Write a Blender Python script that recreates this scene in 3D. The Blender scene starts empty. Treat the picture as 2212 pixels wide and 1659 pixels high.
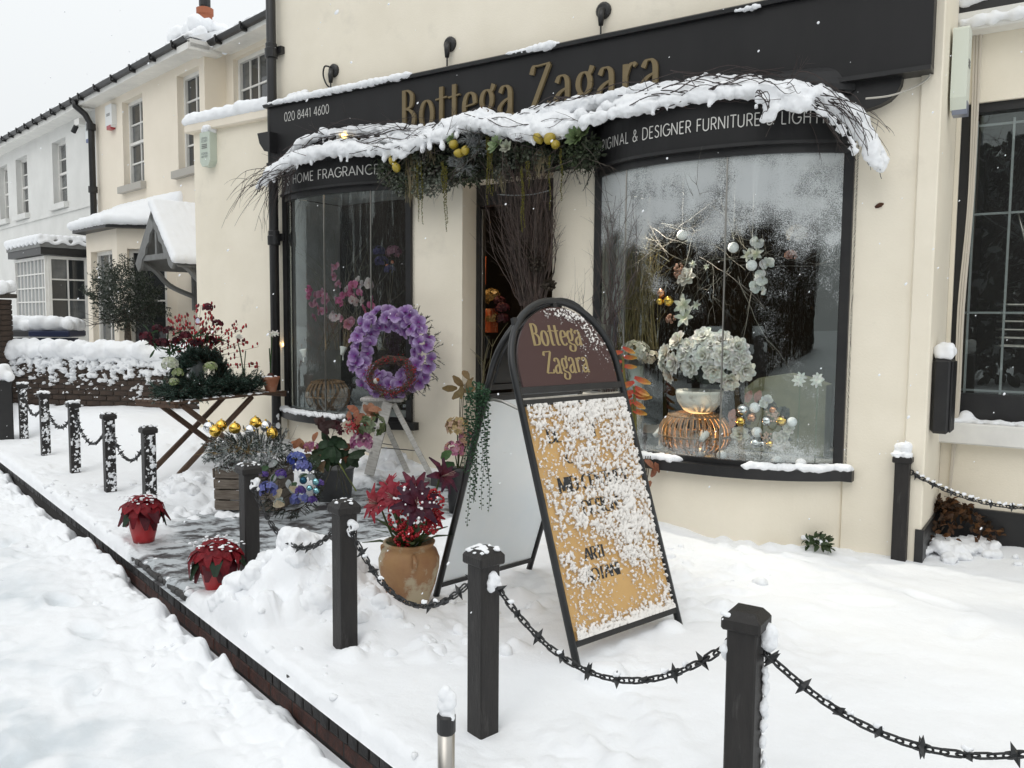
import bpy, bmesh, math, random
import numpy as np
from math import sin, cos, pi, radians, sqrt, atan2, exp
from mathutils import Vector, Matrix, Euler
random.seed(11); np.random.seed(11)
SC = bpy.context.scene
COL = SC.collection
# ------------------------------------------------------------------ camera
H = 1.5
PITCH = math.atan(140/1790.); ROLL = .008
R0 = Vector((1, 0, 0)); F0 = Vector((0, cos(PITCH), -sin(PITCH))); U0 = Vector((0, sin(PITCH), cos(PITCH)))
RV = R0*cos(ROLL)+U0*sin(ROLL); UV = U0*cos(ROLL)-R0*sin(ROLL)
cam = bpy.data.cameras.new('camera'); cam_o = bpy.data.objects.new('camera', cam); COL.objects.link(cam_o)
cam.sensor_width = 36; cam.lens = 36*1790/2212.; cam.clip_start = .05; cam.clip_end = 500
m = Matrix((RV, UV, -F0)).transposed().to_4x4(); m.translation = Vector((0, 0, H)); cam_o.matrix_world = m
SC.camera = cam_o
# ------------------------------------------------------------------ sky, sun, exposure
W = bpy.data.worlds.new('World'); SC.world = W; W.use_nodes = True
nt = W.node_tree; nt.nodes.clear()
SUN_EL, SUN_AZ = 48, 205        # hidden sun: degrees up, degrees clockwise from +Y
sky = nt.nodes.new('ShaderNodeTexSky'); sky.sky_type = 'NISHITA'; sky.sun_disc = False
sky.sun_elevation = radians(SUN_EL); sky.sun_rotation = radians(SUN_AZ); sky.air_density = 1.5; sky.dust_density = 6
bgs = nt.nodes.new('ShaderNodeBackground'); bgs.inputs[1].default_value = .05
nt.links.new(sky.outputs[0], bgs.inputs[0])
tc = nt.nodes.new('ShaderNodeTexCoord'); sx = nt.nodes.new('ShaderNodeSeparateXYZ'); nt.links.new(tc.outputs['Generated'], sx.inputs[0])
mr = nt.nodes.new('ShaderNodeMapRange'); nt.links.new(sx.outputs[2], mr.inputs[0])     # overcast dome: brighter overhead (CIE overcast)
mr.inputs[1].default_value = 0; mr.inputs[2].default_value = 1; mr.inputs[3].default_value = .73; mr.inputs[4].default_value = 1.12
bgc = nt.nodes.new('ShaderNodeBackground'); bgc.inputs[0].default_value = (.955, .985, 1.0, 1)
nt.links.new(mr.outputs[0], bgc.inputs[1])
mx = nt.nodes.new('ShaderNodeMixShader'); mx.inputs[0].default_value = .93
nt.links.new(bgs.outputs[0], mx.inputs[1]); nt.links.new(bgc.outputs[0], mx.inputs[2])
wo = nt.nodes.new('ShaderNodeOutputWorld'); nt.links.new(mx.outputs[0], wo.inputs[0])
sl = bpy.data.lights.new('sun', 'SUN'); sl.energy = .5; sl.angle = radians(40); sl.color = (1, .98, .95)
so = bpy.data.objects.new('sun', sl); COL.objects.link(so)
sd = Vector((sin(radians(SUN_AZ))*cos(radians(SUN_EL)), cos(radians(SUN_AZ))*cos(radians(SUN_EL)), sin(radians(SUN_EL))))
so.rotation_euler = sd.to_track_quat('Z', 'Y').to_euler(); so.location = sd*30
SC.view_settings.view_transform = 'Standard'; SC.view_settings.look = 'None'
SC.view_settings.exposure = .27; SC.view_settings.gamma = 1; SC.view_settings.use_curve_mapping = False
SC.cycles.use_denoising = True
SC.cycles.max_bounces = 8; SC.cycles.transparent_max_bounces = 16; SC.cycles.glossy_bounces = 4; SC.cycles.diffuse_bounces = 4
SC.cycles.sample_clamp_indirect = 4
# ------------------------------------------------------------------ measuring helpers: a view direction meets a plane of the place
C0 = Vector((0, 0, H))
def ray(x, y): return F0+RV*((x-1106)/1790.)-UV*((y-829.5)/1790.)
def G(x, y, z=0.):
    d = ray(x, y); return C0+d*((z-H)/d.z)
def atY(x, y, Y):
    d = ray(x, y); return C0+d*(Y/d.y)
class Frame:                      # a facade: local x runs right along it, y runs inward, z up
    def __init__(s, ox, oy, az):
        a = radians(az); s.o = Vector((ox, oy, 0)); s.u = Vector((-sin(a), -cos(a), 0)); s.n = Vector((s.u.y, -s.u.x, 0))
        s.rz = atan2(s.u.y, s.u.x)
    def hit(s, x, y, off=0.):     # -> local point on the plane 'off' metres in front of the facade
        d = ray(x, y); o = s.o+s.n*off; P = C0+d*((o-C0).dot(s.n)/d.dot(s.n))
        return Vector(((P-s.o).dot(s.u), -off, P.z))
    def loc(s, P):
        P = Vector(P)-s.o; return Vector((P.dot(s.u), -P.dot(s.n), P.z))
    def pt(s, a, y, z): return s.o+s.u*a-s.n*y+Vector((0, 0, z))
SHOP = Frame(-2.3915, 8.5176, -55.9)
NEI = Frame(-7.31, 15.7, -44.8)
KD = Vector((.646, -.763, 0)).normalized(); KN = Vector((.763, .646, 0)).normalized()
KW0 = 1.505
def kt(t, w, z=0.):               # along the kerb, in from the kerb
    return KD*t+KN*(w+KW0)+Vector((0, 0, z))
# ------------------------------------------------------------------ noise
def _h(ix, iy, s):
    n = (ix.astype(np.int64)*374761393+iy.astype(np.int64)*668265263+s*982451653) & 0x7fffffff
    n = ((n ^ (n >> 13))*1274126177) & 0x7fffffff
    return ((n ^ (n >> 16)) & 0xffff)/65535.
def vn(x, y, s=0):
    x = np.asarray(x, float); y = np.asarray(y, float)
    ix = np.floor(x); iy = np.floor(y); fx = x-ix; fy = y-iy
    fx = fx*fx*fx*(fx*(fx*6-15)+10); fy = fy*fy*fy*(fy*(fy*6-15)+10)
    a = _h(ix, iy, s); b = _h(ix+1, iy, s); c = _h(ix, iy+1, s); d = _h(ix+1, iy+1, s)
    return (a+(b-a)*fx)*(1-fy)+(c+(d-c)*fx)*fy
def fbm(x, y, s=0, o=4, g=.5):
    t = 0; a = 1.; n = 0
    for k in range(o):
        t = t+a*vn(x*2**k*1.03+17*k, y*2**k*.97-9*k, s+k); n += a; a *= g
    return t/n
def sst(a, b, x):
    t = np.clip((x-a)/(b-a), 0, 1); return t*t*(3-2*t)
# ------------------------------------------------------------------ mesh builder
class MB:
    def __init__(s): s.v = []; s.f = []; s.c = []; s.m = []
    def add(s, vs, fs, col=(1, 1, 1), mi=0):
        b = len(s.v); s.v += [tuple(p) for p in vs]
        s.c += list(col) if (len(col) == len(vs) and not isinstance(col[0], (int, float))) else [col]*len(vs)
        s.f += [tuple(b+i for i in f) for f in fs]; s.m += [mi]*len(fs); return s
    def box(s, x0, x1, y0, y1, z0, z1, col=(1, 1, 1), M=None, mi=0):
        p = [Vector((x, y, z)) for z in (z0, z1) for y in (y0, y1) for x in (x0, x1)]
        if M is not None: p = [M @ q for q in p]
        return s.add(p, [(0, 2, 3, 1), (4, 5, 7, 6), (0, 1, 5, 4), (2, 6, 7, 3), (0, 4, 6, 2), (1, 3, 7, 5)], col, mi)
    def bbox(s, x0, x1, y0, y1, z0, z1, b=.004, col=(1, 1, 1), M=None):     # box with chamfered edges
        bm = bmesh.new(); bmesh.ops.create_cube(bm, size=1)
        for v in bm.verts: v.co = Vector(((x0+x1)/2+v.co.x*(x1-x0), (y0+y1)/2+v.co.y*(y1-y0), (z0+z1)/2+v.co.z*(z1-z0)))
        bmesh.ops.bevel(bm, geom=bm.edges[:], offset=b, segments=1, affect='EDGES')
        bm.verts.index_update(); vs = [v.co.copy() for v in bm.verts]
        if M is not None: vs = [M @ q for q in vs]
        s.add(vs, [[v.index for v in f.verts] for f in bm.faces], col); bm.free(); return s
    def tube(s, pts, r, n=6, col=(1, 1, 1), cap=True, mi=0):
        pts = [Vector(p) for p in pts]; k = len(pts)
        rs = list(r) if hasattr(r, '__len__') else [r]*k
        vs = []; up = None
        for i, p in enumerate(pts):
            d = (pts[min(i+1, k-1)]-pts[max(i-1, 0)])
            d = d.normalized() if d.length > 1e-9 else Vector((0, 0, 1))
            if up is None: up = d.orthogonal().normalized()
            else:
                up = up-d*up.dot(d); up = up.normalized() if up.length > 1e-6 else d.orthogonal().normalized()
            q = d.cross(up)
            for j in range(n):
                a = 2*pi*j/n; vs.append(p+(up*cos(a)+q*sin(a))*rs[i])
        fs = [(i*n+j, i*n+(j+1) % n, (i+1)*n+(j+1) % n, (i+1)*n+j) for i in range(k-1) for j in range(n)]
        if cap: fs += [tuple(range(n-1, -1, -1)), tuple((k-1)*n+j for j in range(n))]
        cc = col
        if len(col) == k and not isinstance(col[0], (int, float)): cc = [c for c in col for _ in range(n)]
        return s.add(vs, fs, cc, mi)
    def lathe(s, prof, c=(0, 0, 0), n=20, M=None, col=(1, 1, 1), mi=0):
        c = Vector(c); vs = []
        for r, z in prof:
            for j in range(n):
                a = 2*pi*j/n; p = c+Vector((r*cos(a), r*sin(a), z)); vs.append(M @ p if M is not None else p)
        k = len(prof)
        fs = [(i*n+j, i*n+(j+1) % n, (i+1)*n+(j+1) % n, (i+1)*n+j) for i in range(k-1) for j in range(n)]
        if prof[0][0] > 1e-6: fs.append(tuple(range(n-1, -1, -1)))
        if prof[-1][0] > 1e-6: fs.append(tuple((k-1)*n+j for j in range(n)))
        return s.add(vs, fs, col, mi)
    def sphere(s, c, r, nu=10, nv=6, sc=(1, 1, 1), M=None, col=(1, 1, 1)):
        c = Vector(c); vs = []
        for i in range(nv+1):
            th = pi*i/nv
            for j in range(nu):
                a = 2*pi*j/nu; p = Vector((sin(th)*cos(a)*sc[0], sin(th)*sin(a)*sc[1], cos(th)*sc[2]))*r
                vs.append(c+(M @ p if M is not None else p))
        fs = [(i*nu+j, (i+1)*nu+j, (i+1)*nu+(j+1) % nu, i*nu+(j+1) % nu) for i in range(nv) for j in range(nu)]
        return s.add(vs, fs, col)
    def prism(s, poly, h0, h1, M=None, col=(1, 1, 1)):     # polygon in local xy, extruded along z
        n = len(poly); vs = [Vector((x, y, h0)) for x, y in poly]+[Vector((x, y, h1)) for x, y in poly]
        if M is not None: vs = [M @ q for q in vs]
        fs = [tuple(range(n-1, -1, -1)), tuple(range(n, 2*n))]+[(i, (i+1) % n, n+(i+1) % n, n+i) for i in range(n)]
        return s.add(vs, fs, col)
    def strip(s, A, B, col=(1, 1, 1), mi=0):               # quads between two polylines
        n = len(A); return s.add(list(A)+list(B), [(i, i+1, n+i+1, n+i) for i in range(n-1)], col, mi)
    def petal(s, M, L, Wd, cup=.3, curl=.2, ci=(1, 1, 1), co=None, ns=3, base=.25, wave=0.):
        co = co or ci; vs = []; cs = []
        for i in range(ns+1):
            u = i/ns; w = Wd*(base+(1-base)*sin(pi*min(u*.78+.08, 1)))*(1 if u < .99 else .55)
            for j in (-1, 0, 1):
                z = cup*L*u*u*.5-curl*L*u**3+(abs(j)*cup*.3*w if j else 0)+(wave*random.uniform(-1, 1)*L if u > .6 else 0)
                vs.append(M @ Vector((L*u, j*w*.5, z)))
                k = min(1, u*1.05+.15*abs(j))**1.7; cs.append(tuple(ci[q]+(co[q]-ci[q])*k for q in range(3)))
        fs = [(i*3+j, (i+1)*3+j, (i+1)*3+j+1, i*3+j+1) for i in range(ns) for j in range(2)]
        return s.add(vs, fs, cs)
    def mesh(s, name, mat=None, smooth=False):
        me = bpy.data.meshes.new(name); me.from_pydata(s.v, [], s.f)
        mats = mat if isinstance(mat, (list, tuple)) else [mat]
        for q in mats:
            if q is not None: me.materials.append(q)
        if len(mats) > 1: me.polygons.foreach_set('material_index', s.m)
        if any(c != (1, 1, 1) for c in s.c):
            at = me.color_attributes.new('Col', 'FLOAT_COLOR', 'POINT')
            at.data.foreach_set('color', [q for c in s.c for q in (c[0], c[1], c[2], 1.)])
        if smooth: me.polygons.foreach_set('use_smooth', [True]*len(me.polygons))
        me.update(); return me
    def build(s, name, mat, parent=None, smooth=False, **kw):
        return ob(name, s.mesh(name, mat, smooth), parent, **kw)
def ob(name, me, parent=None, loc=None, rot=None, scale=None):
    o = bpy.data.objects.new(name, me); COL.objects.link(o)
    if parent is not None: o.parent = parent
    if loc is not None: o.location = loc
    if rot is not None: o.rotation_euler = rot
    if scale is not None: o.scale = scale if hasattr(scale, '__len__') else (scale,)*3
    return o
def thing(name, label, cat, loc=(0, 0, 0), rz=0., group=None, rot=None):
    o = bpy.data.objects.new(name, None); COL.objects.link(o); o.empty_display_size = .1
    o.location = loc; o.rotation_euler = rot if rot is not None else (0, 0, rz)
    return tag(o, label, cat, group)
def tag(o, label, cat, group=None):
    o['label'] = label; o['category'] = cat
    if group: o['group'] = group
    return o
def struct(o, kind='structure', label=None, cat=None):
    o['kind'] = kind
    if label: o['label'] = label
    if cat: o['category'] = cat
    return o
def copy_tree(o, parent=None):
    c = o.copy(); COL.objects.link(c)
    if parent is not None: c.parent = parent
    for ch in list(o.children): copy_tree(ch, c)
    return c
def grid_mesh(name, X, Y, Z, mat, attr=None, keep=None, smooth=True):   # numpy grids -> mesh
    nr, nc = X.shape; v = np.stack([X, Y, Z], -1).reshape(-1, 3)
    i = np.arange(nr*nc).reshape(nr, nc)
    q = np.stack([i[:-1, :-1], i[1:, :-1], i[1:, 1:], i[:-1, 1:]], -1)
    q = q[keep] if keep is not None else q.reshape(-1, 4)
    if keep is not None:
        used = np.unique(q); re = np.zeros(nr*nc, np.int64); re[used] = np.arange(len(used)); v = v[used]; q = re[q]
    me = bpy.data.meshes.new(name); me.vertices.add(len(v)); me.vertices.foreach_set('co', v.ravel())
    me.loops.add(q.size); me.loops.foreach_set('vertex_index', q.ravel())
    me.polygons.add(len(q)); me.polygons.foreach_set('loop_start', np.arange(0, q.size, 4)); me.polygons.foreach_set('loop_total', np.full(len(q), 4))
    if smooth: me.polygons.foreach_set('use_smooth', np.ones(len(q), bool))
    if attr:
        for k, a in attr.items():
            at = me.attributes.new(k, 'FLOAT', 'POINT'); a = a.reshape(-1); at.data.foreach_set('value', a[used] if keep is not None else a)
    if mat: me.materials.append(mat)
    me.update(); me.validate(); return me
# ------------------------------------------------------------------ materials
def _n(nt, t, **kw):
    n = nt.nodes.new('ShaderNode'+t)
    for k, v in kw.items():
        if k in n.inputs: n.inputs[k].default_value = v
        else: setattr(n, k, v)
    return n
def mat(name, c, rough=.6, metal=0., c2=None, vs=8., vamt=1., lo=.35, hi=.65, bump=0., bs=60., bdist=.01, vcol=False, spec=.5, stretch=None, trans=0., coat=0., emit=None, es=1., c3=None, s3=2.5, lo3=.55, hi3=.75, sss=0., vdet=5.):
    M = bpy.data.materials.new(name); M.use_nodes = True; nt = M.node_tree; B = nt.nodes['Principled BSDF']; L = nt.links.new
    B.inputs['Roughness'].default_value = rough; B.inputs['Metallic'].default_value = metal
    B.inputs['Specular IOR Level'].default_value = spec; B.inputs['Coat Weight'].default_value = coat
    B.inputs['Base Color'].default_value = (*c, 1)
    tc = _n(nt, 'TexCoord'); out = tc.outputs['Object']
    if stretch:
        mp = _n(nt, 'Mapping'); mp.inputs['Scale'].default_value = stretch; L(out, mp.inputs['Vector']); out = mp.outputs[0]
    col = None
    if vcol:
        at = _n(nt, 'Attribute', attribute_name='Col'); col = at.outputs['Color']
    if c2 is not None:
        nz = _n(nt, 'TexNoise', Scale=vs, Detail=vdet, Roughness=.6); L(out, nz.inputs['Vector'])
        rm = _n(nt, 'MapRange'); rm.inputs[1].default_value = lo; rm.inputs[2].default_value = hi; rm.inputs[4].default_value = vamt; L(nz.outputs[0], rm.inputs[0])
        mxn = _n(nt, 'Mix', data_type='RGBA'); L(rm.outputs[0], mxn.inputs['Factor'])
        if vcol:
            mxn.blend_type = 'MULTIPLY'; L(col, mxn.inputs[6])
        else: mxn.inputs[6].default_value = (*c, 1)
        mxn.inputs[7].default_value = (*c2, 1); col = mxn.outputs[2]
        if c3 is not None:
            nz3 = _n(nt, 'TexNoise', Scale=s3, Detail=6, Roughness=.65); L(out, nz3.inputs['Vector'])
            r3 = _n(nt, 'MapRange'); r3.inputs[1].default_value = lo3; r3.inputs[2].default_value = hi3; L(nz3.outputs[0], r3.inputs[0])
            m3 = _n(nt, 'Mix', data_type='RGBA'); L(r3.outputs[0], m3.inputs['Factor']); L(col, m3.inputs[6]); m3.inputs[7].default_value = (*c3, 1); col = m3.outputs[2]
    if col is not None: L(col, B.inputs['Base Color'])
    if bump:
        nb = _n(nt, 'TexNoise', Scale=bs, Detail=6, Roughness=.6); L(out, nb.inputs['Vector'])
        bp = _n(nt, 'Bump', Strength=bump, Distance=bdist); L(nb.outputs[0], bp.inputs['Height']); L(bp.outputs[0], B.inputs['Normal'])
    if trans:
        B.inputs['Transmission Weight'].default_value = trans
    if sss:
        B.inputs['Subsurface Weight'].default_value = sss; B.inputs['Subsurface Radius'].default_value = (.02, .02, .02)
    if emit:
        B.inputs['Emission Color'].default_value = (*emit, 1); B.inputs['Emission Strength'].default_value = es
    return M
def glass_mat(name, tint=(.93, .97, .96), ior=1.60, frost=None, dirt_veil=.018):
    M = bpy.data.materials.new(name); M.use_nodes = True; nt = M.node_tree; nt.nodes.clear(); L = nt.links.new
    o = _n(nt, 'OutputMaterial'); tr = _n(nt, 'BsdfTransparent'); tr.inputs[0].default_value = (*tint, 1)
    gl = _n(nt, 'BsdfGlossy'); gl.inputs['Roughness'].default_value = .0; gl.inputs[0].default_value = (.88, .97, .94, 1)
    lw = _n(nt, 'LayerWeight', Blend=.5)                       # two reflecting faces: Schlick from the facing angle, same for both sides
    pw = _n(nt, 'Math', operation='POWER'); pw.inputs[1].default_value = 5; L(lw.outputs['Facing'], pw.inputs[0])
    f0 = 2*((ior-1)/(ior+1))**2
    ma = _n(nt, 'Math', operation='MULTIPLY_ADD'); ma.inputs[1].default_value = .85-f0; ma.inputs[2].default_value = f0; L(pw.outputs[0], ma.inputs[0])
    mx = _n(nt, 'MixShader'); L(ma.outputs[0], mx.inputs[0]); L(tr.outputs[0], mx.inputs[1]); L(gl.outputs[0], mx.inputs[2])
    df = _n(nt, 'BsdfDiffuse'); df.inputs[0].default_value = (.8, .84, .85, 1)
    m2 = _n(nt, 'MixShader'); L(mx.outputs[0], m2.inputs[1]); L(df.outputs[0], m2.inputs[2]); m2.inputs[0].default_value = dirt_veil  # thin dirt film, doubling as a painted diffuse haze that makes reflections milky
    if frost: frost(nt, m2, L)
    L(m2.outputs[0], o.inputs[0]); return M
MT = {}
def translucent(M, k):            # thin petals and leaves let light through
    nt = M.node_tree; B = nt.nodes['Principled BSDF']; o = nt.nodes['Material Output']; src = B.inputs['Base Color'].links[0].from_socket
    t = _n(nt, 'BsdfTranslucent'); nt.links.new(src, t.inputs[0]); mx = _n(nt, 'MixShader'); mx.inputs[0].default_value = k
    nt.links.new(B.outputs[0], mx.inputs[1]); nt.links.new(t.outputs[0], mx.inputs[2]); nt.links.new(mx.outputs[0], o.inputs[0]); return M
MT['vc'] = mat('petal_colours', (1, 1, 1), .55, vcol=True, c2=(.72, .72, .72), vs=60., spec=.35)
translucent(MT['vc'], .35)
MT['vcs'] = mat('glossy_colours', (1, 1, 1), .25, vcol=True, spec=.5)
# ------------------------------------------------------------------ snow helpers
_tex = {}
def _cloud(sc):
    if sc not in _tex:
        t = bpy.data.textures.new('clouds', 'CLOUDS'); t.noise_scale = sc; t.noise_depth = 4; _tex[sc] = t
    return _tex[sc]
def blob_mesh(name, sph, voxel, material, smooth=3, disp=.0, dsc=.05, disp2=.0):
    mb = MB()
    for q in sph:
        c, r = q[0], q[1]; mb.sphere(c, r, 9, 6, q[2] if len(q) > 2 else (1, 1, 1), q[3] if len(q) > 3 else None)
    o = ob('tmp', mb.mesh('tmp'))
    md = o.modifiers.new('r', 'REMESH'); md.mode = 'VOXEL'; md.voxel_size = voxel; md.use_smooth_shade = True
    if smooth: sm = o.modifiers.new('s', 'SMOOTH'); sm.iterations = smooth; sm.factor = .5
    if disp2:
        d = o.modifiers.new('d2', 'DISPLACE'); d.texture = _cloud(.018); d.strength = disp2; d.mid_level = .5
    if disp:
        d = o.modifiers.new('d', 'DISPLACE'); d.texture = _cloud(dsc); d.strength = disp; d.mid_level = .5
    dg = bpy.context.evaluated_depsgraph_get(); me = bpy.data.meshes.new_from_object(o.evaluated_get(dg)); me.name = name
    bpy.data.objects.remove(o); me.materials.clear(); me.materials.append(material)
    me.polygons.foreach_set('use_smooth', [True]*len(me.polygons)); return me
def blob(name, sph, voxel, material, parent=None, **kw):
    o = ob(name, blob_mesh(name, sph, voxel, material, **kw), parent); o['kind'] = 'stuff'; return o
def snow_material(name, extra=None):
    M = bpy.data.materials.new(name); M.use_nodes = True; nt = M.node_tree; B = nt.nodes['Principled BSDF']; L = nt.links.new
    B.inputs['Roughness'].default_value = .75; B.inputs['Specular IOR Level'].default_value = .25
    tc = _n(nt, 'TexCoord'); gm = _n(nt, 'NewGeometry')
    n1 = _n(nt, 'TexNoise', Scale=38., Detail=6, Roughness=.62); L(gm.outputs['Position'], n1.inputs['Vector'])
    n2 = _n(nt, 'TexNoise', Scale=260., Detail=3, Roughness=.6); L(gm.outputs['Position'], n2.inputs['Vector'])
    b1 = _n(nt, 'Bump', Strength=.25, Distance=.015); L(n1.outputs[0], b1.inputs['Height'])
    b2 = _n(nt, 'Bump', Strength=.25, Distance=.003); L(n2.outputs[0], b2.inputs['Height']); L(b1.outputs[0], b2.inputs['Normal']); L(b2.outputs[0], B.inputs['Normal'])
    B.inputs['Base Color'].default_value = (.865, .88, .90, 1)
    if extra: extra(nt, B, L, gm)
    return M
def slush(nt, B, L, gm):          # thin trodden slush over wet slate where the snow was swept (attribute 'swept'), and trodden grey ('tread')
    at = _n(nt, 'Attribute', attribute_name='swept'); a2 = _n(nt, 'Attribute', attribute_name='tread')
    mp = _n(nt, 'Mapping'); mp.inputs['Rotation'].default_value = (0, 0, radians(-35)); mp.inputs['Scale'].default_value = (5.2, 7.4, 5); L(gm.outputs['Position'], mp.inputs['Vector'])
    nz = _n(nt, 'TexNoise', Scale=1.1, Detail=8, Roughness=.72); L(mp.outputs[0], nz.inputs['Vector'])
    # swept*1.0 - (noise-.5)*k -> mask
    ml = _n(nt, 'MapRange'); ml.inputs[1].default_value = .44; ml.inputs[2].default_value = .54; ml.inputs[3].default_value = 1.0; ml.inputs[4].default_value = 0; L(nz.outputs[0], ml.inputs[0])
    mm = _n(nt, 'Math', operation='MULTIPLY'); L(ml.outputs[0], mm.inputs[0]); L(at.outputs['Fac'], mm.inputs[1])
    c1 = _n(nt, 'Mix', data_type='RGBA'); c1.inputs[6].default_value = (.865, .88, .90, 1); c1.inputs[7].default_value = (.56, .61, .645, 1); L(a2.outputs['Fac'], c1.inputs['Factor'])
    c0 = _n(nt, 'Mix', data_type='RGBA'); L(c1.outputs[2], c0.inputs[6]); c0.inputs[7].default_value = (.46, .49, .51, 1); L(at.outputs['Fac'], c0.inputs['Factor'])
    c2 = _n(nt, 'Mix', data_type='RGBA'); L(c0.outputs[2], c2.inputs[6]); c2.inputs[7].default_value = (.055, .052, .055, 1); L(mm.outputs[0], c2.inputs['Factor'])
    L(c2.outputs[2], B.inputs['Base Color'])
    rr = _n(nt, 'MapRange'); rr.inputs[3].default_value = .75; rr.inputs[4].default_value = .35; L(mm.outputs[0], rr.inputs[0]); L(rr.outputs[0], B.inputs['Roughness'])
MT['snow'] = snow_material('snow')
MT['gsnow'] = snow_material('trodden_snow', slush)
# ------------------------------------------------------------------ forecourt height
def steps(spec):
    a = [spec[0][0]]
    for x0, x1, d in spec:
        n = max(1, int(round((x1-x0)/d))); a += list(np.linspace(x0, x1, n+1)[1:])
    return np.array(a)
def seg_d(X, Y, a, b):
    ax, ay = a[0], a[1]; dx, dy = b[0]-ax, b[1]-ay; L2 = dx*dx+dy*dy
    u = np.clip(((X-ax)*dx+(Y-ay)*dy)/L2, 0, 1); return np.hypot(X-ax-u*dx, Y-ay-u*dy), u
POSTS = [(-5.98, 10.08), (-5.05, 8.90), (-4.22, 7.93), (-3.46, 7.06), (-2.75, 6.22), (-1.485, 4.63), (-.756, 3.70), (-.097, 2.935), (.680, 2.325)]
LUMPS = []
rng = np.random.RandomState(5)
def add_lumps(cx, cy, rx, ry, n, r0, r1):
    for _ in range(n):
        a = rng.uniform(0, 2*pi); q = sqrt(rng.uniform(0, 1)); LUMPS.append((cx+rx*q*cos(a), cy+ry*q*sin(a), rng.uniform(r0, r1), rng.uniform(.35, .8)))
for P_ in [G(640, 1330), G(560, 1330), G(690, 1290), G(620, 1240)]: add_lumps(P_.x, P_.y, .24, .22, 24, .025, .10)
for P_, n in [((430, 1050), 12), ((480, 1130), 10), ((400, 1000), 8), ((850, 1040), 10), ((900, 1400), 8), ((1000, 1380), 7), ((1080, 1300), 8), ((1500, 1200), 5), ((1550, 1260), 4), ((1480, 1330), 3), ((250, 1050), 6)]:
    g = G(*P_); add_lumps(g.x, g.y, .34, .28, n*2, .018, .08)
g = G(1330, 1500); LUMPS.append((g.x-.03, g.y+.12, .10, .9))
def forecourt(T, Wd):
    TTc = T
    X = KD.x*T+KN.x*(Wd+KW0); Y = KD.y*T+KN.y*(Wd+KW0)
    s = (X-SHOP.o.x)*SHOP.u.x+(Y-SHOP.o.y)*SHOP.u.y; off = (X-SHOP.o.x)*SHOP.n.x+(Y-SHOP.o.y)*SHOP.n.y
    zb = .24*np.clip(1-s/5.9, 0, 1.05); f = sst(0, 1, np.clip((Wd-.55)/np.maximum(Wd-.55+np.maximum(off, 0), .05), 0, 1))
    z = zb*f
    z = z+(fbm(X*1.1, Y*1.1, 3, 3)-.5)*.07*sst(.1, .6, Wd)
    lum = np.abs(fbm(X*5, Y*5, 9, 4)-.5)*2; patch = sst(.42, .62, fbm(X*.9+5, Y*.9, 21, 2))*(1-.8*sst(-2.2, -1.2, TTc)*sst(.2, .8, Wd))*(1-.75*sst(.7, 1.6, X)*sst(6.2, 4.6, Y))
    z = z+(lum-.3)*.09*patch*sst(.05, .3, Wd)+(fbm(X*7, Y*7, 31, 3)-.5)*.018+(np.abs(fbm(X*17, Y*17, 33, 3)-.5)*2-.3)*.014*patch
    # banked snow between the posts
    for (cx, cy, r, h) in [(-1.02, 4.35, .34, .20), (-1.28, 4.27, .26, .14), (-.72, 4.12, .32, .06), (-2.75, 7.0, .38, .10), (-1.05, 7.75, .3, .12), (-1.9, 7.0, .3, .04)]:
        d = np.hypot(X-cx, Y-cy)/r; z = z+h*np.exp(-d*d*1.4)*(1+1.1*(fbm(X*8, Y*8, 51, 4)-.5))
    # swept, slushy way from the kerb to the door
    d, u = seg_d(X, Y, (-2.25, 4.55), (-1.0, 6.35)); d2, u2 = seg_d(X, Y, (-1.0, 6.35), (.0, 7.05)); d3, u3 = seg_d(X, Y, (-1.75, 5.9), (-.75, 6.55))
    nz = (fbm(X*4, Y*4, 71, 4)-.5)*.45
    sw = np.maximum.reduce([1-sst(.40, .62, d+nz), 1-sst(.34, .6, d2+nz), 1-sst(.5, .8, d3+nz)])
    mound = np.exp(-((X+1.02)**2+(Y-4.35)**2)/.11)+np.exp(-((X+1.28)**2+(Y-4.27)**2)/.05)+np.exp(-((X+.72)**2+(Y-4.1)**2)/.12)
    sw = sw*np.clip(1-1.6*mound, 0, 1)
    z = z-sw*.05-(z-zb*f)*sw*.8
    for (cx, cy, r, q) in LUMPS:
        dd = ((X-cx)**2+(Y-cy)**2)/(r*r); z = z+np.where(dd < 1, np.sqrt(np.clip(1-dd, 0, 1))*r*q*.75, 0)*(1-sw)
    # footprints and a groove
    for (cx, cy, a, k) in FOOT:
        ca, sa = cos(a), sin(a); p = (X-cx)*ca+(Y-cy)*sa; q = -(X-cx)*sa+(Y-cy)*ca
        e = (p/.16)**2+(q/.065)**2; z = z-.035*k*np.exp(-e**2)+.008*k*np.exp(-(e-1.8)**2*3)
    # melt ring round each post
    for (px, py) in POSTS:
        d = np.hypot(X-px, Y-py); z = z-.025*np.exp(-(d/.09)**2)
    return X, Y, z, sw
FOOT = []
EDGE_L = []
for _ in range(26):
    t = rng.uniform(-4.5, 1.5); w = rng.uniform(1.0, 3.4); p = kt(t, w); FOOT.append((p.x, p.y, rng.uniform(0, 6.3), rng.uniform(.3, .8)))
BT = -.03                         # top of the kerb bricks
T = steps([(-15, -9, .06), (-9, -6.5, .03), (-6.5, 2.2, .02), (2.2, 5, .08)]); Wv = steps([(-.022, .16, .007), (.16, 3.9, .02), (3.9, 9, .12)])
TT, WW = np.meshgrid(T, Wv, indexing='ij')
X, Y, Z, SWP = forecourt(TT, WW)
edge = -.024+.016*fbm(TT*14, TT*0, 83, 4)+.010*fbm(TT*3, TT*0+9, 84, 2)+.05*SWP*fbm(TT*5, TT*0+4, 85, 3)
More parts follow.
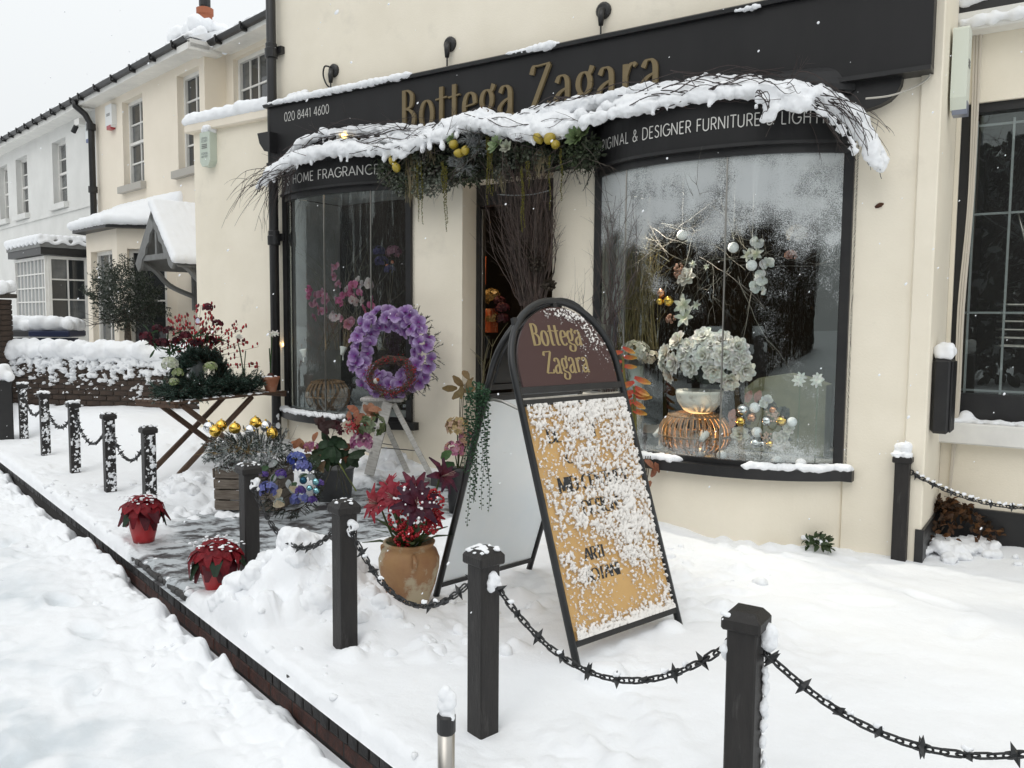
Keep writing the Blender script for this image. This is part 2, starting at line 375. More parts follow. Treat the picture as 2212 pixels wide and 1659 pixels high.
k = sst(0, .04, WW-edge); Z = Z+.03*sst(.25, .03, WW)*(1-SWP)*(fbm(TT*9, WW*9, 86, 3)); Z = np.maximum(Z, BT+.012+.012*fbm(X*11, Y*11, 88, 2)); Z = np.where(k > 0, BT+.002+(Z-BT-.002)*np.sqrt(k), BT-.03)
Z = np.where((SWP > .2) & (WW-edge > .02), np.maximum(Z, BT+.006+.01*fbm(X*9, Y*9, 87, 3)), Z)
tread = .55*sst(.5, .75, fbm(X*2.3, Y*2.3, 91, 4))*0
fo = ob('forecourt', grid_mesh('forecourt', X, Y, Z, MT['gsnow'], {'swept': SWP, 'tread': tread}))
struct(fo)
def ground_z(x, y):
    w = x*KN.x+y*KN.y-KW0; t = x*KD.x+y*KD.y
    a = forecourt(np.array([[t]]), np.array([[w]])); return float(a[2][0, 0])
# ------------------------------------------------------------------ pavement in front of the kerb
FT2 = []
for _ in range(190):
    FT2.append((rng.uniform(-9, 1.5), rng.uniform(-3.2, -.45), rng.choice([0, pi])+rng.normal(0, .35), rng.uniform(.4, 1.)))
KL = [(rng.uniform(-9.5, -.8), -abs(rng.normal(0.05, .10))-.03, rng.uniform(.03, .09), rng.uniform(.3, .55)) for _ in range(0)]
def pavement(TT, WW):
    X = KD.x*TT+KN.x*(WW+KW0); Y = KD.y*TT+KN.y*(WW+KW0)
    base = -.112-.060*sst(-4.8, -2.4, TT)-.04*sst(-.3, -1.6, WW)
    z = base+(fbm(X*1.4, Y*1.4, 103, 3)-.5)*.07+(np.abs(fbm(X*4.5, Y*4.5, 107, 4, .5)-.5)*2-.3)*(.02+.035*sst(.45, .6, fbm(X*1.3, Y*1.3, 141, 2))+.05*sst(-.55, -.12, WW))+(fbm(X*13, Y*13, 109, 3)-.5)*.022+(np.abs(fbm(X*26, Y*26, 111, 3)-.5)*2-.3)*.012*sst(.4, .62, fbm(X*2.1, Y*2.1, 143, 3))
    tr = np.zeros_like(z)
    for (t, w, a, kk) in FT2:
        m_ = (np.abs(TT-t) < .3) & (np.abs(WW-w) < .3)
        if not m_.any(): continue
        ca, sa = cos(a), sin(a); p = (TT[m_]-t)*ca+(WW[m_]-w)*sa; q = -(TT[m_]-t)*sa+(WW[m_]-w)*ca
        e = (p/.15)**2+(q/.06)**2; z[m_] += -.030*kk*np.exp(-e**2)+.014*kk*np.exp(-(e-1.7)**2*3); tr[m_] = np.maximum(tr[m_], .8*kk*np.exp(-e**2))
    # eroded edge along the kerb, lumpy
    e = .0+.17*fbm(TT*2.4, TT*0+2, 113, 4)**1.4+.07*fbm(TT*8, WW*5+2, 119, 3)-.065
    k = sst(0, .06, -WW-e); rim = .06*np.exp(-((-WW-e-.10)/.09)**2)*np.clip(fbm(TT*7, WW*9, 117, 4)-.3, 0, 1)*1.6
    z = np.where(k > 0, -.22+(z+rim+.22)*np.sqrt(k), -.22)
    for (t, w, r, q) in KL:
        i0, i1 = np.searchsorted(TT[:, 0], (t-r, t+r)); j0, j1 = np.searchsorted(WW[0], (w-r, w+r))
        if i1 <= i0 or j1 <= j0: continue
        a = TT[i0:i1, j0:j1]-t; b = WW[i0:i1, j0:j1]-w; dd = 1-(a*a+b*b)/(r*r); z[i0:i1, j0:j1] = np.maximum(z[i0:i1, j0:j1], -.165-.065*np.clip((t+5)/2.5, 0, 1)+np.where(dd > 0, np.sqrt(np.clip(dd, 0, 1))*r*q+.02, -1))
    return X, Y, z, .75*sst(.46, .72, fbm(X*2.6+3, Y*2.6, 121, 5))*sst(-.25, -.9, WW)+.45*tr
T = steps([(-16, -9, .07), (-9, -6.5, .035), (-6.5, 1.2, .02), (1.2, 6, .1)]); Wv = steps([(-10, -3.4, .2), (-3.4, -.35, .018), (-.35, .004, .009)])
TT, WW = np.meshgrid(T, Wv, indexing='ij'); X, Y, Z, TR = pavement(TT, WW)
far = sst(-3.4, -3.9, WW); rd = np.exp(-((WW+5.0)/.28)**2)+np.exp(-((WW+6.6)/.28)**2)+np.exp(-((WW+7.6)/.35)**2)
Z = Z-.10*far-.03*rd
pv = ob('pavement', grid_mesh('pavement', X, Y, Z, MT['gsnow'], {'swept': np.clip(.55*sst(-4.0, -4.6, WW)*sst(-9.4, -8.8, WW)+rd, 0, 1)*far, 'tread': np.clip(TR*1.25*(.45+1.0*fbm(X*7, Y*7, 131, 4))+.12*sst(.4, .6, fbm(X*3, Y*3, 133, 4))*sst(-.3, -.8, WW), 0, .85)})); struct(pv)
mb = MB(); mb.box(-150, 150, -150, 150, -.6, -.30); gr = mb.build('ground', MT['snow']); struct(gr)
# ------------------------------------------------------------------ kerb: low retaining wall of bricks
MT['dbrick'] = mat('engineering_brick', (.020, .020, .021), .5, c2=(.042, .038, .036), vs=30, bump=.5, bs=90, bdist=.004)
MT['rbrick'] = mat('red_brick', (.085, .030, .02), .7, c2=(.035, .018, .015), vs=22, bump=.6, bs=80, bdist=.005)
MT['mortar'] = mat('mortar', (.035, .032, .03), .9, bump=.6, bs=60)
kerb = thing('retaining_wall', 'low dark brick kerb wall edging the snowy forecourt along the pavement', 'wall', (0, 0, 0))
KR = atan2(KD.y, KD.x)
mb = MB(); mb.box(-14.5, 2.5, .012, .30, -.40, BT-.008, M=Matrix.Translation(KN*KW0) @ Matrix.Rotation(KR, 4, 'Z')); mb.build('core', MT['mortar'], kerb)
bme = [MB().bbox(-.0325, .0325, 0, .215, -.105, 0, .005).mesh('brick', MT['dbrick']) for _ in range(3)]
for me in bme:
    for v in me.vertices: v.co += Vector((random.uniform(-.002, .002), random.uniform(-.003, .003), random.uniform(-.003, .002)))
t = -10.4; i = 0
while t < -1.55:
    p = kt(t, random.uniform(-.004, .003), BT+random.uniform(-.004, .003))
    ob('brick', bme[i % 3], kerb, loc=p, rot=(random.uniform(-.02, .02), 0, KR+random.uniform(-.015, .015))); t += .0755; i += 1
rme = MB().bbox(-.107, .107, 0, .10, -.065, 0, .006).mesh('brick', MT['rbrick']); t = -6.5
while t < -1.4:
    for c in (0, 1):
        p = kt(t+(.11 if c else 0), random.uniform(.006, .012), BT-.117-c*.076); ob('brick', rme, kerb, loc=p, rot=(0, 0, KR))
    t += .225
# ------------------------------------------------------------------ building materials
# painted render: faint drip streaks and blotches
MT['cream'] = mat('cream_render', (.86, .795, .665), .8, c2=(.80, .735, .605), vs=1.6, bump=.3, bs=70, bdist=.006, c3=(.62, .57, .475), s3=1.3, lo3=.58, hi3=.85)
MT['cream2'] = mat('pale_cream_render', (.84, .765, .645), .8, c2=(.79, .715, .595), vs=1.2, bump=.15, bs=40, bdist=.006)
MT['white_r'] = mat('white_render', (.72, .72, .695), .8, c2=(.65, .65, .625), vs=1.5, bump=.15, bs=25, bdist=.006)
MT['black'] = mat('black_paint', (.010, .010, .011), .42, c2=(.018, .0175, .0175), vs=5, bump=.08, bs=30)
MT['fascia'] = mat('charcoal_fascia', (.0145, .014, .0148), .5, c2=(.010, .0098, .0104), vs=3, spec=.35, bump=.05, bs=25, stretch=(1, 1, .25))
MT['lead'] = mat('lead_roof', (.013, .013, .014), .6, bump=.2, bs=20)
MT['gold'] = mat('gold_letter', (.185, .138, .066), .5, c2=(.155, .115, .055), vs=9)
MT['wtxt'] = mat('white_letter', (.62, .61, .58), .6)
MT['white'] = mat('white_gloss', (.78, .77, .73), .45, c2=(.70, .69, .66), vs=6)
MT['glass'] = glass_mat('clear_glass')
MT['dpane'] = mat('dark_pane', (.035, .038, .04), .04, spec=.8)
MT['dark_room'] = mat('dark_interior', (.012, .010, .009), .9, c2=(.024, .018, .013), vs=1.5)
MT['steel'] = mat('brushed_steel', (.55, .53, .49), .35, metal=1., c2=(.4, .38, .35), vs=20, stretch=(1, 1, .1))
def frost(nt, m2, L):             # sprayed snow: thick at the top, speckled below, a little along the bottom
    gm = _n(nt, 'TexCoord'); sp = _n(nt, 'SeparateXYZ'); L(gm.outputs['Object'], sp.inputs[0])
    n1 = _n(nt, 'TexNoise', Scale=3.2, Detail=5, Roughness=.55); L(gm.outputs['Object'], n1.inputs['Vector'])
    n2 = _n(nt, 'TexNoise', Scale=150., Detail=2, Roughness=.7); L(gm.outputs['Object'], n2.inputs['Vector'])
    n3 = _n(nt, 'TexNoise', Scale=9, Detail=3, Roughness=.5); L(gm.outputs['Object'], n3.inputs['Vector'])
    hz = _n(nt, 'MapRange', interpolation_type='SMOOTHSTEP'); hz.inputs[1].default_value = 1.62; hz.inputs[2].default_value = 2.34; hz.inputs[3].default_value = -.62; hz.inputs[4].default_value = .80; L(sp.outputs[2], hz.inputs[0])
    lo = _n(nt, 'MapRange', interpolation_type='SMOOTHSTEP'); lo.inputs[1].default_value = .86; lo.inputs[2].default_value = .56; lo.inputs[3].default_value = -.2; lo.inputs[4].default_value = .34; L(sp.outputs[2], lo.inputs[0])
    mxx = _n(nt, 'Math', operation='MAXIMUM'); L(hz.outputs[0], mxx.inputs[0]); L(lo.outputs[0], mxx.inputs[1])
    a = _n(nt, 'MapRange'); a.inputs[1].default_value = .25; a.inputs[2].default_value = .75; a.inputs[3].default_value = -.55; a.inputs[4].default_value = .55; L(n1.outputs[0], a.inputs[0])
    b = _n(nt, 'MapRange'); b.inputs[1].default_value = .35; b.inputs[2].default_value = .68; b.inputs[3].default_value = -.42; b.inputs[4].default_value = .42; L(n2.outputs[0], b.inputs[0])
    c = _n(nt, 'MapRange'); c.inputs[1].default_value = .3; c.inputs[2].default_value = .7; c.inputs[3].default_value = -.2; c.inputs[4].default_value = .2; L(n3.outputs[0], c.inputs[0])
    # soft fog of spray
    sf_ = _n(nt, 'Math', operation='ADD'); L(hz.outputs[0], sf_.inputs[0]); L(a.outputs[0], sf_.inputs[1])
    sf2 = _n(nt, 'MapRange', interpolation_type='SMOOTHSTEP'); sf2.inputs[1].default_value = .15; sf2.inputs[2].default_value = 1.15; sf2.inputs[3].default_value = 0; sf2.inputs[4].default_value = .52; L(sf_.outputs[0], sf2.inputs[0])
    s1 = _n(nt, 'Math', operation='ADD'); L(mxx.outputs[0], s1.inputs[0]); L(a.outputs[0], s1.inputs[1])
    s2 = _n(nt, 'Math', operation='ADD'); L(s1.outputs[0], s2.inputs[0]); L(b.outputs[0], s2.inputs[1])
    s3 = _n(nt, 'Math', operation='ADD'); L(s2.outputs[0], s3.inputs[0]); L(c.outputs[0], s3.inputs[1])
    cl = _n(nt, 'MapRange'); cl.inputs[1].default_value = .12; cl.inputs[2].default_value = .75; cl.inputs[3].default_value = .0; cl.inputs[4].default_value = .55; L(s3.outputs[0], cl.inputs[0]); fm = _n(nt, 'Math', operation='MAXIMUM'); L(cl.outputs[0], fm.inputs[0]); L(sf2.outputs[0], fm.inputs[1]); L(fm.outputs[0], m2.inputs[0])
MT['frosted'] = glass_mat('snow_sprayed_glass', frost=frost)
def wall_holes(mb, s0, s1, z0, z1, holes, y=0., dep=.25, back=True):
    xs = sorted({s0, s1, *[h[0] for h in holes], *[h[1] for h in holes]}); zs = sorted({z0, z1, *[h[2] for h in holes], *[h[3] for h in holes]})
    for a, b in zip(xs, xs[1:]):
        for c, d in zip(zs, zs[1:]):
            mx_, mz_ = (a+b)/2, (c+d)/2
            if any(h[0] < mx_ < h[1] and h[2] < mz_ < h[3] for h in holes): continue
            mb.add([(a, y, c), (b, y, c), (b, y, d), (a, y, d)], [(0, 1, 2, 3)])
    for a, b, c, d in [h[:4] for h in holes]:
        e = y+dep
        mb.add([(a, y, c), (a, y, d), (a, e, d), (a, e, c)], [(0, 1, 2, 3)]); mb.add([(b, y, c), (b, e, c), (b, e, d), (b, y, d)], [(0, 1, 2, 3)])
        mb.add([(a, y, d), (b, y, d), (b, e, d), (a, e, d)], [(0, 1, 2, 3)]); mb.add([(a, y, c), (a, e, c), (b, e, c), (b, y, c)], [(0, 1, 2, 3)])
    return mb
# ------------------------------------------------------------------ lettering: strokes drawn with a flat pen
def cr(pts, n=7):                 # smooth curve through points
    P = [Vector(p) for p in pts]; out = []
    for i in range(len(P)-1):
        p0 = P[max(i-1, 0)]; p1 = P[i]; p2 = P[i+1]; p3 = P[min(i+2, len(P)-1)]
        for k in range(n):
            t = k/n; out.append(.5*((2*p1)+(p2-p0)*t+(2*p0-5*p1+4*p2-p3)*t*t+(3*p1-p0-3*p2+p3)*t**3))
    out.append(P[-1]); return out
def el(cx, cy, rx, ry, a0=0, a1=360, n=28): return [Vector((cx+rx*cos(radians(a0+(a1-a0)*i/n)), cy+ry*sin(radians(a0+(a1-a0)*i/n)))) for i in range(n+1)]
def V2(*p): return [Vector(q) for q in p]
SER = {'B': (.53, [V2((.1, 0), (.1, 1)), cr([(.1, .98), (.24, .97), (.35, .87), (.36, .72), (.30, .58), (.1, .535)]), cr([(.1, .535), (.28, .51), (.41, .38), (.42, .22), (.35, .06), (.1, .02)])]),
 'o': (.50, [el(.25, .33, .18, .33)]), 't': (.34, [cr([(.16, .92), (.16, .5), (.16, .14), (.21, .02), (.31, .03)]), V2((-.02, .64), (.34, .67))]),
 'e': (.46, [V2((.08, .36), (.40, .40)), cr([(.40, .40), (.36, .59), (.24, .66), (.12, .57), (.07, .34), (.12, .09), (.25, .0), (.41, .09)])]),
 'g': (.47, [el(.22, .43, .15, .22), cr([(.32, .59), (.38, .66), (.42, .76)]), cr([(.14, .25), (.09, .15), (.2, .06), (.36, .0), (.41, -.13), (.31, -.27), (.15, -.27), (.06, -.17), (.13, -.01)])]),
 'a': (.50, [cr([(.08, .53), (.15, .65), (.27, .66), (.35, .55), (.36, .3), (.36, .1), (.40, .0), (.47, .03)]), cr([(.36, .40), (.19, .33), (.07, .2), (.09, .05), (.18, 0), (.30, .07), (.36, .17)])]),
 'Z': (.58, [cr([(.05, .80), (.11, .96), (.25, .97), (.54, .99)]), V2((.52, .98), (.06, .02)), cr([(.06, .02), (.25, .03), (.45, .03), (.54, .17)])]),
 'r': (.40, [V2((.13, .66), (.13, 0)), cr([(.13, .42), (.2, .59), (.31, .66), (.37, .60)])]), ' ': (.28, [])}
SAN = {'A': (.74, [V2((0, 0), (.36, 1)), V2((.36, 1), (.72, 0)), V2((.13, .33), (.59, .33))]), 'B': (.62, [V2((.06, 0), (.06, 1)), cr([(.06, 1), (.3, 1), (.46, .9), (.46, .65), (.3, .54), (.06, .54)]), cr([(.06, .54), (.34, .53), (.53, .42), (.53, .12), (.34, 0), (.06, 0)])]),
 'C': (.74, [el(.42, .5, .40, .5, 45, 315)]), 'D': (.76, [V2((.06, 0), (.06, 1)), cr([(.06, 1), (.3, 1), (.58, .86), (.68, .5), (.58, .14), (.3, 0), (.06, 0)])]),
 'E': (.56, [V2((.06, 0), (.06, 1)), V2((.06, 1), (.48, 1)), V2((.06, .52), (.42, .52)), V2((.06, 0), (.48, 0))]), 'F': (.52, [V2((.06, 0), (.06, 1)), V2((.06, 1), (.46, 1)), V2((.06, .5), (.40, .5))]),
 'G': (.82, [el(.42, .5, .40, .5, 45, 360), V2((.82, .5), (.5, .5))]), 'H': (.72, [V2((.06, 0), (.06, 1)), V2((.62, 0), (.62, 1)), V2((.06, .52), (.62, .52))]), 'I': (.20, [V2((.08, 0), (.08, 1))]),
 'L': (.50, [V2((.06, 0), (.06, 1)), V2((.06, 0), (.44, 0))]), 'M': (.90, [V2((.06, 0), (.12, 1)), V2((.12, 1), (.44, .12)), V2((.44, .12), (.76, 1)), V2((.76, 1), (.82, 0))]), 'N': (.78, [V2((.06, 0), (.06, 1)), V2((.06, 1), (.66, 0)), V2((.66, 0), (.66, 1))]),
 'O': (.90, [el(.43, .5, .41, .5)]), 'R': (.62, [V2((.06, 0), (.06, 1)), cr([(.06, 1), (.32, 1), (.5, .88), (.5, .6), (.32, .48), (.06, .48)]), V2((.28, .48), (.56, 0))]), 'S': (.56, [cr([(.46, .86), (.36, .98), (.18, .98), (.08, .84), (.1, .66), (.28, .53), (.44, .40), (.47, .2), (.36, .03), (.16, .02), (.04, .16)])]),
 'T': (.60, [V2((.29, 0), (.29, 1)), V2((0, 1), (.58, 1))]), 'U': (.72, [cr([(.06, 1), (.06, .4), (.1, .12), (.33, 0), (.56, .12), (.60, .4), (.60, 1)])]), 'Y': (.64, [V2((.31, .45), (.31, 0)), V2((0, 1), (.31, .45)), V2((.62, 1), (.31, .45))]),
 '&': (.70, [cr([(.62, .02), (.42, .3), (.16, .72), (.2, .96), (.36, .96), (.42, .76), (.22, .52), (.04, .32), (.08, .06), (.3, 0), (.5, .14), (.6, .42)])]), ' ': (.34, []),
 '0': (.62, [el(.28, .5, .25, .5)]), '1': (.40, [V2((.22, 0), (.22, 1)), V2((.22, 1), (.04, .84))]), '2': (.58, [cr([(.05, .78), (.14, .96), (.32, .98), (.45, .82), (.42, .6), (.2, .26), (.03, .0)]), V2((.03, 0), (.5, 0))]),
 '4': (.62, [V2((.42, 0), (.42, 1)), V2((.42, 1), (.02, .28)), V2((.02, .28), (.56, .28))]), '6': (.60, [cr([(.42, 1), (.2, .66), (.06, .34), (.12, .08), (.28, 0), (.46, .1), (.5, .32), (.4, .54), (.24, .58), (.1, .44)])]), '7': (.54, [V2((.02, 1), (.5, 1)), V2((.5, 1), (.14, 0))]), '9': (.60, [cr([(.14, 0), (.36, .34), (.5, .66), (.44, .92), (.28, 1), (.1, .9), (.06, .68), (.16, .46), (.32, .42), (.46, .56)])]), 'P': (.60, [V2((.06, 0), (.06, 1)), cr([(.06, 1), (.32, 1), (.5, .88), (.5, .58), (.32, .46), (.06, .46)])]), 'X': (.66, [V2((0, 0), (.62, 1)), V2((0, 1), (.62, 0))]), '8': (.60, [el(.27, .76, .19, .23), el(.27, .27, .25, .27)])}
def letter(ch, font, size, tk, tn, depth, serif=0.):
    mb = MB(); adv, strokes = font[ch]
    for i, st in enumerate(strokes):
        d0 = -.0006*i
        A, B = [], []
        for k, p in enumerate(st):
            t = (st[min(k+1, len(st)-1)]-st[max(k-1, 0)]); t = t.normalized() if t.length > 1e-9 else Vector((0, 1))
            n = Vector((-t.y, t.x)); w = .5*(tn+(tk-tn)*abs(t.y)**1.4); A.append(p+n*w); B.append(p-n*w)
        f = [Vector((p.x*size, -depth+d0, p.y*size)) for p in A]; g = [Vector((p.x*size, -depth+d0, p.y*size)) for p in B]
        mb.strip(g, f)
        if depth > .002:
            f2 = [Vector((p.x, 0, p.z)) for p in f]; g2 = [Vector((p.x, 0, p.z)) for p in g]
            mb.strip(f, f2); mb.strip(g2, g); mb.add([f[0], g[0], g2[0], f2[0]], [(0, 1, 2, 3)]); mb.add([f[-1], f2[-1], g2[-1], g[-1]], [(0, 1, 2, 3)])
        if serif and len(st) == 2:
            for p in st:
                if abs(st[0].x-st[1].x) < .2: mb.add([((p.x-serif)*size, -depth-.0009, (p.y-.02)*size), ((p.x+serif)*size, -depth-.0009, (p.y-.02)*size), ((p.x+serif)*size, -depth-.0009, (p.y+.02)*size), ((p.x-serif)*size, -depth-.0009, (p.y+.02)*size)], [(0, 1, 2, 3)])
    return mb, adv*size
_lc = {}
def write(text, font, size, tk, tn, depth, material, parent, place, track=0., fit=None, serif=0.):
    """place(x) -> matrix in the parent's frame for a letter starting x along the line"""
    sp = track*size
    tot = sum(font[c][0]*size+sp for c in text)-sp
    kx = (fit/tot) if fit else 1.
    x = 0.
    for c in text:
        key = (c, id(font), round(size, 4), round(tk, 3), depth, material.name, serif)
        if key not in _lc:
            mb, adv = letter(c, font, size, tk, tn, depth, serif); _lc[key] = (mb.mesh('letter', material) if mb.v else None, adv)
        me, adv = _lc[key]
        if me is not None:
            o = ob('letter', me, parent); o.matrix_local = place(x) @ Matrix.Diagonal((kx, 1, 1, 1))
        x += (adv+sp)*kx
# ------------------------------------------------------------------ the flower shop
shop = thing('flower_shop', 'cream rendered flower shop with charcoal fascia and two bow windows', 'building', SHOP.o, SHOP.rz)
LW = dict(a=.10, b=1.80, z0=.56, z1=2.70, sag=.20); RW = dict(a=3.66, b=5.535, z0=.53, z1=2.63, sag=.33)
holes = [(LW['a'], LW['b'], .02, 3.0), (2.36, 3.27, .15, 2.66), (RW['a'], RW['b'], -.2, 3.0)]
mb = MB(); wall_holes(mb, 0, 5.98, -.4, 7.5, holes, 0., .30)
mb.add([(5.98, 0, -.4), (5.98, .72, -.4), (5.98, .72, 7.5), (5.98, 0, 7.5)], [(0, 1, 2, 3)])
mb.build('wall', MT['cream'], shop)
mb = MB(); mb.bbox(5.90, 6.02, -.022, .72, -.3, 7.5, .008); mb.build('pilaster', MT['cream'], shop)
mb = MB(); mb.box(5.985, 6.035, -.03, .72, -.3, .20); mb.build('plinth', MT['black'], shop)
# extension wall left of the drainpipe
mb = MB(); mb.box(-1.36, -.005, 0, 2.6, -.4, 3.50); mb.build('wall', MT['cream'], shop, )
mb = MB(); mb.bbox(-1.43, -.005, -.07, .25, 3.50, 3.60, .01); cop = mb.build('coping', MT['cream2'], shop)
blob('snow', [((x, -.0+random.uniform(-.03, .03), 3.645+random.uniform(-.012, .012)), random.uniform(.075, .10), (1, 1, .85)) for x in np.arange(-1.40, -.04, .05)]+[((x, -.05, 3.62), .05) for x in np.arange(-1.42, -.03, .05)], .02, MT['snow'], cop, disp=.02, dsc=.05)
# fascia
mb = MB(); mb.box(.02, 5.97, -.13, -.004, 3.03, 3.56); fas = mb.build('fascia', MT['fascia'], shop)
mb = MB(); mb.prism([(-.004, 3.562), (-.16, 3.562), (-.175, 3.585), (-.15, 3.60), (-.004, 3.655)], 0.0, 5.99, M=Matrix(((0, 0, 1, 0), (1, 0, 0, 0), (0, 1, 0, 0), (0, 0, 0, 1)))); mb.build('moulding', MT['black'], fas)
mb = MB(); mb.box(.02, 5.97, -.15, -.004, 3.00, 3.028); mb.build('trim', MT['black'], fas)
def plc(s, z, y): return lambda x: Matrix.Translation((s+x, y, z))
_a, _b = SHOP.hit(868, 240, .14).x, SHOP.hit(1430, 160, .14).x
write('Bottega Zagara', SER, .355, .118, .032, .022, MT['gold'], fas, plc(_a, 3.115, -.131), fit=_b-_a, track=.06)
write('020 8441 4600', SAN, .082, .085, .085, .0012, MT['wtxt'], fas, plc(SHOP.hit(613, 255, .14).x, 3.405, -.1312), fit=.62, track=.06)
for a, b, dz in [(.05, 1.95, 0), (2.92, 3.42, 0), (5.22, 5.9, 0), (4.78, 4.95, -.03)]:      # snow lying along the moulding
    sp = []
    for x in np.arange(a, b, .025):
        e = min(1, (x-a)/.3, (b-x)/.1)*(.7+.6*random.random()); sp.append(((x, -.155+random.uniform(-.015, .01), 3.592+dz), .014+.022*max(e, 0), (1, 1, .9)))
    if a < .1: sp += [((.45+random.uniform(-.12, .12), -.13, 3.62), random.uniform(.03, .05)) for _ in range(9)]
    blob('snow', sp, .009, MT['snow'], fas, smooth=2, disp=.01, dsc=.03)
# bow windows
def arc(w, n=28, d=0., a=None, b=None):
    out = []; A = w['a'] if a is None else a; B = w['b'] if b is None else b
    sm = (w['a']+w['b'])/2; h = (w['b']-w['a'])/2
    for i in range(n+1):
        s = A+(B-A)*i/n; q = min(1, abs((s-sm)/h)); off = w['sag']*(1-q**2.6)
        out.append((s, off+d))
    return out
def at_arc(w, s):
    sm = (w['a']+w['b'])/2; h = (w['b']-w['a'])/2; q = min(1, abs((s-sm)/h)); off = w['sag']*(1-q**2.6)
    ds = .001; q2 = min(1, abs((s+ds-sm)/h)); return off, atan2(-(w['sag']*(1-q2**2.6)-off), ds)
def arc_slab(mb, pts, z0, z1, th, mi=0):           # curved slab following pts (s,off), thickness th inward
    f = [Vector((s, -o, z0)) for s, o in pts]; F_ = [Vector((s, -o, z1)) for s, o in pts]; b = [Vector((s, -o+th, z0)) for s, o in pts]; B_ = [Vector((s, -o+th, z1)) for s, o in pts]
    mb.strip(f, F_); mb.strip(B_, b); mb.strip(F_, B_); mb.strip(b, f)
    mb.add([f[0], F_[0], B_[0], b[0]], [(0, 1, 2, 3)]); mb.add([f[-1], b[-1], B_[-1], F_[-1]], [(0, 1, 2, 3)])
def bow(w, joints, text, tsize, tspan, tz, glassmat, lab):
    bw = bpy.data.objects.new('bow_window', None); COL.objects.link(bw); bw.parent = shop; bw['label'] = lab
    z0, z1 = w['z0'], w['z1']
    mb = MB(); arc_slab(mb, arc(w, d=-.02), -.3, z0-.07, .12); mb.build('stall_riser', MT['cream'], bw, smooth=False)
    mb = MB(); arc_slab(mb, [(w['a']-.07, .07)]+arc(w, d=.075)+[(w['b']+.07, .07)], z0-.07, z0, .24); mb.build('sill', MT['black'], bw)
    mb = MB(); arc_slab(mb, arc(w, d=.0), z0, z0+.035, .05); arc_slab(mb, arc(w, d=.005), z1-.05, z1+.02, .06)
    for s, y in ((w['a'], 0), (w['b']-.06, 0)): mb.box(s, s+.06, -.03, .05, z0, z1)
    mb.build('frame', MT['black'], bw)
    js = [w['a']+.06]+joints+[w['b']-.06]
    for a, b in zip(js, js[1:]):
        mb = MB(); p = arc(w, 8, -.022, a+.002, b-.002); mb.strip([Vector((s, -o, z0+.03)) for s, o in p], [Vector((s, -o, z1-.045)) for s, o in p])
        mb.build('pane', glassmat, bw, smooth=True)
    for a in joints:
        o, r = at_arc(w, a); mb = MB(); mb.box(a-.004, a+.004, -o+.014, -o+.028, z0+.03, z1-.045); mb.build('joint', MT['steel'], bw)
    # band with lettering, scalloped lead edge, roof
    mb = MB(); arc_slab(mb, arc(w, d=.03), z1+.02, 2.955, .08); band = mb.build('band', MT['fascia'], bw)
    mb = MB(); arc_slab(mb, arc(w, d=.05), z1+.0, z1+.022, .06); mb.build('bead', MT['black'], bw)
    n = int(round((w['b']-w['a'])/.072))
    sme = MB(); sme.prism([(.035*cos(radians(t)), .04*sin(radians(t))) for t in range(180, 361, 20)]+[(.035, .03), (-.035, .03)], -.004, .004, M=Matrix.Rotation(pi/2, 4, 'X')); sme = sme.mesh('scallop', MT['lead'])
    for i in range(n):
        s = w['a']+(i+.5)*(w['b']-w['a'])/n; o, r = at_arc(w, s); q = ob('scallop', sme, bw); q.matrix_local = Matrix.Translation((s, -o-.068, 2.975)) @ Matrix.Rotation(r, 4, 'Z')
    P = arc(w, d=.085); mb = MB()
    rows = []
    for k in range(7):
        t = k/6; rows.append([Vector((s, -(o*(1-t)**.8+.02*t), 2.99+.13*t+.05*sin(pi*t))) for s, o in P])
    for r0, r1 in zip(rows, rows[1:]): mb.strip(r0, r1)
    arc_slab(mb, P, 2.955, 2.992, .06); mb.build('roof', MT['lead'], bw, smooth=True)
    a, b = tspan
    def place(x):
        s = a+x; o, r = at_arc(w, s); o2, r2 = at_arc(w, s+.03); return Matrix.Translation((s, -o-.034, tz)) @ Matrix.Rotation(r2, 4, 'Z')
    write(text, SAN, tsize, .10, .10, .0012, MT['wtxt'], band, place, fit=b-a, track=.1)
    return bw
bwL = bow(LW, [.86, 1.42], 'S & HOME FRAGRANCES', .084, (.20, 1.62), 2.785, MT['glass'], 'left bow window with pink orchids behind the glass')
bwR = bow(RW, [4.02, 4.80], 'ORIGINAL & DESIGNER FURNITURE & LIGHTING', .078, (3.70, 5.50), 2.755, MT['frosted'], 'right bow window sprayed with artificial snow')
# door
door = bpy.data.objects.new('door', None); COL.objects.link(door); door.parent = shop; door.location = (0, 0, 0)
mb = MB(); y = .20
mb.box(2.36, 2.40, y, y+.08, .15, 2.66); mb.box(3.21, 3.27, y, y+.08, .15, 2.66); mb.box(2.40, 3.21, y, y+.08, 2.48, 2.66); mb.build('frame', MT['black'], door)
mb = MB(); mb.box(2.402, 2.42, y+.02, y+.06, .2, 2.46); mb.build('edge', MT['steel'], door)
mb = MB(); mb.box(2.402, 2.44, y+.075, y+.11, 1.15, 1.35); mb.build('lock', MT['black'], door)
mb = MB(); mb.box(2.34, 3.29, -.14, -.004, 2.665, 3.0); mb.build('lintel', MT['black'], shop)
mb = MB(); mb.box(1.8, 3.66, -.10, -.003, 2.67, 2.99); mb.build('lintel_panel', MT['fascia'], shop)
mb = MB(); mb.box(2.30, 3.33, -.35, .4, -.3, .17); mb.build('step', mat('slate_step', (.05, .048, .05), .6, c2=(.3, .31, .32), vs=7, lo=.5, hi=.7), shop)
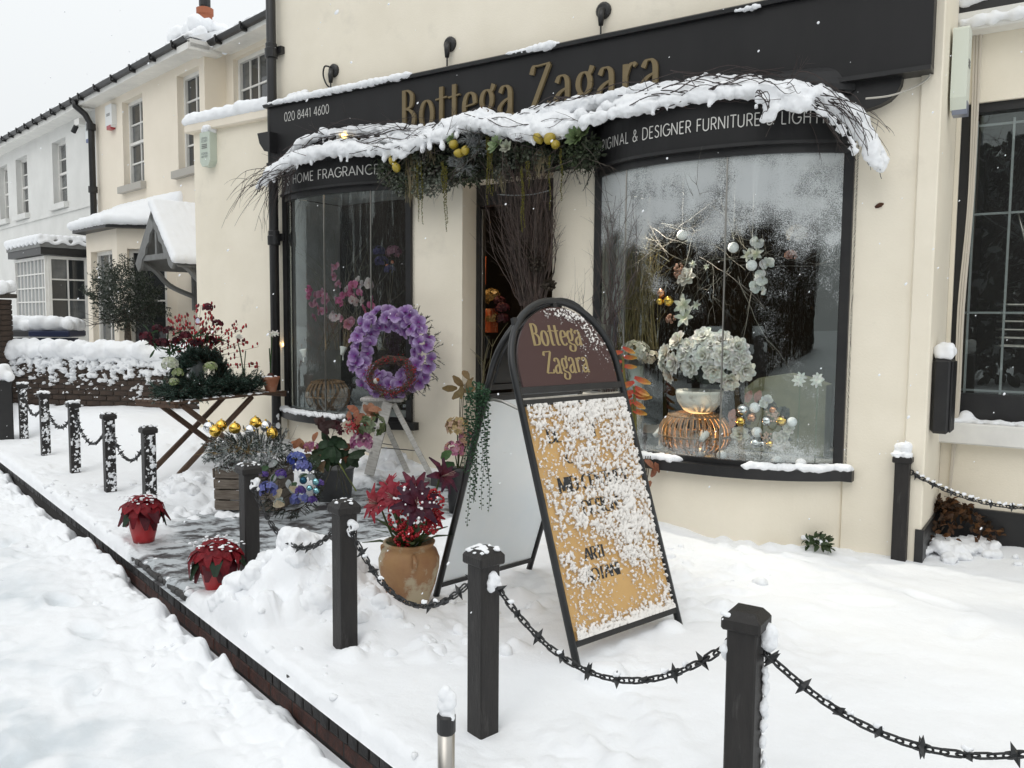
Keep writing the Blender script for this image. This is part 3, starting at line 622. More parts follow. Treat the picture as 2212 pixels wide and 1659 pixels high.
# inside of the shop
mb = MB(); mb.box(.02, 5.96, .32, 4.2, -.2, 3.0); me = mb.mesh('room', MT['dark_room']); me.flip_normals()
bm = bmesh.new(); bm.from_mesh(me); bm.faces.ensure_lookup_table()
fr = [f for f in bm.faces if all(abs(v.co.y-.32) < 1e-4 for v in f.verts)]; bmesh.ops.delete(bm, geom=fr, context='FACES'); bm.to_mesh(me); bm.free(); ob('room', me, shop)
MT['plinthw'] = mat('display_floor', (.30, .31, .31), .6, c2=(.22, .23, .23), vs=4)
for w, yb in ((LW, .75), (RW, .9)):
    P = arc(w, d=-.07); mb = MB(); mb.strip([Vector((s, -o, w['z0']-.01)) for s, o in P], [Vector((s, yb, w['z0']-.01)) for s, o in P]); mb.add([(w['a'], yb, -.2), (w['b'], yb, -.2), (w['b'], yb, w['z0']-.01), (w['a'], yb, w['z0']-.01)], [(0, 1, 2, 3)]); mb.build('display_floor', MT['plinthw'], shop)
    mb = MB(); mb.strip([Vector((s, -o, w['z1']+.01)) for s, o in P], [Vector((s, yb, w['z1']+.01)) for s, o in P]); mb.build('display_ceiling', MT['plinthw'], shop)
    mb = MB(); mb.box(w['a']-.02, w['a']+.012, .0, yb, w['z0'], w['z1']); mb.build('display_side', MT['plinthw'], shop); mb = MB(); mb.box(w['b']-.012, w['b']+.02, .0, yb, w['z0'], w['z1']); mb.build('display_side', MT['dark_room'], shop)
# drainpipe
pipe = bpy.data.objects.new('drainpipe', None); COL.objects.link(pipe); pipe.parent = shop
mb = MB(); mb.tube([(.045, -.09, -.1), (.045, -.09, 7.4)], .047, 14); mb.build('pipe', MT['black'], pipe, smooth=True)
for z in (2.22, 4.05):
    mb = MB(); mb.lathe([(.047, 0), (.062, .005), (.064, .09), (.056, .10), (.056, .14), (.048, .15)], (.045, -.09, z), 14); mb.box(-.05, .14, -.05, -.004, z+.05, z+.12); mb.build('collar', MT['black'], pipe)
mb = MB(); mb.box(5.10, 5.33, -.006, .002, .16, .215); mb.build('air_brick', mat('vent_paint', (.62, .56, .46), .8), shop)
# floodlight bracket behind the pipe, lamps over the fascia
def wall_lamp(s, z, lab, cable=False):
    t = thing('wall_lamp', lab, 'lamp', SHOP.pt(s, 0, z), SHOP.rz, group='lamps over the fascia')
    mb = MB(); mb.tube([(0, 0, .0), (0, -.02, .0), (0, -.035, 0)], [.062, .062, .045], 16); mb.build('base', MT['black'], t, smooth=False)
    mb = MB(); mb.tube([(0, -.03, 0), (0, -.05, -.05), (0, -.05, -.12)], [.03, .026, .018], 10); mb.build('neck', MT['black'], t, smooth=True)
    mb = MB(); mb.tube([(0, -.05, -.11), (0, -.05, -.25)], .007, 6); mb.build('rod', MT['black'], t)
    if cable:
        mb = MB(); mb.tube(cr([(-.02, -.05, .03), (-.08, -.05, .04), (-.11, -.04, -.03), (-.07, -.04, -.12), (-.02, -.03, -.18), (-.06, -.05, -.27)], 5), .008, 6); mb.build('cable', MT['black'], t)
wall_lamp(.83, 3.83, 'black wall lamp with looped cable, nearest the drainpipe', True)
wall_lamp(2.23, 3.83, 'black wall lamp above the first gold word, middle of three')
wall_lamp(3.70, 3.82, 'black wall lamp nearest the top right of the fascia')
# ------------------------------------------------------------------ neighbouring houses
MT['roofs'] = mat('slate_roof', (.05, .05, .055), .7)
MT['greyp'] = mat('grey_paint', (.20, .205, .20), .6, c2=(.16, .16, .155), vs=8)
MT['curtain'] = mat('net_curtain', (.45, .46, .45), .9, c2=(.25, .26, .26), vs=3, stretch=(6, 6, .4))
MT['pane_l'] = mat('curtained_pane', (.16, .17, .17), .08, spec=.8, c2=(.07, .075, .08), vs=3)
def part(name, parent): o = bpy.data.objects.new(name, None); COL.objects.link(o); o.parent = parent; return o
def sash(parent, a, b, z0, z1, y, cols, rows, fr=.06, bar=.028, M=None, frame_mat=None, mid=None, pane=None):
    """window in plane y (local x a..b)"""
    w = part('window', parent)
    mb = MB()
    for x0, x1, c0, c1 in [(a, a+fr, z0, z1), (b-fr, b, z0, z1), (a+fr, b-fr, z0, z0+fr*1.2), (a+fr, b-fr, z1-fr, z1)]: mb.box(x0, x1, y-.05, y+.03, c0, c1, M=M)
    if mid: mb.box(a+fr, b-fr, y-.045, y+.025, mid-.025, mid+.025, M=M)
    mb.build('frame', frame_mat or MT['white'], w)
    mb = MB(); iw = (b-a-2*fr)/cols; ih = (z1-z0-2.2*fr)/rows
    for i in range(1, cols): mb.box(a+fr+i*iw-bar/2, a+fr+i*iw+bar/2, y-.02, y+.005, z0+fr, z1-fr, M=M)
    for j in range(1, rows): mb.box(a+fr, b-fr, y-.022, y+.004, z0+fr*1.2+j*ih-bar/2, z0+fr*1.2+j*ih+bar/2, M=M)
    mb.build('glazing_bar', frame_mat or MT['white'], w)
    pm = MB().add([(0, 0, 0), (iw, 0, 0), (iw, 0, ih), (0, 0, ih)], [(0, 1, 2, 3)]).mesh('pane', pane or MT['dpane'])
    pm2 = pm.copy(); pm2.materials.clear(); pm2.materials.append(MT['pane_l'])
    for i in range(cols):
        for j in range(rows):
            o = ob('pane', pm if (pane or random.random() < .6) else pm2, w); T_ = Matrix.Translation((a+fr+i*iw, y, z0+fr*1.2+j*ih)) @ Matrix.Rotation(random.uniform(-.006, .006), 4, 'Z'); o.matrix_local = (M @ T_) if M is not None else T_
    return w
def gutter(parent, s0, s1, z, off, step):
    g = part('gutter', parent)
    mb = MB(); prof = [(-off-.065*cos(radians(a)), z-.065*sin(radians(a))) for a in range(0, 181, 20)]
    prof += [(-off+.058*cos(radians(a)), z-.058*sin(radians(a))) for a in range(0, 181, 20)]
    mb.prism([(p[0], p[1]) for p in prof], s0, s1, M=Matrix(((0, 0, 1, 0), (1, 0, 0, 0), (0, 1, 0, 0), (0, 0, 0, 1)))); mb.build('trough', MT['black'], g)
    bme = MB().box(-.025, .025, -off-.075, -.02, z-.10, z-.068).box(-.02, .02, -off-.082, -off-.06, z-.08, z+.02).mesh('bracket', MT['black'])
    s = s0+.3
    while s < s1: ob('bracket', bme, g, loc=(s, 0, 0)); s += step
    return g
def snow_edge(parent, s0, s1, z, off, r=.06):
    return blob('snow', [((s, -off+random.uniform(-.02, .02), z+random.uniform(-.01, .02)), r*random.uniform(.8, 1.2), (1.2, 1, .9)) for s in np.arange(s0, s1, .07)]+[((s, -off+.2, z+.10), r*1.7) for s in np.arange(s0, s1, .12)], .028, MT['snow'], parent, smooth=3, disp=.02, dsc=.06)
def sill(parent, a, b, z, y=0., snow=False, m=None):
    mb = MB(); mb.box(a-.08, b+.08, y-.10, y+.12, z-.12, z); return mb.build('window_sill', m or MT['greyc'], parent)
MT['greyc'] = mat('grey_sill', (.42, .40, .36), .8)
def roof(parent, s0, s1, z, off, run=4.0, pitch=24):
    k = math.tan(radians(pitch)); mb = MB(); mb.box(s0, s1, -off, 0, z-.14, z-.02)
    mb.build('soffit', MT['white'], parent)
    mb = MB(); mb.add([(s0, -off, z), (s1, -off, z), (s1, run, z+k*(run+off)), (s0, run, z+k*(run+off))], [(0, 1, 2, 3)]); mb.add([(s0, run, z+k*(run+off)), (s1, run, z+k*(run+off)), (s1, run*2, z), (s0, run*2, z)], [(0, 1, 2, 3)]); mb.add([(s0, -off, z), (s0, run, z+k*(run+off)), (s0, run*2, z)], [(0, 1, 2)]); mb.add([(s1, -off, z), (s1, run, z+k*(run+off)), (s1, run*2, z)], [(2, 1, 0)])
    rf = mb.build('roof', MT['snow'], parent); return rf
cream = thing('cream_house', 'two storey cream house with black gutter, left of the shop extension', 'building', NEI.o, NEI.rz)
mb = MB(); wall_holes(mb, -1.30, 3.55, -.4, 5.62, [(.12, 1.08, 3.88, 5.42), (2.53, 3.36, 3.88, 5.42)], 0, .17)
mb.add([(3.55, 0, -.4), (3.55, .35, -.4), (3.55, .35, 5.62), (3.55, 0, 5.62)], [(0, 1, 2, 3)])
wall_holes(mb, 3.55, 7.0, -.4, 5.62, [(3.80, 5.0, 4.55, 5.50)], .35, .14); mb.build('wall', MT['cream2'], cream)
for a, b in ((.12, 1.08), (2.53, 3.36)):
    sash(cream, a, b, 3.88, 5.42, .16, 2, 4, mid=4.66); sill(cream, a, b, 3.88)
sash(cream, 3.80, 5.0, 4.55, 5.50, .48, 4, 2); sill(cream, 3.8, 5.0, 4.55, .35)
roof(cream, -1.3, 3.75, 5.70, .30); gutter(cream, -1.3, 3.72, 5.70, .33, .86); snow_edge(cream, -1.3, 3.72, 5.745, .27)
mb = MB(); mb.box(3.35, 3.75, -.34, .2, 5.52, 5.62); mb.build('corner_block', MT['white'], cream)
r2 = part('rear_eaves', cream); r2.location = (0, .35, 0)
roof(r2, 3.75, 7.0, 5.72, .30); gutter(r2, 3.74, 7.0, 5.70, .33, .8); snow_edge(r2, 3.74, 6.4, 5.75, .27)
# chimney
ch = part('chimney', cream); ch.location = (0, 0, -.30); cp = NEI.loc((-6.87, 18.6, 0))
mb = MB(); mb.box(cp.x-.62, cp.x+.62, cp.y-.3, cp.y+.3, 6.3, 7.75); mb.build('stack', mat('chimney_brick', (.05, .045, .042), .8, c2=(.16, .15, .14), vs=5, lo=.5, hi=.6), ch)
mb = MB(); mb.box(cp.x-.7, cp.x+.7, cp.y-.38, cp.y+.38, 7.60, 7.80); mb.build('cap', MT['black'], ch)
mb = MB(); mb.lathe([(.14, 7.8), (.15, 8.25), (.18, 8.28), (.18, 8.4), (.13, 8.42)], (cp.x+.28, cp.y, 0), 14); mb.build('pot', mat('terracotta_pot', (.36, .12, .06), .8), ch, smooth=False)
mb = MB(); mb.lathe([(.10, 8.4), (.12, 8.46), (.12, 8.7)], (cp.x+.28, cp.y, 0), 10); mb.build('cowl', MT['black'], ch)
blob('snow', [((cp.x+random.uniform(-.68, .62), cp.y+random.uniform(-.34, .3), 7.86+random.uniform(0, .16)), random.uniform(.14, .22)) for _ in range(36)]+[((cp.x-.62, cp.y-.1, 7.0+.1*i), .1) for i in range(9)], .05, MT['snow'], ch, disp=.08, dsc=.15)
# bay of the cream house: front and right-hand cant
bay = part('bay', cream)
P = [(.30, 0), (.30, -.62), (1.78, -.62), (2.30, 0)]; P = [(-.15, 0), (.30, -.75), (1.78, -.75), (2.35, 0)]
for i, ((x0, y0), (x1, y1)) in enumerate(zip(P, P[1:])):
    L_ = math.hypot(x1-x0, y1-y0); Mx = Matrix.Translation((x0, y0, 0)) @ Matrix.Rotation(atan2(y1-y0, x1-x0), 4, 'Z')
    mb = MB(); h = [(.22, L_-.22, .9, 2.62)] if i < 2 else [(.16, L_-.16, .9, 2.62)]
    wall_holes(mb, 0, L_, -.3, 2.95, h, 0, .16); mb2 = MB(); mb2.v = [tuple(Mx @ Vector(v)) for v in mb.v]; mb2.f = mb.f; mb2.c = mb.c; mb2.m = mb.m; mb2.build('wall', MT['cream2'], bay)
    sash(bay, h[0][0], h[0][1], .9, 2.62, .15, 1 if i != 1 else 2, 2, M=Mx)
mb = MB(); E_ = [(-.35, 0), (.22, -.95), (1.86, -.95), (2.58, 0)]
mb.add([(x, y, 2.95) for x, y in E_]+[(x, y, 3.03) for x, y in E_], [(3, 2, 1, 0), (0, 1, 5, 4), (1, 2, 6, 5), (2, 3, 7, 6)]); mb.add([(x, y, 3.03) for x, y in E_]+[(.7, 0, 3.45), (1.4, 0, 3.45)], [(0, 1, 4), (1, 2, 5, 4), (2, 3, 5)]); mb.build('eaves', MT['black'], bay)
ei = [(a, b, t) for (a, b) in zip(E_, E_[1:]) for t in np.linspace(0, 1, 12)]
blob('snow', [((a[0]+(b[0]-a[0])*t, (a[1]+(b[1]-a[1])*t)*f, 3.08+.42*(1-f)), .10) for a, b, t in ei for f in (1, .8, .6, .4, .2, .05)], .045, MT['snow'], bay, disp=.03, dsc=.1)
# gabled porch
po = part('porch', cream); AP = (3.72, 3.10); off = .88; eL, eR, ez = 3.0, 4.46, 2.28
mb = MB()
for sgn, ex in ((-1, eL), (1, eR)):
    d = Vector((ex-AP[0], 0, ez-AP[1])); n_ = Vector((-d.z, 0, d.x)).normalized()*(.0)
    mb.add([(AP[0], -off, AP[1]), (ex, -off, ez), (ex, .0, ez), (AP[0], .0, AP[1])], [(0, 1, 2, 3)]); mb.add([(AP[0], -off, AP[1]-.07), (ex, -off, ez-.07), (ex, .0, ez-.07), (AP[0], .0, AP[1]-.07)], [(3, 2, 1, 0)])
mb.build('roof', MT['greyp'], po)
for ex in (eL, eR):
    mb = MB(); d = Vector((ex-AP[0], ez-AP[1])); L_ = d.length; d.normalize(); nn = Vector((-d.y, d.x)); nn = nn if nn.y < 0 else -nn
    poly = [(AP[0], AP[1]+.03)]+[(AP[0]+d.x*L_, AP[1]+d.y*L_+.03)]
    for k in range(9, -1, -1):
        c = Vector((AP[0], AP[1]))+d*(L_*k/9.)+nn*(.15 if k % 2 else .19); poly.append((c.x, c.y))
    if ex == eL: poly = poly[::-1]
    mb.prism(poly, off, off+.035, M=Matrix(((1, 0, 0, 0), (0, 0, -1, 0), (0, 1, 0, 0), (0, 0, 0, 1)))); mb.build('bargeboard', MT['greyp'], po)
mb = MB(); mb.box(eL+.1, eR-.1, -off-.02, -off+.06, 2.34, 2.42); mb.box(AP[0]-.03, AP[0]+.03, -off, -off+.05, 2.42, 3.0)
mb.build('tie_beam', MT['greyp'], po)
for x in (eL+.14, eR-.14):
    mb = MB(); mb.tube(cr([(x, -off, 2.34), (x, -off*.75, 2.20), (x, -off*.5, 1.98), (x, -.06, 1.82)], 5), .045, 6); mb.box(x-.04, x+.04, -.08, 0, 1.6, 2.4); mb.build('bracket', MT['greyp'], po)
blob('snow', [((AP[0]+(eR-AP[0])*t, -off*f, AP[1]+(ez-AP[1])*t+.06), .08) for t in np.linspace(-.02, 1.02, 12) for f in np.linspace(0, 1.03, 10)]+[((AP[0]+(eL-AP[0])*t, -off*f, AP[1]+(ez-AP[1])*t+.05), .07) for t in np.linspace(.1, 1.0, 11) for f in np.linspace(0, .95, 9)], .035, MT['snow'], po, disp=.02, dsc=.1)
mb = MB(); mb.box(3.2, 4.25, -.03, .02, 0, 2.2); dr = mb.build('door', MT['white'], po)
for a, b in ((3.28, 3.66), (3.80, 4.18)):
    mb = MB(); mb.box(a, b, -.05, -.02, .9, 2.05); mb.build('pane', MT['dpane'], dr)
dp = part('drainpipe', cream)
mb = MB(); mb.tube([(-1.18, -.12, 0), (-1.18, -.12, 5.2), (-1.25, -.2, 5.4), (-1.35, -.34, 5.55), (-1.35, -.34, 5.65)], .06, 10); mb.build('pipe', MT['black'], dp, smooth=True)
for z in (3.9, 5.1):
    mb = MB(); mb.tube([(-1.18, -.12, z), (-1.18, -.12, z+.12)], .085, 10); mb.build('collar', MT['black'], dp)
# white house
wh = thing('white_house', 'white rendered house with square bay, far left of the street', 'building', NEI.o, NEI.rz)
wl = [(-4.05, -3.12), (-6.90, -5.95), (-8.45, -7.65)]
mb = MB(); wall_holes(mb, -12.5, -1.305, -.4, 5.60, [(a, b, 3.92, 5.28) for a, b in wl], 0, .18); mb.build('wall', MT['white_r'], wh)
for a, b in wl: sash(wh, a, b, 3.92, 5.28, .17, 2, 4, mid=4.6); sill(wh, a, b, 3.92, m=MT['white_r'])
roof(wh, -12.5, -1.32, 5.68, .30); gutter(wh, -9.2, -1.32, 5.70, .33, .62); snow_edge(wh, -9.2, -1.32, 5.745, .27)
mb = MB(); mb.box(-12, -1.32, -.03, -.003, 3.70, 3.78); mb.build('string_course', MT['white_r'], wh)
wb = part('bay', wh)
mb = MB(); mb.box(-4.10, -1.95, -.78, 0, -.3, 1.42); mb.build('base', MT['white_r'], wb)
sash(wb, -4.10, -1.95, 1.42, 2.68, -.76, 8, 4, pane=MT['curtain'])
sash(wb, 0, .74, .55, 2.68, 0, 2, 5, M=Matrix.Translation((-1.97, -.76, 0)) @ Matrix.Rotation(pi/2, 4, 'Z'))
mb = MB(); mb.box(-4.2, -1.85, -.9, 0, 2.70, 2.84); mb.build('eaves', MT['black'], wb)
mb = MB(); mb.box(-4.22, -1.83, -.92, -.0, 2.84, 3.0); pr = mb.build('parapet', MT['greyp'], wb)
blob('snow', [((x, y_, 3.03), .08) for x in np.arange(-4.2, -1.8, .11) for y_ in np.arange(-.9, .0, .12)]+[((x, -.93, 2.94+.03*sin(x*22)), .035) for x in np.arange(-4.2, -1.83, .04)]+[((-1.82, y_, 2.94+.03*sin(y_*22)), .035) for y_ in np.arange(-.9, 0, .04)], .03, MT['snow'], wb, disp=.03, dsc=.1)
mb = MB(); mb.tube([(-1.62, -.06, 0), (-1.62, -.06, 2.8)], .05, 8); mb.build('drainpipe', MT['black'], wb)
# side building on the right, set back
sb = thing('side_building', 'cream side building with barred window at the right edge', 'building', SHOP.pt(6.0, .72, 0), SHOP.rz)
def SB(x, y, off=-.72): p = SHOP.hit(x, y, off); return p.x-6.0, p.z
wx0, wz1 = SB(2078, 226); _, wz0 = SB(2050, 905)
mb = MB(); wall_holes(mb, .02, 4.5, -.4, 7.2, [(wx0, wx0+1.5, wz0, wz1)], 0, .10); mb.build('wall', MT['cream'], sb)
sw_ = part('window', sb); mb = MB(); a, b = wx0, wx0+1.5
for x0, x1, c0, c1 in [(a, a+.055, wz0, wz1), (b-.05, b, wz0, wz1), (a+.055, b-.05, wz1-.06, wz1), (a+.055, b-.05, wz0, wz0+.18)]: mb.box(x0, x1, .03, .10, c0, c1)
mb.build('frame', MT['black'], sw_)
mb = MB(); mb.add([(a+.05, .085, wz0+.15), (b-.05, .085, wz0+.15), (b-.05, .085, wz1-.05), (a+.05, .085, wz1-.05)], [(0, 1, 2, 3)]); mb.build('pane', MT['glass'], sw_)
MT['greymetal'] = mat('grey_bars', (.22, .24, .24), .5)
for i in range(5):
    mb = MB(); x = a+.09+i*.215; mb.box(x-.007, x+.007, .10, .115, wz0+.16, wz1-.10); mb.build('bar', MT['greymetal'], sw_)
for z in (wz1-.13, wz0+(wz1-wz0)*.66, wz0+(wz1-wz0)*.345, wz0+.20):
    mb = MB(); mb.box(a+.06, b-.06, .116, .13, z-.007, z+.007); mb.build('bar', MT['greymetal'], sw_)
mb = MB(); mb.box(a-.05, b+.05, .1, 2.4, wz0-.02, wz1+.2); me = mb.mesh('room', MT['dark_room']); me.flip_normals(); bm = bmesh.new(); bm.from_mesh(me); bmesh.ops.delete(bm, geom=[f for f in bm.faces if all(abs(v.co.y-.1) < 1e-4 for v in f.verts)], context='FACES'); bm.to_mesh(me); bm.free(); ob('room', me, sb)
mb = MB(); mb.bbox(a-.13, b+.1, -.11, .08, wz0-.155, wz0-.012, .01); sl_ = mb.build('window_sill', MT['white'], sb)
blob('snow', [((x, random.uniform(-.08, .0), wz0-.005), random.uniform(.025, .04), (1.3, 1, .6)) for x in np.arange(a-.1, b, .03)]+[((a+.12, .0, wz0+.02), .05)], .012, MT['snow'], sl_, disp=.015, dsc=.04)
mb = MB(); mb.box(.02, 4.5, -.035, -.003, -.3, .235); mb.build('plinth', MT['black'], sb)
p = SB(2100, 60); mb = MB(); mb.bbox(wx0-.05, 4.0, -.16, -.003, p[1]-.06, p[1]+.06, .01); ld = mb.build('ledge', MT['white'], sb)
mb = MB(); mb.box(wx0-.05, 4.0, -.14, -.003, p[1]+.06, p[1]+.14); mb.build('gutter', MT['black'], ld)
blob('snow', [((x, -.12, p[1]+.15+.04*sin(x*5)), random.uniform(.06, .09)) for x in np.arange(wx0, 2.6, .06)]+[((x, -.17, p[1]-.01), random.uniform(.02, .05)) for x in np.arange(wx0, 2.6, .035)], .018, MT['snow'], ld, disp=.03, dsc=.06)
mb = MB()
for k in range(3): mb.tube(cr([(.10+.02*k, -.02, 3.6), (.12+.012*k, -.02, 2.4), (.09+.015*k, -.015, 1.6), (.10+.01*k, -.02, .9), (.09, -.02, .3)], 6), .008, 5)
mb.build('cable', mat('painted_cable', (.6, .55, .47), .7), sb)
l = bpy.data.lights.new('side_lamp', 'POINT'); l.energy = 6; l.color = (1, .72, .42); l.shadow_soft_size = .05; lo_ = bpy.data.objects.new('side_lamp', l); COL.objects.link(lo_); lo_.parent = sb; lo_.location = (wx0+.95, 1.0, wz0+1.15)
MB().sphere((wx0+.95, 1.0, wz0+1.22), .04, 10, 7).build('lamp_globe', mat('side_globe', (1, .8, .5), .5, emit=(1, .7, .35), es=3.), sb, smooth=True)
# chairs stacked behind the barred window
cht = thing('chair_frame_stack', 'stack of thin chrome chair frames behind the barred window', 'chair frames', SHOP.pt(6.0+wx0+.35, 1.25, wz0+.5), SHOP.rz)
for k in range(6):
    mb = MB()
    for dy in (0, .36): mb.tube(cr([(-.12, dy, .06*k), (.16+.05*k, dy, .06*k), (.21+.05*k, dy, .04+.06*k), (-.02+.055*k, dy, .95-.05*k)], 5), .008, 6)
    mb.build('chair_frame', MT['steel'], cht, smooth=True)
lw_ = thing('wooden_lath', 'orange brown wooden lath behind the barred window', 'lath', SHOP.pt(6.0+wx0+.75, 1.1, wz0+.2), SHOP.rz)
mb = MB(); mb.box(-.03, .03, -.015, .015, 0, 1.35, M=Matrix.Rotation(.12, 4, 'Y')); mb.build('board', mat('orange_wood', (.30, .11, .03), .5, emit=(.30, .11, .03), es=0), lw_)
# ------------------------------------------------------------------ curved black bracket under the right end of the fascia, snow on the sills
mb = MB(); pc = [SHOP.hit(x, y, .06) for x, y in [(1690, 196), (1950, 164), (1947, 182), (1938, 200), (1922, 216), (1900, 228), (1870, 238), (1840, 243), (1700, 262)]]
mb.prism([(p.x, p.z) for p in pc][::-1], .003, .075, M=Matrix(((1, 0, 0, 0), (0, 0, -1, 0), (0, 1, 0, 0), (0, 0, 0, 1)))); mb.build('bracket', MT['black'], shop)
def sill_snow(w, a, b, r, ragged=.3):
    sp = []
    for s in np.arange(a, b, .022):
        o, _ = at_arc(w, s); e = min(1, (s-a)/.06+.5, (b-s)/.06+.5)
        for k in range(2): sp.append(((s, -o-.03-random.uniform(-.02, .035), w['z0']+.008+random.uniform(0, .012)), r*e*random.uniform(.75, 1.1), (1.1, 1.1, .8)))
    return sp
blob('snow', sill_snow(RW, 3.95, 4.55, .030), .008, MT['snow'], bwR, smooth=2, disp=.012, dsc=.03)
blob('snow', sill_snow(RW, 4.98, 5.60, .033), .008, MT['snow'], bwR, smooth=2, disp=.012, dsc=.03)
sp = sill_snow(LW, .04, 1.15, .034)+[((.05+random.uniform(-.03, .02), -.10, z), random.uniform(.025, .04), (1, .8, 1.3)) for z in np.arange(.0, .56, .025)]
blob('snow', sp, .009, MT['snow'], bwL, smooth=2, disp=.012, dsc=.03)
# ------------------------------------------------------------------ plant makers
def MZ(p, d, roll=None, s=1.):
    q = Vector(d).normalized().to_track_quat('Z', 'Y'); return Matrix.Translation(p) @ q.to_matrix().to_4x4() @ Matrix.Rotation(random.uniform(0, 6.28) if roll is None else roll, 4, 'Z') @ Matrix.Scale(s, 4)
def RZ(a): return Matrix.Rotation(a, 4, 'Z')
def RY(a): return Matrix.Rotation(a, 4, 'Y')
def TR(*v): return Matrix.Translation(v)
def vary(c, a=.15): k = 1+random.uniform(-a, a); return tuple(min(1, max(0, q*k*(1+random.uniform(-.05, .05)))) for q in c)
def rdir(zmin=-1.):
    while True:
        v = Vector((random.gauss(0, 1), random.gauss(0, 1), random.gauss(0, 1)))
        if v.length > .1:
            v.normalize()
            if v.z >= zmin: return v
def bloom(mb, M, R, ci, co, rings=(5, 6, 7), open_=1., ns=3, wd=.75):       # rose / peony / camellia, facing local z
    k = len(rings)
    for r, n in enumerate(rings):
        t = (r+.6)/k; tilt = radians(78-68*t*open_)
        for i in range(n):
            a = 2*pi*(i+.5*(r % 2)+random.uniform(-.15, .15))/n
            mb.petal(M @ RZ(a) @ TR(R*.08*t, 0, -R*.12*t) @ RY(-tilt), R*(.5+.5*t), R*wd*(.7+.4*t), .5, .35, vary(ci, .08), vary(co, .1), ns, wave=.05)
def star(mb, M, R, n, ci, co, tilt=20, wd=.34, ns=3, curl=.4, cup=.2):
    for i in range(n):
        mb.petal(M @ RZ(2*pi*i/n+random.uniform(-.12, .12)) @ RY(-radians(tilt+random.uniform(-8, 8))), R*random.uniform(.85, 1.1), R*wd, cup, curl, vary(ci), vary(co), ns, .12)
def hydrangea(mb, c, R, cols, n=46, zmin=-.4, f=.30):
    for _ in range(n):
        d = rdir(zmin); p = Vector(c)+Vector((d.x*R, d.y*R, d.z*R*.85)); col = random.choice(cols); M = MZ(p, d+rdir()*.25); s = R*f*random.uniform(.8, 1.15)
        for i in range(4): mb.petal(M @ RZ(i*pi/2) @ RY(-radians(12)), s, s*1.0, .25, .2, vary(tuple(q*.8 for q in col), .1), vary(col, .15), 2, .35)
def leaf(mb, M, L, Wd, col, curl=.35, cup=.25): mb.petal(M, L, Wd, cup, curl, vary(col), vary(col), 3, .12)
def leafball(mb, c, R, n, L, Wd, cols, sc=(1, 1, 1), shell=.35, zmin=-1.):
    for _ in range(n):
        d = rdir(zmin); q = R*(1-shell*random.random()); p = Vector(c)+Vector((d.x*sc[0], d.y*sc[1], d.z*sc[2]))*q
        leaf(mb, MZ(p, d+rdir()*.8) @ RY(-pi/2*random.uniform(.2, .9)), L*random.uniform(.7, 1.2), Wd, random.choice(cols))
def orchid(mb, M, R, c_mid=(.21, .065, .32), c_edge=(.56, .44, .68), lip=(.28, .05, .30)):
    for a in (90, 210, 330): mb.petal(M @ RZ(radians(a)) @ RY(-.1), R*.95, R*.72, .25, .1, vary(c_mid, .15), vary(c_edge, .12), 3, .35)
    for a in (18, 162): mb.petal(M @ TR(0, 0, R*.06) @ RZ(radians(a)) @ RY(-.15), R*1.05, R*1.25, .35, .2, vary(c_mid, .15), vary(c_edge, .12), 3, .4, wave=.03)
    for a in (240, 270, 300): mb.petal(M @ TR(0, 0, R*.1) @ RZ(radians(a)) @ RY(-.7), R*.35, R*.25, .3, .1, lip, lip, 2, .4)
def pine(mb, p, d, L, nn=46, nl=.03, col=(.025, .06, .035), tipcol=None, w=.0022, stem=(.06, .04, .025)):
    p = Vector(p); d = Vector(d).normalized(); o = d.orthogonal().normalized(); q = d.cross(o)
    mb.tube([p, p+d*L], [.003, .0015], 4, stem, cap=False)
    for i in range(nn):
        t = random.uniform(.05, 1); b = p+d*L*t; a = random.uniform(0, 6.28); s = (o*cos(a)+q*sin(a)); v = (d*.75+s*.8).normalized()*nl*random.uniform(.7, 1.15); n = v.cross(s).normalized()*w
        c = vary(tipcol if (tipcol and random.random() < .4) else col, .3); mb.add([b-n, b+n, b+v], [(0, 1, 2)], c)
def twig(mb, p, d, L, r=.004, col=(.06, .04, .035), bend=.25, seg=6, kids=2, kl=.45, droop=0., depth=1, n=5):
    p = Vector(p); d = Vector(d).normalized(); pts = [p.copy()]
    for i in range(seg):
        d = (d+rdir()*bend*.5+Vector((0, 0, -droop))).normalized(); p = p+d*L/seg; pts.append(p.copy())
    mb.tube(pts, [r*(1-.75*i/seg) for i in range(seg+1)], n, col, cap=False)
    if depth > 0:
        for _ in range(kids):
            i = random.randint(1, seg-1); dd = (pts[i+1]-pts[i]).normalized()+rdir()*.75; twig(mb, pts[i], dd, L*kl*random.uniform(.6, 1.2), r*.55, col, bend, max(3, seg-2), kids, kl, droop, depth-1, n)
    return pts
def sphere_me(name, r, m, nu=18, nv=12): return MB().sphere((0, 0, 0), r, nu, nv).mesh(name, m, True)
MT['bark'] = mat('bark', (.06, .045, .035), .85, c2=(.13, .11, .09), vs=40, vcol=False)
MT['twig'] = mat('twigs', (1, 1, 1), .7, vcol=True, c2=(.6, .6, .6), vs=30)
MT['terra'] = mat('terracotta', (.30, .115, .06), .8, c2=(.42, .25, .17), vs=14, lo=.5, hi=.75, bump=.2, bs=40)
MT['goldb'] = mat('gold_bauble', (.80, .52, .10), .08, metal=1.)
MT['silvb'] = mat('silver_bauble', (.78, .79, .80), .08, metal=1.)
MT['copb'] = mat('copper_bauble', (.62, .30, .16), .15, metal=1.)
MT['aquab'] = mat('aqua_bauble', (.28, .55, .60), .12, metal=1.)
MT['tealb'] = mat('teal_bauble', (.01, .07, .12), .25, metal=.6)
MT['whiteb'] = mat('white_bauble', (.80, .81, .82), .5, c2=(.65, .67, .68), vs=60)
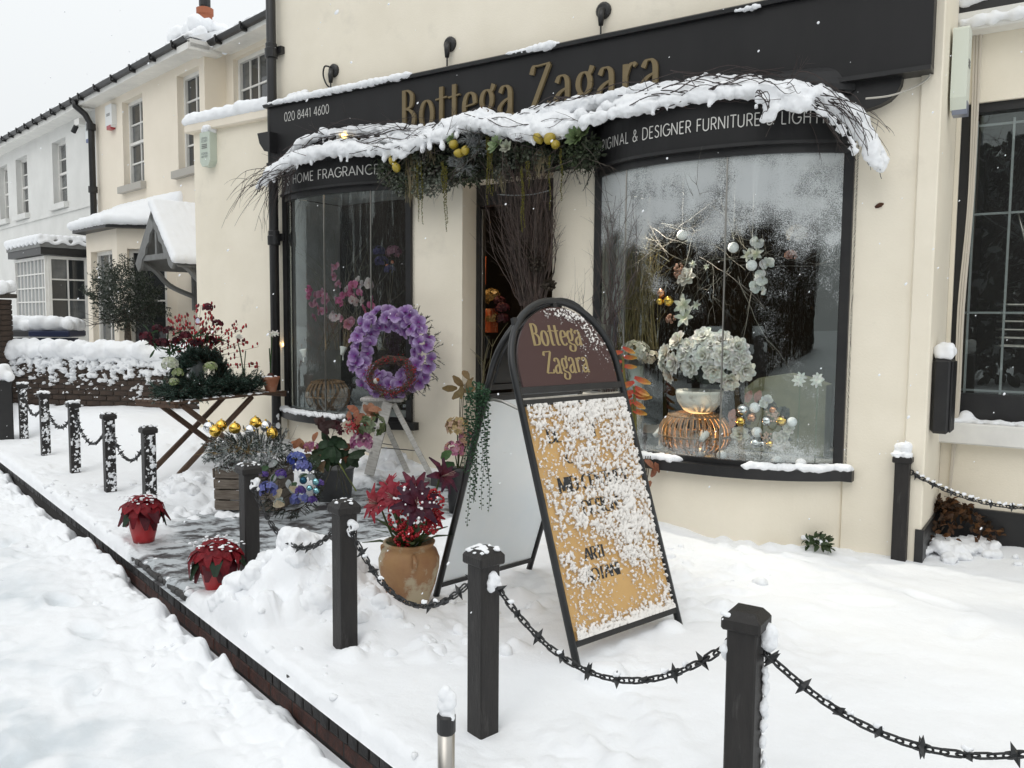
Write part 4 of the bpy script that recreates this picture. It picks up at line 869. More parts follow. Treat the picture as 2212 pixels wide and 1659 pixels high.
MT['wood_d'] = mat('weathered_wood', (.10, .078, .06), .75, c2=(.20, .17, .14), vs=6, stretch=(1.5, 12, 12), bump=.3, bs=30)
MT['wood_t'] = mat('table_wood', (.11, .06, .035), .65, c2=(.06, .035, .022), vs=6, stretch=(2, 14, 14), bump=.25, bs=25)
MT['wood_w'] = mat('worn_white_wood', (.50, .49, .46), .75, c2=(.33, .31, .28), vs=7, stretch=(9, 9, 1.5), lo=.45, hi=.7, bump=.3, bs=30)
def snow_sprinkle(name, parent, pts, r0=.004, r1=.01):
    me = []; mb = MB()
    for p in pts: mb.sphere(p, random.uniform(r0, r1), 6, 4, (1.3, 1.3, .7))
    o = mb.build(name, MT['snow'], parent, smooth=True); o['kind'] = 'stuff'; return o
def GP(x, y):
    z = 0.
    for _ in range(6): p = G(x, y, z); z = ground_z(p.x, p.y)
    return Vector((p.x, p.y, z))
# ------------------------------------------------------------------ neighbour's garden: brick wall, pillar, bins
MT['obrick'] = mat('old_brick', (.070, .046, .033), .85, c2=(.040, .029, .023), vs=9, bump=.5, bs=50, bdist=.006, c3=(.105, .063, .042), s3=4, lo3=.55, hi3=.7)
MT['omortar'] = mat('old_mortar', (.06, .05, .042), .95, bump=.5, bs=50)
WA = atY(42, 890, 11.75); WB = atY(432, 878, 11.2); WA.z = WB.z = 0; wd = (WB-WA); WL = wd.length+.3; wr = atan2(wd.y, wd.x)
gw = thing('garden_wall', 'old brown brick garden wall loaded with snow, left of the shop', 'wall', WA, wr)
MB().box(-.1, WL, .012, .20, -.3, 1.0).build('core', MT['omortar'], gw)
bm_ = [MB().bbox(0, .205, 0, .10, 0, .062, .006).mesh('brick', MT['obrick']) for _ in range(3)]
for me in bm_:
    for v in me.vertices: v.co += Vector((random.uniform(-.004, .004), random.uniform(-.004, .004), random.uniform(-.003, .003)))
for r in range(12):
    x = -.1-(.108 if r % 2 else 0)
    while x < WL-.1: ob('brick', random.choice(bm_), gw, loc=(x+random.uniform(-.004, .004), random.uniform(-.006, .004), .03+r*.074), rot=(0, random.uniform(-.01, .01), 0)); x += .217
sp = [((x, .08+random.uniform(-.14, .12), 1.02+random.uniform(-.05, .05)), random.uniform(.10, .125)) for x in np.arange(-.1, WL, .022)]
blob('snow', sp, .022, MT['snow'], gw, smooth=10, disp=.05, dsc=.10, disp2=.012)
nx, nz = 300, 130; gx = np.linspace(-.1, WL, nx); gz = np.linspace(.12, 1.02, nz); XX, ZZ = np.meshgrid(gx, gz, indexing='ij')
cl = fbm(XX*14, ZZ*17, 301, 5, .6); thr = .28+.42*sst(1.02, .38, ZZ)-.12*sst(.30, .45, XX/3.4)*sst(.45, .30, XX/3.4)+.10*(fbm(XX*1.2, ZZ*0, 305, 2)-.5)
hg = cl-thr; D = -.006-np.clip(hg*.35, 0, .05)+np.where(hg > 0, 0, .02)
kp = (hg[:-1, :-1] > 0) | (hg[1:, 1:] > 0)
o = ob('snow_crust', grid_mesh('snow_crust', XX, D, ZZ, MT['snow'], keep=kp), gw); o['kind'] = 'stuff'
gp = thing('brick_pillar', 'square brick gate pillar at the left edge with a deep cap of snow', 'pillar', WA+Vector((-.33, -.1, 0)), wr)
MB().box(-.2, .2, -.2, .2, -.3, 1.72).build('core', MT['omortar'], gp)
for r in range(9, 23):
    for k in range(2):
        ob('brick', random.choice(bm_), gp, loc=(-.215+k*.217, -.215, .03+r*.074)); ob('brick', random.choice(bm_), gp, loc=(.215, -.2+k*.2, .03+r*.074), rot=(0, 0, pi/2))
MB().bbox(-.26, .26, -.26, .26, 1.74, 1.80, .01).build('coping', MT['omortar'], gp)
blob('snow', [((random.uniform(-.24, .24), random.uniform(-.24, .24), 1.86+random.uniform(-.03, .05)), .10) for _ in range(60)], .03, MT['snow'], gp, disp=.03, dsc=.1)
nx, nz = 60, 170; gx = np.linspace(-.22, .22, nx); gz = np.linspace(.5, 1.74, nz); XX, ZZ = np.meshgrid(gx, gz, indexing='ij'); hg = fbm(XX*13, ZZ*13, 311, 5, .6)-.38-.10*sst(.9, .6, ZZ); D = -.222-np.clip(hg*.3, 0, .05)+np.where(hg > 0, 0, .02); kp = (hg[:-1, :-1] > 0) | (hg[1:, 1:] > 0)
o = ob('snow_crust', grid_mesh('snow_crust', XX, D, ZZ, MT['snow'], keep=kp), gp); o['kind'] = 'stuff'
for i, (px, c, lab) in enumerate([(126, (.012, .02, .06), 'dark blue wheelie bin with snow on its lid behind the garden wall'), (62, (.05, .05, .052), 'dark grey wheelie bin with snow on its lid, next to the brick pillar')]):
    p = atY(px, 715, 13.0); t = thing('wheelie_bin', lab, 'bin', (p.x, p.y, .17), .1, group='bins in the front garden')
    MB().lathe([(.25, 0), (.3, .98)], n=4).build('body', mat('bin_plastic', c, .5), t, rot=(0, 0, pi/4)); MB().bbox(-.30, .30, -.34, .3, 1.0, 1.10, .02).build('lid', mat('bin_lid', c, .5), t)
    blob('snow', [((random.uniform(-.27, .27), random.uniform(-.3, .26), 1.16+random.uniform(-.02, .08)), .10) for _ in range(60)], .03, MT['snow'], t, disp=.03, dsc=.12)
# olive tree
tp_ = atY(276, 725, 13.3); ol = thing('olive_tree', 'round clipped olive tree on a thin trunk in the front garden', 'tree', (tp_.x, tp_.y, .05))
MB().tube([(0, 0, -.1), (.02, 0, .6), (-.01, .02, 1.1), (0, 0, 1.5)], [.06, .05, .055, .03], 8).build('trunk', MT['bark'], ol, smooth=True)
mb = MB(); random.seed(4)
def obl(c, R, n):
    for _ in range(n):
        d = rdir(); q = R*random.uniform(.25, 1)**.6; p = Vector(c)+d*q; leaf(mb, MZ(p, d+rdir()*.9) @ RY(-random.uniform(.3, 1.4)), random.uniform(.03, .052), .017, random.choice([(.05, .065, .045), (.09, .105, .085), (.03, .045, .03), (.14, .155, .14)]))
C_ol = Vector((0, 0, 1.72)); obl(C_ol, .52, 5200)
for k in range(60):
    d = rdir(-.5); b = C_ol+d*.45; e = C_ol+d*random.uniform(.58, .74)+Vector((0, 0, .06)); mb.tube([b, e], [.004, .002], 3, (.08, .07, .05), cap=False)
    for j in range(34): p = b.lerp(e, random.random())+rdir()*.03; leaf(mb, MZ(p, rdir()), random.uniform(.03, .05), .016, random.choice([(.05, .065, .045), (.10, .115, .095), (.04, .055, .04)]))
mb.build('crown', MT['vc'], ol)
mb = MB(); [twig(mb, C_ol+Vector((0, 0, -.35)), rdir(.0), random.uniform(.5, .7), .010, (.06, .05, .04), .2, 5, 3) for _ in range(16)]; mb.build('branches', MT['twig'], ol)['kind'] = 'stuff'
random.seed(31)
# ------------------------------------------------------------------ alarm boxes, camera, floodlight
def alarm(F, s, z, w, h, d, lab, body, foot=None, snow=0, name='alarm_box', text=None):
    t = thing(name, lab, 'alarm box', F.pt(s, 0, z), F.rz, group='alarm boxes on the walls'); b = mat('alarm_case', body, .5)
    mb = MB(); mb.prism([(-w/2, -h*.36), (-w*.3, -h/2), (w*.3, -h/2), (w/2, -h*.36), (w/2, h*.47), (w*.42, h/2), (-w*.42, h/2), (-w/2, h*.47)], 0, d, M=Matrix(((1, 0, 0, 0), (0, 0, -1, 0), (0, 1, 0, 0), (0, 0, 0, 1)))); cs = mb.build('case', b, t)
    if foot: mb = MB(); mb.box(-w*.3, w*.3, -d-.004, -.01, -h/2-.03, -h/2+h*.1); mb.build('strobe', mat('strobe_lens', foot, .3), t)
    for k in range(3): MB().box(-w*.3, w*.22, -d-.003, -d+.001, h*.02+k*.018, h*.02+k*.018+.009).build('louvre', MT['greyp'], cs)
    if text:
        for i, tx in enumerate(text): write(tx, SAN, .022, .14, .14, .0006, MT['greymetal'], cs, (lambda i=i: (lambda x: Matrix.Translation((-w*.34+x, -d-.0006, h*.28-.03*i if i < 2 else -h*.16-.032*(i-2)))))(), fit=w*.62)
    if snow: blob('snow', [((random.uniform(-w*.4, w*.4), -random.uniform(.01, d), h/2+.015+random.uniform(0, .03)), .032) for _ in range(20)], .01, MT['snow'], t, disp=.01, dsc=.04)
p = SHOP.hit(458, 325); alarm(SHOP, p.x, p.z, .17, .36, .09, 'pale green alarm box with snow on top, on the extension wall', (.52, .58, .50), None, 1, text=['CRYPTEX', 'SECURITY', '0208', '449 9017'])
p = NEI.hit(245, 253); alarm(NEI, p.x, p.z, .34, .42, .09, 'white alarm box with a red lens under the cream house eaves', (.72, .73, .72), (.35, .02, .03))
p = NEI.hit(200, 285); alarm(NEI, p.x, p.z, .24, .38, .10, 'white alarm box with a blue lens under the white house eaves', (.72, .74, .74), (.03, .06, .20))
p = SHOP.hit(2066, 140, -.15); alarm(SHOP, 6.12, p.z, .16, .50, .09, 'long pale alarm box with a grey blue lens at the top right corner', (.66, .70, .62), (.20, .22, .28)); bpy.context.view_layer.update()
ab2 = [o for o in COL.objects if o.get('label', '').startswith('long pale alarm')][0]; ab2.location = SHOP.pt(6.035, .30, p.z); ab2.rotation_euler = (0, 0, SHOP.rz+pi/2)
p = NEI.hit(176, 275, .12); t = thing('security_camera', 'small security camera under the eaves of the white house', 'camera', NEI.pt(p.x, -.0, p.z), NEI.rz)
MB().box(-.1, .18, -.22, -.003, .02, .14).build('bracket_box', MT['white'], t); MB().tube([(-.05, -.2, .02), (-.12, -.24, -.10)], .05, 8).build('housing', MT['black'], t)
p = SHOP.hit(588, 312, .12); t = thing('floodlight', 'black wedge shaped floodlight tucked behind the drainpipe', 'lamp', SHOP.pt(p.x, 0, p.z), SHOP.rz)
mb = MB(); mb.prism([(-.10, .10), (.08, .10), (.08, -.10), (.0, -.08), (-.07, .0)], .06, .22, M=Matrix(((1, 0, 0, 0), (0, 0, -1, 0), (0, 1, 0, 0), (0, 0, 0, 1)))); mb.build('housing', MT['black'], t); MB().box(-.02, .06, -.07, -.003, -.05, .05).build('bracket', MT['black'], t)
p = SHOP.hit(2028, 830, -.15); t = thing('letter_box', 'black ribbed letter box with snow on top at the shop corner', 'post box', SHOP.pt(6.02, .20, p.z-.06), SHOP.rz+pi/2)
p2 = SHOP.hit(2028, 915, -.15); h_ = (p.z-p2.z)
mb = MB(); mb.bbox(-.11, .11, -.115, -.004, -h_, h_*.9, .02); bx_ = mb.build('body', MT['black'], t)
for k in range(6): MB().box(-.10+k*.037, -.085+k*.037, -.121, -.112, -h_*.95, h_*.82).build('rib', MT['black'], bx_)
blob('snow', [((random.uniform(-.09, .09), random.uniform(-.1, -.02), h_*.9+random.uniform(.02, .07)), .035) for _ in range(28)], .012, MT['snow'], t, disp=.015, dsc=.05)
# leaf heap in the corner
lc = G(2060, 1170, .05); hp = thing('leaf_heap', 'heap of brown leaves under melting snow in the corner by the letter box', 'leaves', lc)
blob('snow', [((random.gauss(0, .16), random.gauss(.02, .12), -.05+random.uniform(0, .05)), random.uniform(.02, .06), (1.2, 1.2, .7)) for _ in range(90)], .012, MT['snow'], hp, disp=.05, dsc=.04)
mb = MB()
for _ in range(420):
    a = random.uniform(0, 6.28); r = random.uniform(.0, .34); x, y = r*cos(a)+.04, r*sin(a)*.8+.16; leaf(mb, MZ((x, y, .22*exp(-(r/.24)**2)+random.uniform(-.04, .05)), rdir(.0)), .05, .03, random.choice([(.10, .05, .025), (.16, .075, .03), (.06, .035, .02)]))
o = mb.build('leaves', MT['vc'], hp); o['kind'] = 'stuff'
t = thing('weed_tuft', 'small snowy weed growing at the foot of the right bow', 'plant', GP(1765, 1188))
mb = MB(); leafball(mb, (0, 0, .02), .08, 70, .05, .025, [(.05, .08, .03), (.07, .1, .05)], zmin=0); mb.build('leaves', MT['vc'], t); blob('snow', [((random.gauss(.02, .04), random.gauss(0, .03), .06), .02) for _ in range(12)], .008, MT['snow'], t)
p = SHOP.hit(1890, 448, .004); t = thing('stuck_leaf', 'single brown leaf stuck to the wall right of the bow window', 'leaf', SHOP.pt(p.x, -.004, p.z), SHOP.rz); mb = MB(); mb.petal(Matrix.Rotation(pi/2, 4, 'X') @ RZ(.4), .055, .03, .3, .2, (.10, .04, .025), (.13, .06, .03)); mb.build('blade', MT['vc'], t)
# ------------------------------------------------------------------ posts and spiked chains
MT['post'] = mat('charcoal_post', (.024, .0215, .020), .5, c2=(.0165, .015, .0142), vs=7, spec=.35, stretch=(6, 6, 1), bump=.3, bs=30, c3=(.05, .047, .045), s3=5, lo3=.60, hi3=.72)
MT['iron'] = mat('black_iron', (.012, .013, .014), .45, bump=.2, bs=120, bdist=.002)
POSTLAB = ['farthest dark post of the chain fence, at the far left', 'second dark fence post from the far left', 'third dark fence post from the far left', 'fourth dark fence post, snow stuck to its side', 'dark fence post standing behind the left poinsettia', 'dark fence post beside the right poinsettia pot', 'dark fence post in front of the terracotta jar', 'tall dark fence post in front of the arched sign board', 'nearest dark fence post at the bottom right', 'dark fence post by the shop corner, capped with snow']
PH = .67
ANG = [KR]*8+[KR+.28, SHOP.rz]
post_me = MB().bbox(-.043, .043, -.043, .043, -.35, PH-.045, .005).mesh('shaft', MT['post'])
cap = MB().bbox(-.057, .057, -.057, .057, PH-.05, PH-.012, .006); cap.add([(-.052, -.052, PH-.013), (.052, -.052, PH-.013), (.052, .052, PH-.013), (-.052, .052, PH-.013), (-.036, -.036, PH+.006), (.036, -.036, PH+.006), (.036, .036, PH+.006), (-.036, .036, PH+.006)], [(0, 1, 5, 4), (1, 2, 6, 5), (2, 3, 7, 6), (3, 0, 4, 7), (4, 5, 6, 7)])
cap_me = cap.mesh('cap', MT['post'])
def stuck(xs, r0=.012, r1=.028):   # lumps of snow clinging to a post
    return [((p[0], p[1], p[2]), random.uniform(r0, r1), (1, .6, 1)) for p in xs]
posts = []
for i, (x, y) in enumerate(POSTS+[(2.47, 5.17)]):
    t = thing('fence_post', POSTLAB[i], 'post', (x, y, 0), ANG[i], group='posts of the chain fence')
    ob('shaft', post_me, t); ob('cap', cap_me, t); posts.append(t)
    rr = random.Random(i); sp = []
    U = rr.uniform
    k = {0: 2, 1: 2, 2: 2, 3: 1, 4: .8, 5: .5, 6: .35, 7: .9, 8: .25, 9: 3}[i]
    for _ in range(int(30*min(k, 2)+5)+(16 if i == 8 else 0)): sp.append(((U(-.05, .05) if i != 8 else U(-.054, -.025), U(-.05, .05) if i != 8 else U(-.05, .0), PH+U(-.004, .007)*k-(.008 if i == 8 else 0)), U(.005, .011)*(1+.25*k), (1.2, 1.2, .6)))
    if i == 9: sp += [((U(-.03, .03), U(-.03, .03), PH+.03+U(0, .03)), .03) for _ in range(14)]
    # clinging to the right-hand face (local +x toward the camera side) in the far posts, a lump under the cap in all
    if i <= 4:
        gy = np.linspace(-.041, .041, 26); gz = np.linspace(.0, PH-.06, 130); YY, ZZ = np.meshgrid(gy, gz, indexing='ij'); hg = fbm(YY*42+i*7, ZZ*42, 400+i, 4, .6)-.615+.12*np.exp(-((YY-.010)/.02)**2); D = .0435+np.clip(hg*.12, 0, .016)-np.where(hg > 0, 0, .003); kp = (hg[:-1, :-1] > 0) | (hg[1:, 1:] > 0)
        o = ob('snow_crust', grid_mesh('snow_crust', D, YY, ZZ, MT['snow'], keep=kp), t); o['kind'] = 'stuff'
    if i in (5, 6, 7): sp += [((.048+U(-.008, .01), U(-.005, .03), PH-.085-U(0, .05)), U(.009, .020)) for _ in range(12)]
    if i == 8:
        for _ in range(60): sp.append(((.047+U(0, .006), .03+U(-.012, .02), PH-.06-U(0, .6)), U(.007, .016), (.8, 1, 1.3)))
        sp += [((-.05, -.02+U(-.02, .03), PH-.1-U(0, .05)), U(.012, .02)) for _ in range(6)]; sp += [((.06, .02, PH-.05-U(0, .06)), U(.02, .03)) for _ in range(7)]
    blob('snow', sp, .0045, MT['snow'], t, smooth=1, disp=.008, dsc=.012)
link = MB()
lp = [(.017*cos(a)+(.011 if cos(a) > 0 else -.011), .0105*sin(a), 0) for a in np.linspace(0, 2*pi, 13)]
link.tube(lp, .0036, 5, cap=False); link_me = link.mesh('link', MT['iron'], True)
spk = MB(); spk.lathe([(0, -.034), (.010, -.006), (.0125, 0), (.010, .006), (0, .034)], n=5); spk_me = spk.mesh('spike', MT['iron'])
hook = MB(); hook.tube([(0, 0, 0), (.035, 0, 0)], .004, 6); hook.tube([(.035+.016-.016*cos(a), 0, .016*sin(a)) for a in np.linspace(0, 5.2, 12)], .004, 6); hook_me = hook.mesh('hook', MT['iron'], True)
def chain(A, B, sag, lab, snow=0., za=.56, zb=.56):
    A = Vector((A[0], A[1], za)); B = Vector((B[0], B[1], zb)); d = B-A; dh = Vector((d.x, d.y, 0)).normalized()
    A = A+dh*.05; B = B-dh*.05; N = 200
    f = lambda u: A.lerp(B, u)-Vector((0, 0, 4*sag*u*(1-u)))
    t = thing('spiked_chain', lab, 'chain', A, 0, group='spiked chains between the posts')
    P = [f(i/N)-A for i in range(N+1)]; L = [0.]
    for a, b in zip(P, P[1:]): L.append(L[-1]+(b-a).length)
    def at(l):
        i = min(max(np.searchsorted(L, l)-1, 0), N-1); u = (l-L[i])/(L[i+1]-L[i]); return P[i].lerp(P[i+1], u), (P[i+1]-P[i]).normalized()
    for end, dr in ((Vector((0, 0, 0)), dh), (B-A, -dh)):
        o = ob('hook', hook_me, t); o.matrix_local = Matrix.Translation(end-dr*.055) @ RZ(atan2(dr.y, dr.x))
    l = .03; k = 0; sp = []
    while l < L[-1]-.02:
        p, dr = at(l); q = dr.to_track_quat('X', 'Z').to_matrix().to_4x4()
        o = ob('link', link_me, t); o.matrix_local = Matrix.Translation(p) @ q @ Matrix.Rotation(pi/2*(k % 2)+random.uniform(-.2, .2)+.4, 4, 'X')
        if k % 3 == 0:
            o = ob('spike', spk_me, t); o.matrix_local = Matrix.Translation(p) @ q @ Matrix.Rotation(random.uniform(0, 6.28), 4, 'X') @ RY(random.uniform(-.25, .25))
            if random.random() < .2: o = ob('spike', spk_me, t); o.matrix_local = Matrix.Translation(p) @ q @ Matrix.Rotation(random.uniform(0, 6.28), 4, 'X')
        if random.random() < snow: sp += [((p.x+random.uniform(-.012, .012), p.y+random.uniform(-.006, .006), p.z+.012+random.uniform(0, .008)), random.uniform(.004, .009)) for _ in range(6)]
        l += .0365; k += 1
    if sp: blob('snow', sp, .004, MT['snow'], t, smooth=1)
pp = POSTS
chain(pp[0], pp[1], .2, 'spiked chain hung between the two farthest fence posts', .1)
chain(pp[1], pp[2], .2, 'spiked chain hung between the second and third far posts', .1)
chain(pp[2], pp[3], .22, 'spiked chain hung between the third and fourth far posts', .08)
chain(pp[3], pp[4], .22, 'spiked chain that ends at the post behind the left poinsettia', .08)
chain(pp[5], pp[6], .22, 'spiked chain hung in front of the blue wreath', .15)
chain(pp[6], pp[7], .22, 'spiked chain hung in front of the terracotta jar', .2)
chain(pp[7], pp[8], .22, 'spiked chain hung in front of the arched sign board', .14)
chain(pp[8], (1.62, 1.93), .20, 'nearest spiked chain leaving the picture at the right', .2)
chain((2.47, 5.17), (3.55, 4.62), .16, 'snow laden spiked chain by the shop corner', 1.)
# far left gate post, steel bollard
t = thing('gate_post', 'wide black gate post at the left edge, below the brick pillar', 'post', (*G(6, 930, .1).xy, .05), KR)
mb = MB(); mb.bbox(-.16, .12, -.1, .1, -.3, .66, .01); mb.build('shaft', MT['black'], t); blob('snow', [((random.uniform(-.16, .1), random.uniform(-.09, .09), .69+random.uniform(0, .12)), .07) for _ in range(16)], .025, MT['snow'], t, disp=.03, dsc=.08)
t = thing('steel_bollard_light', 'short stainless steel bollard light with a tall cap of snow', 'bollard', (-.205, 2.60, -.02), 0)
mb = MB(); mb.lathe([(.028, -.3), (.028, .185)], n=20); mb.build('tube', MT['steel'], t, smooth=True)
mb = MB(); mb.lathe([(.029, .178), (.031, .182), (.031, .235), (.027, .24)], n=20); mb.build('collar', MT['black'], t)
blob('snow', [((random.uniform(-.014, .014), random.uniform(-.014, .014), .24+.01*k), .026-.0009*k+random.uniform(-.002, .003)) for k in range(9)]+[((.018, -.014, .232), .012)], .005, MT['snow'], t, smooth=2, disp=.008, dsc=.03)
# ------------------------------------------------------------------ arched A-board
FLt, FRt, RLt, RRt = G(1245, 1445), G(1472, 1360), G(928, 1300), G(1150, 1235)
midp = (FLt+FRt+RLt+RRt)/4; APX = Vector((midp.x, midp.y, 1.60))
ab = thing('arched_sign_board', 'arched black A-board sign with maroon header and snow caked amber panel', 'sign', (midp.x, midp.y, 0))
def aframe(A, B):
    m_ = (A+B)/2; e = (B-A).normalized(); up = APX-m_; up -= e*up.dot(e); up.normalize(); n_ = e.cross(up)
    M = Matrix((e, n_*-1, up)).transposed().to_4x4(); M.translation = m_-Vector((midp.x, midp.y, 0)); return M   # local x across, z up the board, y toward the inside
MT['abtube'] = mat('wet_black_tube', (.012, .013, .014), .3, bump=.25, bs=160, bdist=.002)
def a_leaf(M, front):
    pr = part('front_frame' if front else 'rear_frame', ab); pr.matrix_local = M
    R_ = .352; hc = 1.335
    pts = [(-.352, 0, -.04), (-.352, 0, hc)]+[(-R_*cos(a), 0, hc+R_*sin(a)) for a in np.linspace(0, pi, 25)[1:-1]]+[(.352, 0, hc), (.352, 0, -.04)]
    MB().tube(pts, .0175, 10).build('tube', MT['abtube'], pr, smooth=True)
    MB().box(-.345, .345, -.012, .012, 1.225, 1.255).build('rail', MT['black'], pr); MB().box(-.34, .34, -.012, .012, 1.165, 1.195).build('rail', MT['black'], pr); MB().box(-.34, .34, -.012, .012, .085, .11).build('rail', MT['black'], pr)
    hp = [(-.318, 1.257), (.318, 1.257)]+[(.318*cos(a), 1.335+.318*sin(a)) for a in np.linspace(0, pi, 25)]
    mb = MB(); mb.prism(hp, -.006, .006, M=Matrix(((1, 0, 0, 0), (0, 0, 1, 0), (0, 1, 0, 0), (0, 0, 0, 1))))
    hd = mb.build('header', mat('maroon_header' if front else 'dark_header', (.055, .022, .020) if front else (.012, .013, .014), .4), pr)
    for x, z in ((-.28, 1.57), (.28, 1.57), (0, 1.672)): MB().box(x-.012, x+.012, -.01, .01, z-.02, z+.025).build('clip', MT['black'], pr)
    return pr, hd
MF = aframe(FLt, FRt); MR = aframe(RRt, RLt)
fr_, hd = a_leaf(MF, True); rr_, _ = a_leaf(MR, False)
plh = lambda x0, z: (lambda x: Matrix.Translation((x0+x, -.0062, z)))
MT['goldp'] = mat('gold_print', (.30, .225, .10), .45)
write('Bottega', SER, .112, .155, .045, .0008, MT['goldp'], hd, plh(-.20, 1.455), fit=.335)
write('Zagara', SER, .112, .155, .045, .0008, MT['goldp'], hd, plh(-.155, 1.315), fit=.295)
mb = MB(); mb.box(-.333, .333, -.004, .004, .11, 1.165); pan = mb.build('panel', mat('amber_board', (.60, .37, .14), .55, c2=(.54, .33, .125), vs=4), fr_)
mb = MB(); mb.box(-.333, .333, -.004, .004, .11, 1.165); mb.build('panel', mat('pale_metal_panel', (.86, .90, .92), .35, metal=.45, c2=(.80, .86, .90), vs=2), rr_)
MB().box(-.34, .34, .004, .03, 1.195, 1.207).build('shelf', MT['steel'], fr_)
MT['ink'] = mat('black_ink', (.02, .022, .025), .6)
for tx, a, h, sz in [('DE', -.235, .985, .062), ('T', .055, .992, .062), ('C', -.15, .88, .055), ('MID CENTURY', -.235, .75, .068), ('DESIGN', -.115, .63, .068), ('ARTI', -.17, .43, .055), ('BOTANI', -.19, .335, .055)]:
    write(tx, SAN, sz, .24, .06, .0006, MT['ink'], pan, (lambda a=a, h=h: (lambda x: Matrix.Translation((a+x, -.0045, h))))(), fit=(.47 if tx == 'MID CENTURY' else .24 if tx == 'DESIGN' else None), track=.04, serif=.13)
def thin(nt, B, L, gm):           # thin snow lets the board show through
    at = _n(nt, 'Attribute', attribute_name='thick'); B.inputs['Base Color'].default_value = (.87, .84, .80, 1)
    nz = _n(nt, 'TexNoise', Scale=420., Detail=3, Roughness=.7); L(gm.outputs['Position'], nz.inputs['Vector'])
    ad = _n(nt, 'Math', operation='MULTIPLY_ADD'); ad.inputs[1].default_value = .16; ad.inputs[2].default_value = -.08; L(nz.outputs[0], ad.inputs[0])
    sm = _n(nt, 'Math', operation='ADD'); L(at.outputs['Fac'], sm.inputs[0]); L(ad.outputs[0], sm.inputs[1])
    mr = _n(nt, 'MapRange', interpolation_type='SMOOTHSTEP'); mr.inputs[1].default_value = -.03; mr.inputs[2].default_value = .14; mr.inputs[4].default_value = .96; L(sm.outputs[0], mr.inputs[0])
    tr = _n(nt, 'BsdfTransparent'); mx = _n(nt, 'MixShader'); L(mr.outputs[0], mx.inputs[0]); L(tr.outputs[0], mx.inputs[1]); L(B.outputs[0], mx.inputs[2]); L(mx.outputs[0], nt.nodes['Material Output'].inputs[0])
MT['crust'] = snow_material('thin_snow', thin)
# wind-driven snow crust on the front panel and header
nx, nz = 230, 360; gx = np.linspace(-.333, .333, nx); gz = np.linspace(.112, 1.172, nz); XX, ZZ = np.meshgrid(gx, gz, indexing='ij')
cl = fbm(XX*105, ZZ*90, 201, 4, .55)+.30*(fbm(XX*22, ZZ*22, 205, 3)-.5)
cov = .535+.06*sst(-.25, .2, XX)*sst(.25, .6, ZZ)+.08*sst(.95, 1.15, ZZ)+.30*np.exp(-((ZZ-.12)/.03)**2)-.16*np.exp(-(((XX+.20)/.12)**2+((ZZ-.88)/.1)**2))-.17*np.exp(-(((XX+.16)/.14)**2+((ZZ-.50)/.08)**2))-.24*np.exp(-(((XX+.03)/.28)**2+((ZZ-.25)/.09)**2))-.10*sst(-.2, -.34, XX)+.12*(fbm(XX*7, ZZ*7, 209, 3)-.5)*2
for a, h, w_ in [(-.235, 1.01, .10), (.055, 1.02, .05), (-.235, .785, .47), (-.115, .66, .24), (-.17, .455, .2), (-.19, .36, .2)]:
    m_ = (XX > a-.01) & (XX < a+w_) & (np.abs(ZZ-h) < .04); cov = cov-.085*m_
hgt = np.clip(cl-(1-cov)+.03, -.12, .4)
D = -.0066-np.clip(hgt+.05, 0, .3)*.055
kp = np.maximum(hgt[:-1, :-1], hgt[1:, 1:]) > -.11
o = ob('snow_crust', grid_mesh('snow_crust', XX, D, ZZ, MT['crust'], {'thick': hgt}, keep=kp), pan); o['kind'] = 'stuff'
gx = np.linspace(-.31, .31, 170); gz = np.linspace(1.262, 1.65, 108); XX, ZZ = np.meshgrid(gx, gz, indexing='ij'); ins = np.hypot(XX, ZZ-1.335) < .312
cl = fbm(XX*130, ZZ*130, 221, 3, .7); cov = .20+.20*sst(.0, .22, XX+.4*(ZZ-1.5))*sst(1.26, 1.45, ZZ)+.16*sst(1.56, 1.64, ZZ)+.2*(fbm(XX*9, ZZ*9, 225, 2)-.5)*2-.3*sst(.05, -.1, XX)*sst(1.58, 1.5, ZZ)
hgt = np.where(ins, cl-(1-cov)+.0, -1); D = -.0085-np.clip(hgt+.05, 0, .2)*.04
kp = (np.maximum(hgt[:-1, :-1], hgt[1:, 1:]) > -.11) & ins[:-1, :-1] & ins[1:, 1:]
o = ob('snow_crust', grid_mesh('snow_crust', XX, D, ZZ, MT['crust'], {'thick': hgt}, keep=kp), hd); o['kind'] = 'stuff'
for sx_ in (-.352, .352):          # folding stay
    a = MF @ Vector((sx_*1.0, 0, 1.15)); b = MR @ Vector((-sx_*1.0, 0, 1.18)); mid = (a+b)/2+Vector((0, 0, .012))
    mb = MB(); mb.tube([a, mid, b], .008, 6); mb.build('stay', MT['steel'], ab)
